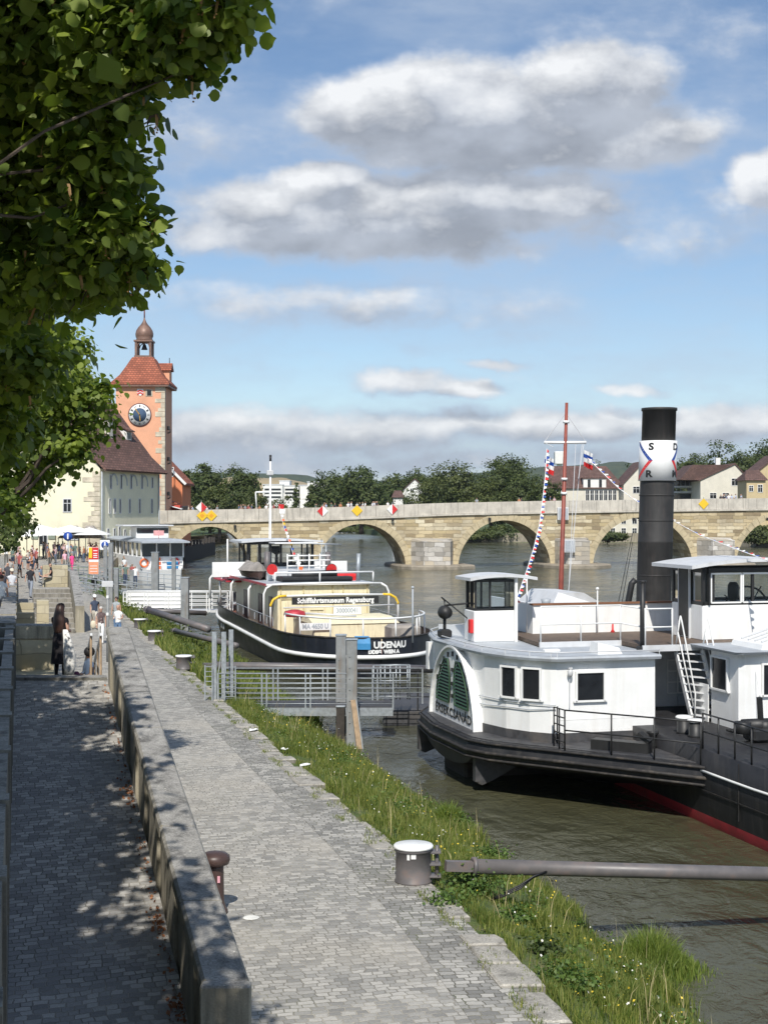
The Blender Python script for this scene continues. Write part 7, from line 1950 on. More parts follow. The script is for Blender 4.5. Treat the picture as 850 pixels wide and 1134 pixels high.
# gear on the deckhouse roof
mb = MB(); mb.tube([TL(11.2,-2.4,4.25),TL(11.2,2.9,4.25)],.045,6); mb.tube([TL(11.2,-2.4,3.7),TL(11.2,-2.4,4.25)],.04,6); mb.tube([TL(11.2,0,3.7),TL(11.2,0,4.25)],.04,6); mb.tube([TL(11.2,2.9,3.7),TL(11.2,2.9,4.25)],.04,6)
mb.build('tow_beam', M['white_clean'], TG)
mb = MB(); mb.bbox(11.6,13.2,-1.9,1.9,3.74,4.0,.05); mb.tube([TL(12.3,-1.2,4.05),TL(12.4,1.2,4.1)],.22,12); mb.build('towing_winch', M['ironblack'], TG)
mb = MB(); mb.bbox(13.8,17.5,-2.2,2.2,3.74,4.2,.06); mb.build('engine_casing', M['greywhite'], TG)
mb = MB()
for v in (-.9,-.3,.3,.9):
    for z in (4.5,4.8,5.05): mb.tube([TL(13.6,v-.28,z),TL(13.6,v+.28,z)],.04,6)
    mb.tube([TL(13.6,v-.28,3.5),TL(13.6,v-.28,5.15)],.035,6)
mb.build('roof_railing', M['white_clean'], TG)
def TP(px, py, u):      # point on the tug's transverse plane at u
    t = (px-425)/FP; B = Vector((-.1,63.5,0))+TU*u; v = (B.x-t*B.y)/(t*TV.y-TV.x); Y = B.y+TV.y*v; return Vector((u,-v,H+(565-py)*Y/FP))
for (px, r_, lab) in ((296,.16,'exhaust_pipe'),(363,.16,'exhaust_pipe')):
    a = TP(px,640,14.5); b = TP(px,611,14.5); m = MB(); m.tube([a,b],r_,12); m.build(lab, M['pipe'], TG)
for px in (303,368.5):
    c = TP(px-3,631,13.0); m = MB(); d = Vector((-1,0,.12)).normalized(); m.tube([c+Vector((.35,0,-1.0)),c+Vector((.35,0,-.35)),c+Vector((.2,0,-.08)),c-Vector((.05,0,0)),c+d*.3],[.15,.15,.18,.23,.32],18,False); cw = m.build('cowl_vent', M['white_clean'], TG)
    m = MB(); m.lathe((0,0,0),[(.285,0),(.28,.01),(.1,.015),(.01,.016)],18,False); o = m.build('cowl_mouth', M['redbright'], cw); o.location = c+d*.285; o.rotation_euler = (0,R(-97),0)
mb = MB(); a = TP(384,638,13); mb.bbox(a.x-.6,a.x+.8,a.y-.55,a.y+.75,a.z-.35,a.z+.15,.1); mb.build('red_locker', M['redbright'], TG)
mb = MB(); a = TP(396,645,12); b = TP(397,613,12); mb.tube([a,b],.11,10); mb.build('side_pipe', M['steel'], TG)
# wheelhouse
wa = TP(275,626,19.5); wb_ = TP(346,626,19.5); zt_ = TP(310,600,19.5).z; zs = TP(310,627,19.5).z
yl, yr = -wa.y, -wb_.y
mb = MB(); mb.bbox(19.5,22.2,-yr,-yl,3.6,zs,.03); twh = mb.build('wheelhouse', M['white'], TG)
mb = MB()
for i in range(7): v = yl+(yr-yl)*i/6; mb.bar(TL(19.55,v,zs),TL(19.55,v,zt_),.09,.16 if i in (0,6) else .08); mb.bar(TL(22.15,v,zs),TL(22.15,v,zt_),.09,.08)
for v in (yl,yr): mb.bar(TL(20.8,v,zs),TL(20.8,v,zt_),.1,.1)
for z in (zs+.05,zt_-.08): 
    for u in (19.55,22.15): mb.bar(TL(u,yl,z),TL(u,yr,z),.08,.14)
    for v in (yl,yr): mb.bar(TL(19.5,v,z),TL(22.2,v,z),.08,.14)
mb.build('window_posts', M['ironblack'], twh)
mb = MB(); mb.quad(TL(19.52,yl,zs),TL(19.52,yr,zs),TL(19.52,yr,zt_),TL(19.52,yl,zt_)); mb.quad(TL(22.1,yl,zs),TL(22.1,yr,zs),TL(22.1,yr,zt_),TL(22.1,yl,zt_)); mb.build('window_pane', M['clear'], twh, recalc=False)
mb = MB(); rg = []
for k in range(7): v = yl-.5+(yr-yl+1.0)*k/6; zz = zt_+.14-.10*((k-3)/3)**2; rg.append([TL(18.9,v,zz-.08),TL(22.6,v,zz-.08),TL(22.6,v,zz+.03),TL(18.9,v,zz+.03)])
mb.loft(rg); mb.build('roof', M['greywhite'], twh)
mb = MB(); mb.bbox(17.0,18.6,-yr+.3,-yl-1.0,zt_-.06,zt_+.0,.01); mb.build('awning', M['white_clean'], twh)
mb = MB(); mb.lathe(TL(20.6,(yl+yr)/2,3.9),[(.1,0),(.08,1.0),(.3,1.15),(.3,1.5)],10); mb.build('steering_column', M['ironblack'], twh)
for s, pa, pb in ((-1,235,277),(1,344,384)):
    a = TP(pa,622,19.8); b = TP(pb,622,19.8); m = MB(); m.bar(Vector((19.8,a.y,4.1)),Vector((19.8,b.y,4.1)),.08,.85); m.build('wing_bulwark', M['white'], TG)
mb = MB(); mb.bbox(19.8,24,-3.2,3.35,3.35,3.45,.02); mb.build('bridge_deck', M['red'], TG)
# lifeboat under canvas on the near side
c = TL(15.8,-2.6,4.25); mb = MB(); rg = []
for k in range(11):
    t = k/10; w_ = .75*sin(pi*min(.98,max(.02,t)))**.6; u = c.x-1.9+3.8*t; rg.append([Vector((u,c.y-w_,c.z)),Vector((u,c.y-w_*.75,c.z-.35)),Vector((u,c.y,c.z-.5)),Vector((u,c.y+w_*.75,c.z-.35)),Vector((u,c.y+w_,c.z))])
mb.loft(rg, True); lb = mb.build('lifeboat', M['brownpaint'], TG)
mb = MB(); rg = []
for k in range(11):
    t = k/10; w_ = .8*sin(pi*min(.98,max(.02,t)))**.6; u = c.x-1.95+3.9*t; rg.append([Vector((u,c.y-w_,c.z-.02)),Vector((u,c.y-w_*.5,c.z+.28)),Vector((u,c.y,c.z+.42+.05*sin(t*9))),Vector((u,c.y+w_*.5,c.z+.28)),Vector((u,c.y+w_,c.z-.02))])
mb.loft(rg, True); mb.build('canvas_cover', M['tan'], lb)
# mast
a = TP(299,600,20.8); b = TP(299.5,505,20.8); mb = MB(); mb.tube([a-Vector((0,0,1.5)),a,b],[.09,.08,.05],10); tm = mb.build('mast', M['white_clean'], TG)
mb = MB(); mb.sphere(b,.08); mb.tube([b-Vector((0,0,.3)),b],.07,8); mb.build('masthead_lamp', M['ironblack'], tm)
mb = MB(); p1_, p2_ = TP(283,545,20.8), TP(300,545,20.8); mb.tube([p1_,p2_],.05,6); mb.tube([p1_,TP(284,562,20.8)],.04,6); mb.build('yard', M['white_clean'], tm)
mb = MB(); p_ = TP(299,524,20.7); mb.bbox(p_.x-.08,p_.x+.08,p_.y-.2,p_.y+.2,p_.z-.12,p_.z+.16,.03); mb.build('radar_box', M['greywhite'], tm)
for (px, py, ptop) in ((252,645,597),(274,620,599)):
    p_ = TP(px,py,21); q_ = TP(px,ptop,21); m = MB(); m.tube([p_,q_],.05,6); m.build('awning_post', M['white_clean'], TG)
mb = MB(); mb.tube([TP(345,602,18),TP(378,603,18)],.045,6); mb.tube([TP(361,603,18),TP(361,640,18)],.04,6); mb.tube([TP(356,597,18),TP(356,640,18)],.03,6); mb.build('side_frame', M['steel'], TG)
# tug flag line
p0 = [Q(a,b,Y) for a,b,Y in ((309,560,84),(312,573,83),(314,583,82),(317,591,81),(321,602,80),(325,615,79),(331,628,78))]
t = thing('flag_line', 'short multicoloured flag line hanging before the tug wheelhouse', 'bunting', p0[0]); o0 = p0[0]
mb = MB(); mb.tube([p-o0 for p in p0],.012,4); mb.build('cord', M['white_clean'], t)
cl = [M['white_clean'],M['redbright'],M['blue'],M['yellow'],M['orange'],M['white_clean']]
for i in range(16):
    f = i/15*(len(p0)-1.01); c = (p0[int(f)].lerp(p0[int(f)+1], f-int(f)))-o0; s_ = .15 if i > 1 else .32; a_ = random.uniform(-.6,.6); m = MB()
    if i > 12: s_ = .24
    m.obox(c+Vector((s_*.4,0,-.05)), Vector((cos(a_),.3,sin(a_))).normalized(), Vector((0,1,0)), Vector((-sin(a_),0,cos(a_))), s_*.5,.012,s_*.42); m.build('flag', cl[(i*5+1)%6], t)

# white railed gangway to the tug bow
wg = thing('white_gangway', 'white railed gangway from the quay to the bow of the tug', 'gangway', (Q(137,673,88).x,88,1.3))
xw = Q(252,673,88).x-wg.location.x
mb = MB(); mb.box(0,xw,0,1.3,-.15,.0); mb.build('walkway', M['greywhite'], wg)
for y in (-.02,1.3):
    m = MB()
    for z in (.3,.55,.8,1.12): m.tube([(0,y,z),(xw,y,z)],.035 if z > 1 else .025,6)
    for i in range(6): x = xw*i/5; m.bar((x,y,-.1),(x,y,1.12),.06); m.bar((x+.18,y,-.1),(x+.18,y,1.12),.05)
    m.build('railing', M['white_clean'], wg)
mb = MB(); mb.box(0.05,xw*.6,1.36,1.38,.05,1.05); mb.build('banner_panel', M['white_clean'], wg)
pile('tall grey steel pile where the white gangway meets the landing, right of the beams', 205,700,640,78,.42)
for px, py, top, Y, lab in ((123,673,602,92,'grey pile at the landing just right of the info board pole'),(129,673,630,92,'grey pile right beside the info board pole, second of the pair'),(172,650,612,104,'thick grey pile before the excursion boat bow, left one'),(192.5,650,618,104,'grey pile before the excursion boat bow, right one'),(206,668,648,100,'short pile right of the excursion boat'),(117,640,605,112,'thin grey pile at the left of the landing stage'),(146,650,632,108,'short pile in the middle of the landing stage')):
    pile(lab, px, py, top, Y, .5 if px in (172,) else .28)
# grey landing stage with railings
ls = thing('landing_stage', 'grey railed landing stage and ramps between the quay and the excursion boat', 'landing stage', (Q(125,650,112).x,106,0))
mb = MB(); mb.bbox(-2.5,5,0,12,-.3,.9,.06); mb.build('float', M['steel'], ls)
for k, (xa, ya, za, xb, yb, zb) in enumerate(((-6,14,1.5,3,0,1.0),(-7,11,1.6,2,-3,1.1),(-7.5,18,1.8,4.5,12,1.0),(-2.5,.1,.9,5,.1,.9))):
    m = MB(); a, b = Vector((xa,ya,za)), Vector((xb,yb,zb))
    for z in (.35,.7,1.05): m.tube([a+Vector((0,0,z)),b+Vector((0,0,z))],.035,6)
    for i in range(9): c = a.lerp(b,i/8); m.bar(c,c+Vector((0,0,1.05)),.06)
    m.bar(a,b,.25,.12); m.build('railing', M['steel'], ls)

# ================================================================== EXCURSION BOAT
EU = Vector((-.35,.937,0)); EB = thing('excursion_boat', 'white excursion boat with grey roof and red lifebuoys moored before the first arch', 'boat', (Q(183,0,134).x,134,0), atan2(.937,-.35))
mb = MB(); rg = []
for u in (-.6,.2,1.5,4,10,16,22,24):
    h = 2.15*(.62+.38*min(1,max(0,(u+.6)/3)))*(1 if u < 20 else 1-(u-20)/9); rg.append([(u+(.5 if u < 1 else 0),-h*.85,-.8),(u,-h,.9),(u-(.3 if u < 1 else 0),-h,1.9),(u-(.3 if u < 1 else 0),h,1.9),(u,h,.9),(u+(.5 if u < 1 else 0),h*.85,-.8)])
mb.loft(rg); mb.build('hull', M['white_clean'], EB)
mb = MB(); mb.bbox(1.3,20,-2.0,2.0,1.9,3.1,.05); ec = mb.build('cabin', M['white_clean'], EB)
mb = MB(); mb.box(1.35,19.9,-1.98,1.98,3.12,4.35); mb.build('cabin_windows', M['glass'], ec)
mb = MB()
for y in (-2.0,-.75,.55,2.0): mb.bar((1.3,y,3.0),(1.3,y,4.4),.12)
for u in [1.3+i*2.3 for i in range(9)]:
    for y in (-2.02,2.02): mb.bar((u,y,3.0),(u,y,4.4),.12)
mb.build('window_pillars', M['white_clean'], ec)
mb = MB(); mb.loft([[(-.4,-2.3,4.4),(21,-2.3,4.4),(21,2.3,4.4),(-.4,2.3,4.4)],[(-.4,-2.3,4.55),(21,-2.3,4.55),(21,2.3,4.55),(-.4,2.3,4.55)],[(.5,-1.6,4.75),(20,-1.6,4.75),(20,1.6,4.75),(.5,1.6,4.75)]]); mb.build('roof', M['greyroof'], EB)
mb = MB(); mb.bbox(6,9,-1.6,1.6,4.75,5.9,.05); eh = mb.build('wheelhouse', M['white'], EB)
mb = MB(); mb.box(5.95,9.05,-1.55,1.55,5.25,5.75); mb.build('wheelhouse_windows', M['glass'], eh); mb = MB(); mb.bbox(5.5,9.6,-2,3.0,5.92,6.05,.03); mb.build('wheelhouse_roof', M['greywhite'], eh)
for (y, z, r) in ((1.75,2.5,.36),(-1.2,2.55,.36)):
    m = MB(); c = Vector((1.22 if y < 1 else 1.22,y,z)); m.tube([c+Vector((0,r*cos(a),r*sin(a))) for a in [2*pi*k/16 for k in range(17)]],.09,8,False); m.build('lifebuoy', M['redbright'] if y < 0 else M['orange'], EB)
mb = MB(); mb.box(1.1,1.2,.2,.75,1.9,3.0); mb.build('orange_box', M['orange'], EB)
mb = MB(); mb.box(-.95,-.85,-1.9,-.2,1.2,2.0) if 0 else mb.obox((-.52,-.6,2.35), Vector((1,0,0)), Vector((0,1,0)), Vector((0,0,1)), .04,.55,.38); mb.build('blue_panel', M['ltblue'], EB)
mb = MB()
for z in (2.3,2.7): mb.tube([(-.8,-1.5,z),(-.8,1.5,z)],.04,6)
for y in (-1.5,-.5,.5,1.5): mb.tube([(-.8,y,1.9),(-.8,y,2.7)],.04,6)
mb.build('bow_rail', M['white_clean'], EB)
mb = MB(); mb.tube([(3,0,4.7),(3,0,5.6)],.03,6); mb.obox((3,.0,5.3), Vector((1,0,0)), Vector((0,1,0)), Vector((0,0,1)), .05,.5,.25); mb.build('red_white_pennants', plain('pennant_pink', (.7,.35,.35)), EB)

# ================================================================== PEOPLE
def skin_mesh(name, verts, edges, radii, root=0, sub=1):
    me = bpy.data.meshes.new(name); me.from_pydata([Vector(v) for v in verts], edges, []); me.update()
    o = bpy.data.objects.new(name, me); COL.objects.link(o)
    md = o.modifiers.new('skin','SKIN'); 
    if not me.skin_vertices: 
        pass
    sv = me.skin_vertices[0].data if me.skin_vertices else None
    if sv is None:
        bpy.context.view_layer.objects.active = o; sv = me.skin_vertices[0].data
    for i, r in enumerate(radii): sv[i].radius = r if hasattr(r,'__len__') else (r, r); sv[i].use_root = (i == root)
    md.use_smooth_shade = True; md.branch_smoothing = .3
    s = o.modifiers.new('sub','SUBSURF'); s.levels = sub; s.render_levels = sub
    dg = bpy.context.evaluated_depsgraph_get(); dg.update()
    m2 = bpy.data.meshes.new_from_object(o.evaluated_get(dg)); bpy.data.objects.remove(o, do_unlink=True); m2.name = name
    return m2
def body(pose='stand', arms=None, fingers=False):
    V = []; E = []; Rr = []
    def a(p, r, par=None):
        V.append(p); Rr.append(r); i = len(V)-1
        if par is not None: E.append((par, i))
        return i
    if pose == 'sit': hz = .46; 
    else: hz = .93
    pel = a((0,0,hz),(.15,.115)); sp_ = a((0,.0,hz+.20),(.135,.10),pel); ch = a((0,.0,hz+.40),(.155,.115),sp_); nk = a((0,.0,hz+.53),(.055,.055),ch)
    hb0 = a((0,-.015,hz+.60),(.062,.07),nk); hd = a((0,-.02,hz+.68),(.078,.095),hb0); a((0,-.015,hz+.76),(.062,.075),hd)
    A = {'down': ((.215,.01,hz+.22),(.235,-.05,hz-.02),(.235,-.08,hz-.10)), 'bent': ((.21,.03,hz+.22),(.16,-.18,hz+.16),(.11,-.24,hz+.18)),
         'up': ((.26,-.10,hz+.33),(.20,-.30,hz+.50),(.17,-.36,hz+.56)), 'lap': ((.20,-.05,hz+.20),(.15,-.28,hz+.12),(.10,-.34,hz+.10)), 'swing': ((.21,-.06,hz+.22),(.21,-.20,hz+.02),(.20,-.25,hz-.05)), 'back': ((.215,.08,hz+.23),(.23,.14,hz+.02),(.23,.15,hz-.06))}
    arms = arms or ('down','down')
    for s, k in zip((-1,1), arms):
        e, w_, h = A[k]; sh = a((s*.165,0,hz+.46),(.062,.062),ch); el = a((s*e[0],e[1],e[2]),(.043,.043),sh); wr = a((s*w_[0],w_[1],w_[2]),(.028,.024),el); hn = a((s*h[0],h[1],h[2]),(.036,.020),wr)
        if fingers:
            d = (Vector(h)-Vector(w_)).normalized(); 
            for q in range(4): 
                b0 = Vector((s*h[0],h[1],h[2]))+Vector((0,.02-.013*q,0)); f1 = a(tuple(b0+Vector((s*d.x,d.y,d.z))*.045),(.009,.009),hn); a(tuple(b0+Vector((s*d.x,d.y-.3,d.z)).normalized()*.08),(.007,.007),f1)
            a(tuple(Vector((s*h[0],h[1],h[2]))+Vector((-s*.04,-.02,0))),(.01,.01),hn)
    for s in (-1,1):
        if pose == 'sit':
            hp = a((s*.09,-.02,hz-.02),(.095,.095),pel); kn = a((s*.11,-.44,hz+.02),(.065,.065),hp); an = a((s*.11,-.42,.09),(.042,.042),kn); a((s*.11,-.56,.04),(.04,.032),an)
        else:
            st = {'stand': (0,0), 'walk': (.18*s,.24*s)}[pose]
            hp = a((s*.085,0,hz-.06),(.098,.098),pel); kn = a((s*.095,-.02-st[0],.50),(.064,.064),hp); an = a((s*.10,.02-st[1],.09+(.05 if st[1] < 0 else 0)),(.042,.042),kn); a((s*.105,-.13-st[1],.035),(.042,.03),an)
    return V, E, Rr, hz
MT = [M['skin'], M['ctop'], M['cbot'], M['shoe'], M['chair']]
def person_mesh(pose, arms=None, short=False, sleeves=True, fingers=False, hairslot=True, mats=None, dress=False):
    V, E, Rr, hz = body(pose, arms, fingers); me = skin_mesh('person_body', V, E, Rr)
    for m in (mats or MT): me.materials.append(m)
    for p in me.polygons:
        c = p.center; z = c.z-hz; k = 1
        if z > .565: k = 0
        elif z < .02: k = 2
        if z >= .02 and z < .565 and abs(c.x) > .185 and z < (.36 if sleeves else .5): k = 0
        if pose == 'sit' and c.y < -.10 and z < .2: k = 2 if abs(c.x) < .25 and z < .09 else 0
        if pose != 'sit' and z < .03 and abs(c.x) > .185: k = 0
        if pose != 'sit' and short and c.z < .55: k = 0
        if c.z < .085: k = 3
        if arms and 'up' in arms and z > .3 and c.y < -.17: k = 0
        if arms and z > 0 and z < .45 and c.y < -.15: k = 0
        if hairslot and z > .62 and (z > .745 or c.y > .01 or (abs(c.x) > .07 and z > .66 and c.y > -.03)): k = 4
        p.material_index = k
    # face: nose, eyes, mouth, ears
    bm = bmesh.new(); bm.from_mesh(me); 
    def blob(c, r, mi, sz=(1,1,1)):
        g = bmesh.ops.create_icosphere(bm, subdivisions=1, radius=r, matrix=Matrix.Translation(c) @ Matrix.Diagonal((*sz,1)))
        for v in g['verts']:
            for f in v.link_faces: f.material_index = mi; f.smooth = True
    hy = -.015; zz = hz+.68
    blob((0,hy-.092,zz-.012),.014,0,(1,1.3,1.5)); blob((-.03,hy-.08,zz+.01),.010,3); blob((.03,hy-.08,zz+.01),.010,3); blob((0,hy-.083,zz-.048),.012,0 if False else 3,(1.7,.5,.35)); blob((-.08,hy+.005,zz-.005),.02,0,(.5,1,1.4)); blob((.08,hy+.005,zz-.005),.02,0,(.5,1,1.4))
    bm.to_mesh(me); bm.free(); return me
protos = []
for (pose, arms, short) in (('stand',('down','down'),False),('walk',('swing','back'),False),('stand',('bent','bent'),True),('walk',('back','swing'),True),('stand',('bent','down'),False),('sit',('lap','lap'),False)):
    protos.append(person_mesh(pose, arms, short))
def person(px_or_p, label, k=0, rot=0, col=(.5,.5,.5), h=1.0, group=None, hairchild=False):
    p = Vector(px_or_p); o = bpy.data.objects.new('person', protos[k]); COL.objects.link(o); o.location = p; o.rotation_euler = (0,0,rot); o.scale = (h,h,h); o.color = (*col,1)
    return tag(o, label, 'person', group)
def head_hair(o, hz, style, m, hat=None):
    mb = MB(); c = Vector((0,-.01,hz+.71))
    if style == 'long':
        rg = []
        for (z, rx, ry, y) in ((.10,.02,.02,-.01),(.085,.07,.08,-.01),(.04,.098,.105,.005),(-.03,.105,.10,.035),(-.12,.12,.085,.06),(-.25,.15,.085,.075),(-.40,.155,.08,.085),(-.52,.12,.06,.09),(-.60,.05,.03,.09)):
            rg.append([(c.x+rx*cos(2*pi*k/18), c.y+y+ry*sin(2*pi*k/18), c.z+z+.02*sin(k*2.3)) for k in range(18)])
        mb.smooth = True; mb.loft(rg)
    elif style == 'round':
        mb.sphere((c.x,c.y+.015,c.z+.0),.125,.13,.125,16,10)
    elif style == 'bun': mb.sphere((c.x,c.y+.02,c.z+.005),.095,.10,.10,14,8); mb.sphere((c.x,c.y+.11,c.z+.03),.04)
    else: mb.sphere((c.x,c.y+.015,c.z+.02),.088,.098,.085,14,8)
    h = mb.build('hair', m, o)
    if hat:
        mb = MB(); mb.lathe((c.x,c.y,c.z+.03),[(.105,0),(.105,.03),(.09,.09),(.05,.115),(.005,.12)],16); mb.loft([[(c.x-.08,c.y-.08,c.z+.025),(c.x+.08,c.y-.08,c.z+.025),(c.x+.06,c.y-.19,c.z+.01),(c.x-.06,c.y-.19,c.z+.01)],[(c.x-.08,c.y-.08,c.z+.04),(c.x+.08,c.y-.08,c.z+.04),(c.x+.06,c.y-.19,c.z+.022),(c.x-.06,c.y-.19,c.z+.022)]]); mb.build('cap', hat, o)
    return h
def hero(p, label, pose, arms, rot, mats, hair, hairm, scale=1.0, short=False, sleeves=True, hat=None, group=None):
    me = person_mesh(pose, arms, short, sleeves, True, False, mats); o = bpy.data.objects.new('person', me); COL.objects.link(o); o.location = p; o.rotation_euler = (0,0,rot); o.scale = (scale,)*3
    tag(o, label, 'person', group); hz = .46 if pose == 'sit' else .93; head_hair(o, hz, hair, hairm, hat); return o, hz
dk = plain('black_dress_cloth', (.012,.010,.012), .9); brn = plain('dark_brown_hair', (.045,.02,.012), .5); blk = plain('black_hair', (.012,.010,.010), .6)
zL = RZ(YT)-.10
# woman in black on the landing
pw = Q(66,760,32.2); o, hz = hero((pw.x,32.3,zL), 'woman with very long dark hair in black dress at top of the ramp', 'stand', ('bent','up'), R(160), [M['skin'], dk, dk, M['white_clean'], brn], 'long', brn, .985)
mb = MB(); mb.smooth = True; rg = []
for (z, rx, ry) in ((1.34,.17,.11),(1.2,.165,.125),(1.08,.15,.12),(.95,.185,.15),(.7,.20,.17),(.45,.22,.19),(.36,.225,.195)): rg.append([(rx*cos(2*pi*k/20)*(1+.03*sin(k*3)), ry*sin(2*pi*k/20)*(1+.03*sin(k*3)), z) for k in range(20)])
mb.loft(rg, False); mb.build('dress', dk, o)
mb = MB(); rg = []
pat = plain('white_patterned_cloth', (.75,.73,.68), .9, var=.15, dirt=(.03,.03,.04), dirt_amt=1.0, dscale=14)
for (z, x, w_) in ((1.15,.16,.06),(.9,.22,.11),(.6,.26,.15),(.3,.27,.15),(.12,.26,.12)): rg.append([(-x+w_*cos(2*pi*k/12), .05+w_*.7*sin(2*pi*k/12), z) for k in range(12)])
mb.smooth = True; mb.loft(rg); mb.build('patterned_shawl', pat, o)
# seated person on the steps
sx = mid(32.9)+.75; o, hz = hero((Q(99,740,33.2).x,33.2,zt-.74), 'person with round dark hair and blue-grey top seated on the steps', 'sit', ('lap','lap'), R(-55), [M['skin'] if 0 else plain('dark_skin', (.09,.045,.03), .5), plain('blue_grey_shirt', (.10,.14,.21)), plain('navy_trousers', (.03,.035,.06)), M['shoe'], blk], 'round', blk, 1.0)
mb = MB(); mb.sphere((.10,-.36,.66),.10,.08,.09); mb.build('handbag', plain('purple_bag', (.12,.03,.07)), o)
mb = MB(); prism_y(mb, lambda y: mid(y)+.25, lambda y: mid(y)+1.0, 33.05, 33.55, PZ, zt-.33); tag(mb.build('stone_block', M['sandwall']), 'low stone block under the seated person beside the steps', 'block')
def ground_p(px, py): q = P(px,py,PZ+.01); return q
wht = M['white_clean']
q = P(105,697,PZ+.01); o,hz = hero(q,'man in white cap, navy shirt and pale shorts walking on the promenade','walk',('swing','back'),R(15),[M['skin'],plain('navy_shirt',(.045,.06,.10)),plain('pale_shorts',(.6,.56,.48)),M['shoe'],brn],'short',brn,1.02,True,True,M['white_clean'])
q = P(112,712,PZ+.01); o,hz = hero(q,'grey-haired woman in patterned blouse and white trousers carrying a bag','walk',('swing','down'),R(5),[M['skin'],plain('patterned_blouse',(.09,.06,.06),.9,var=.3,dirt=(.5,.4,.38),dirt_amt=1.0,dscale=10),wht,wht,wht],'short',plain('grey_hair',(.5,.47,.43)),.98)
mb = MB(); mb.sphere((-.36,-.02,.88),.14,.08,.20); mb.tube([(-.30,0,1.38),(-.38,0,1.05)],.012,5); mb.build('shoulder_bag', plain('straw_bag',(.62,.55,.42)), o)
q = P(129,697,PZ+.01); o,hz = hero(q,'woman in grey tank top and jeans with sunglasses on the promenade','stand',('down','down'),R(-5),[M['skin'],plain('grey_tank_top',(.34,.37,.38)),plain('blue_jeans',(.12,.2,.33)),M['shoe'],brn],'bun',brn,.98,False,False)
q = P(131,711,PZ+.01); o,hz = hero(q,'bald man in white T-shirt and blue jeans looking at his hands','stand',('bent','bent'),R(-10),[M['skin'],wht,plain('blue_jeans',(.12,.2,.33)),M['shoe'],M['skin']],'short',M['skin'],1.0)
# people on the upper street at the left edge
def on_street(px, Y): return Vector(((px-425)/FP*Y, Y, street_z(Y)+.01))
o,hz = hero(on_street(2,53),'man in white shirt cut by the left edge of the photo','stand',('down','down'),R(170),[M['skin'],wht,plain('grey_trousers',(.3,.3,.3)),M['shoe'],brn],'short',brn,1.05)
o,hz = hero(on_street(13.5,68),'person in straw hat and pale shirt holding a camera on the street','stand',('bent','bent'),R(20),[M['skin'],plain('pale_checked_shirt',(.55,.56,.58)),plain('dark_navy_trousers',(.02,.025,.04)),M['shoe'],brn],'short',brn,1.0,hat=plain('straw_hat',(.65,.6,.48)))
for (px, Y, k, c, lab, rot) in ((4,66,0,(.03,.03,.04),'tall person in dark jacket at the left edge behind the white shirt',170),(1,72,2,(.10,.02,.02),'person in dark red top at the left edge beside the dark jacket',20),(9,79,4,(.06,.06,.07),'person in dark shirt behind the one with the pale hat',0),
     (34,74,1,(.02,.02,.025),'person in black shirt and grey trousers walking along the stone parapet',175),(11,86,1,(.35,.33,.3),'person in beige top on the street behind the hat wearer',180)):
    person(on_street(px,Y), lab, k, R(rot), c)
q = P(72,634.5,1.3); person((q.x,q.y*0+133,gz(133)), 'woman in pale pink blouse and jeans walking beside the one in hot pink', 1, R(10), (.75,.42,.50), 1.0).location = (Q(72,0,133).x,133,gz(133))
o = person((Q(80,0,131).x,131,gz(131)), 'woman all in hot pink walking towards the camera on the quay', 1, R(-5), (.85,.06,.25)); o.name = 'person'
hot = bpy.data.meshes.new('x'); bpy.data.meshes.remove(hot)
o.data = o.data.copy(); o.data.materials[2] = plain('hot_pink_trousers', (.8,.05,.22))
# seated pair on top of the far stair block
person((Q(52,0,81).x,82.0,PZ+1.9), 'person in black lounging on the stone block of the far stair', 5, R(-70), (.02,.02,.03))
person((Q(46,0,84).x,84.0,PZ+1.7), 'person in blue-grey top sitting on the far stair beside the lounger', 5, R(60), (.18,.22,.28))
# the crowd on the square
r_ = random.Random(77)
PAL = [(.75,.75,.73),(.03,.03,.04),(.35,.09,.08),(.10,.16,.30),(.6,.55,.45),(.05,.05,.06),(.8,.78,.75),(.3,.32,.34),(.55,.38,.38),(.12,.17,.14),(.45,.5,.6),(.02,.02,.03),(.45,.2,.10)]
NM = ['white','black','red','blue','beige','charcoal','pale','grey','pink','green','light blue','black','orange']
POS = ['standing','striding','standing with both arms bent','striding in shorts','standing with one arm bent','sitting']
cnt = {}
def crowd(px, Y, z, where, group):
    i = r_.randrange(len(PAL)); k = r_.randrange(5)
    key = (NM[i], POS[k], where); cnt[key] = cnt.get(key,0)+1
    o = person(((px-425)/FP*Y, Y, z), 'person in %s top %s %s' % (NM[i], POS[k], where), k, r_.uniform(0,6.28), PAL[i], r_.uniform(.93,1.06), group)
    return o
for i in range(34): 
    Y = r_.uniform(134,146); px = r_.uniform(46,108); crowd(px, Y, gz(Y), 'before the parasols', 'people on the square')
for i in range(16):
    Y = r_.uniform(96,125); px = r_.uniform(4,44); crowd(px, Y, street_z(Y), 'on the upper street', 'people on the upper street')
for i in range(7):
    Y = r_.uniform(112,130); crowd(r_.uniform(112,150), Y, gz(Y) if 1 else 1, 'by the excursion boat', 'people by the boat')
for i in range(58):
    px = r_.choice([r_.uniform(255,300), r_.uniform(300,440), r_.uniform(372,440), r_.uniform(380,425), r_.uniform(198,250), r_.uniform(440,700), r_.uniform(800,830)])
    s = bs(px); p = bpt(s, r_.uniform(.8,3.0), 0); z = btop(s)-PH+.42; crowd(px, p.y, z, 'on the bridge behind the parapet', 'people on the bridge').location = (p.x,p.y,z)

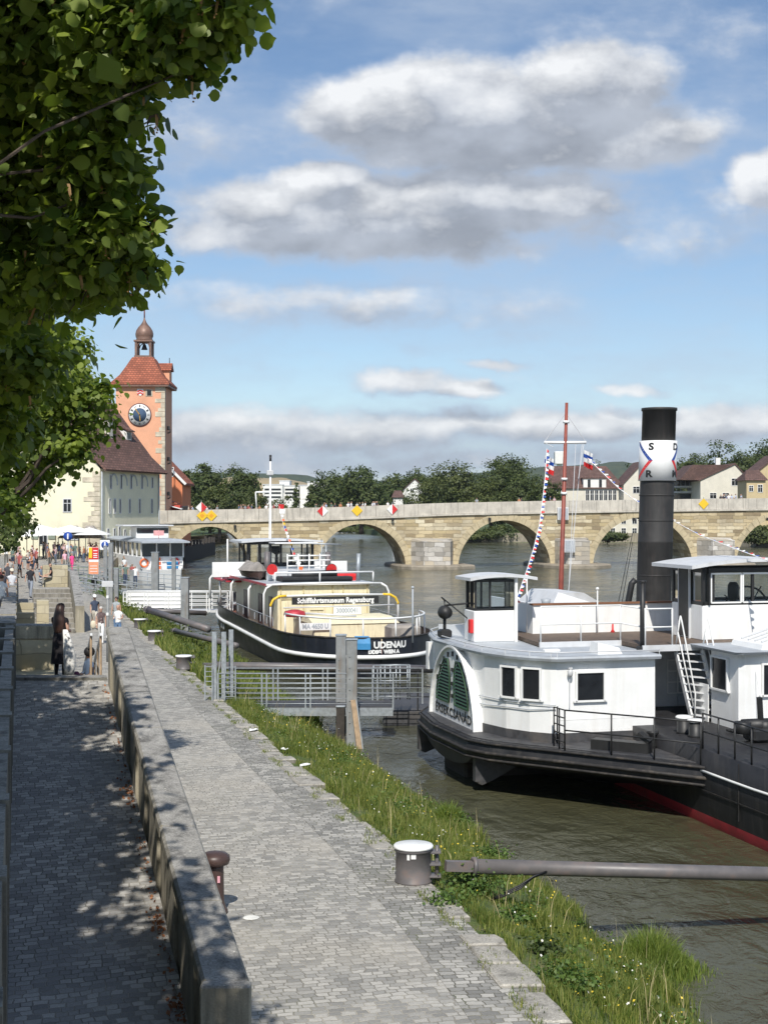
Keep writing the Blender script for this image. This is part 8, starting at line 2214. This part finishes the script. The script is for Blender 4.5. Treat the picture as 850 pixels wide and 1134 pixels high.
# parasols by the salt store
for i, (px, Y, r) in enumerate(((37,146,2.1),(44,147,2.3),(62,144,2.2),(78,145,2.4),(88,146,2.0),(99,145,2.3),(30,142,1.6))):
    q = (Q(px,0,Y).x, Y, gz(Y)); t = thing('parasol', 'white parasol on the square, number %s from the left in the row' % ['second','third','fourth','fifth','sixth','rightmost','leftmost'][i], 'parasol', q, r_.uniform(0,1), 'white parasols on the square')
    t['label'] = 'white cafe parasol, %s of the seven in the row' % ['second from the left','third from the left','middle one','third from the right','second from the right','rightmost','leftmost'][i]
    zt2 = 3.1+(.25 if i in (1,3) else 0); m = MB(); m.lathe((0,0,zt2-.65),[(r,0),(r*.99,.03),(r*.5,.42),(.05,.72),(.02,.75)],8,False); m.build('canopy', M['white_clean'], t); m = MB(); m.tube([(0,0,0),(0,0,zt2-.05)],.04,6); m.build('pole', M['wood'], t)
for (px, Y, lab) in ((82,147.3,'grey-brown market tent roof behind the parasols, left one'),(100,147.3,'grey-brown market tent roof behind the parasols, right one')):
    t = thing('market_tent', lab, 'tent', (Q(px,0,Y).x,Y,gz(Y)), 0, 'market tents'); m = MB(); m.loft([[(-1.5,-1,2.0),(1.5,-1,2.0),(1.5,1,2.0),(-1.5,1,2.0)],[(-.3,-.3,3.3),(.3,-.3,3.3),(.3,.3,3.3),(-.3,.3,3.3)]]); m.build('canopy', M['tan'], t)
    for x in (-1.4,1.4):
        for y in (-.9,.9): m = MB(); m.tube([(x,y,0),(x,y,2.0)],.04,5); m.build('pole', M['steel'], t)

# ================================================================== SIGNS AND SMALL THINGS
def info_sign(px, py0, py1, Y, zbase, label, round_=False, w=None):
    k = Y/FP; x = Q(px,0,Y).x; z1 = H+(565-py0)*k; z0 = H+(565-py1)*k; t = thing('info_sign', label, 'sign', (x,Y,zbase))
    hw = (z1-z0)/2 if w is None else w/2; zc = (z0+z1)/2-zbase; m = MB(); m.tube([(0,.05,0),(0,.05,zc)],.05,8); m.build('pole', M['steel'], t)
    m = MB()
    if round_: m.lathe((0,0,0),[(hw,0),(hw,.05)],24); b = m.build('board', M['blue'], t); b.rotation_euler = (R(90),0,0); b.location = (0,0,zc)
    else: m.bbox(-hw,hw,-.05,.0,zc-(z1-z0)/2,zc+(z1-z0)/2,.02); b = m.build('board', M['white_clean'], t); m = MB(); m.lathe((0,0,0),[(hw*.72,0),(hw*.72,.02)],24); d = m.build('blue_disc', M['blue'], t); d.rotation_euler = (R(90),0,0); d.location = (0,-.052,zc)
    v, f = text_geo('i', hw*1.7, .03); m = MB(); m.merge(v, f, lambda p: Vector((p.x,-.085,zc+p.y))); m.build('lettering', M['white_clean'], t, recalc=False)
    return t
info_sign(116.5,598,609,118,gz(118),'white board with blue disc and letter i near the excursion boat')
info_sign(75.5,589,599,125,gz(125),'round blue disc with letter i among the parasols', True)
t = thing('advertising_banner', 'tall narrow red, orange and white advertising board on the quay', 'banner', (Q(104,0,115).x,115,PZ)); k_ = 115/FP
z1 = H-(606-565)*k_-PZ; z0_ = H-(636-565)*k_-PZ; m = MB(); m.bbox(-.40,.40,-.04,.04,z0_,z1,.01); b = m.build('board', M['white_clean'], t)
m = MB(); m.box(-.39,.39,-.055,-.041,z0_+(z1-z0_)*.55,z1-.02); m.build('red_panel', M['redbright'], b); m = MB(); m.box(-.39,-.12,-.062,-.056,z0_+(z1-z0_)*.6,z1-.02); m.build('yellow_strip', M['yellow'], b)
m = MB(); m.box(-.39,.39,-.055,-.041,z0_+.02,z0_+(z1-z0_)*.46); m.build('orange_panel', plain('pale_orange', (.75,.30,.16)), b)
m = MB(); 
for z in (.75,.68,.61,.86): m.box(-.02,.3,-.062,-.056,z0_+(z1-z0_)*z,z0_+(z1-z0_)*(z+.03))
for z in (.1,.2,.3): m.box(-.3,.3,-.062,-.056,z0_+(z1-z0_)*z,z0_+(z1-z0_)*(z+.02))
m.build('print_lines', M['white_clean'], b)
m = MB(); m.tube([(0,0,0),(0,0,z0_+.1)],.05,6); m.build('pole', M['steel'], t)
t = thing('board_post', 'small pale grey board on a tall slim dark post beside the parapet wall end', 'sign', (Q(119.5,0,58).x,58,PZ)); k_ = 58/FP
m = MB(); m.tube([(0,0,0),(0,0,H-(650-565)*k_-PZ)],.06,8); m.build('pole', M['pile'], t); m = MB(); zb = H-(650-565)*k_-PZ; m.bbox(-.24,.22,-.03,.03,zb-.0,zb+.24,.01); m.build('board', M['greywhite'], t)
m = MB(); 
for z in (1.0,1.9,2.6): m.box(-.05,.05,-.075,-.062,z,z+.12)
m.build('stickers', M['white_clean'], t)
t = thing('wooden_fence', 'grey-green timber fence along the quay left of the red banner', 'fence', (Q(88,0,122).x,122,gz(122)))
m = MB()
for i in range(7): m.bar((i*.9-1,0,0),(i*.9-1,0,1.4),.12)
for z in (.5,1.2): m.bar((-1,0,z),(4.4,0,z),.14,.08)
m.build('rails', plain('grey_green_timber', (.2,.23,.18)), t)
t = thing('litter_bin', 'small dark litter bin on the quay beside the banner post', 'bin', (Q(104.5,0,110).x,110,PZ)); m = MB(); m.lathe((0,0,.4),[(.22,0),(.24,.5),(.26,.52)],12); m.build('bin_body', M['ironblack'], t); m = MB(); m.tube([(0,.2,0),(0,.2,.9)],.04,6); m.build('post', M['steel'], t)
for i, (px, py, s, lab) in enumerate(((118,655,.9,'leafy shrub on the bank beside the pale grey board'),(103,645,.8,'small shrub at the foot of the red banner'),(92,627,.9,'green shrub by the timber fence'),(132,640,.7,'shrub between the piles of the landing'))):
    q = P(px,py,PZ+.2); far_ = weed(lab, q.x,q.y,PZ-.2, s*1.3, s, 500, M['weedleaf'], .12, 200+i, 'shrub', 'shrubs on the far quay'); far_['category'] = 'shrub'

# ================================================================== THE AIR
mb = MB(); mb.box(-3100,3100,-400,4400,-4,140)
hz_ = mb.build('haze', plain('haze_air', (1,1,1)), None)
hm = M['haze_air']; t = NT(hm.node_tree)
for n_ in list(t.n): t.n.remove(n_)
pv = t.new('ShaderNodeVolumePrincipled'); pv.inputs['Color'].default_value = (.82,.90,1.0,1); pv.inputs['Density'].default_value = .00007; pv.inputs['Anisotropy'].default_value = .2
ou = t.new('ShaderNodeOutputMaterial'); t.l.new(pv.outputs[0], ou.inputs['Volume'])
hz_['kind'] = 'stuff'
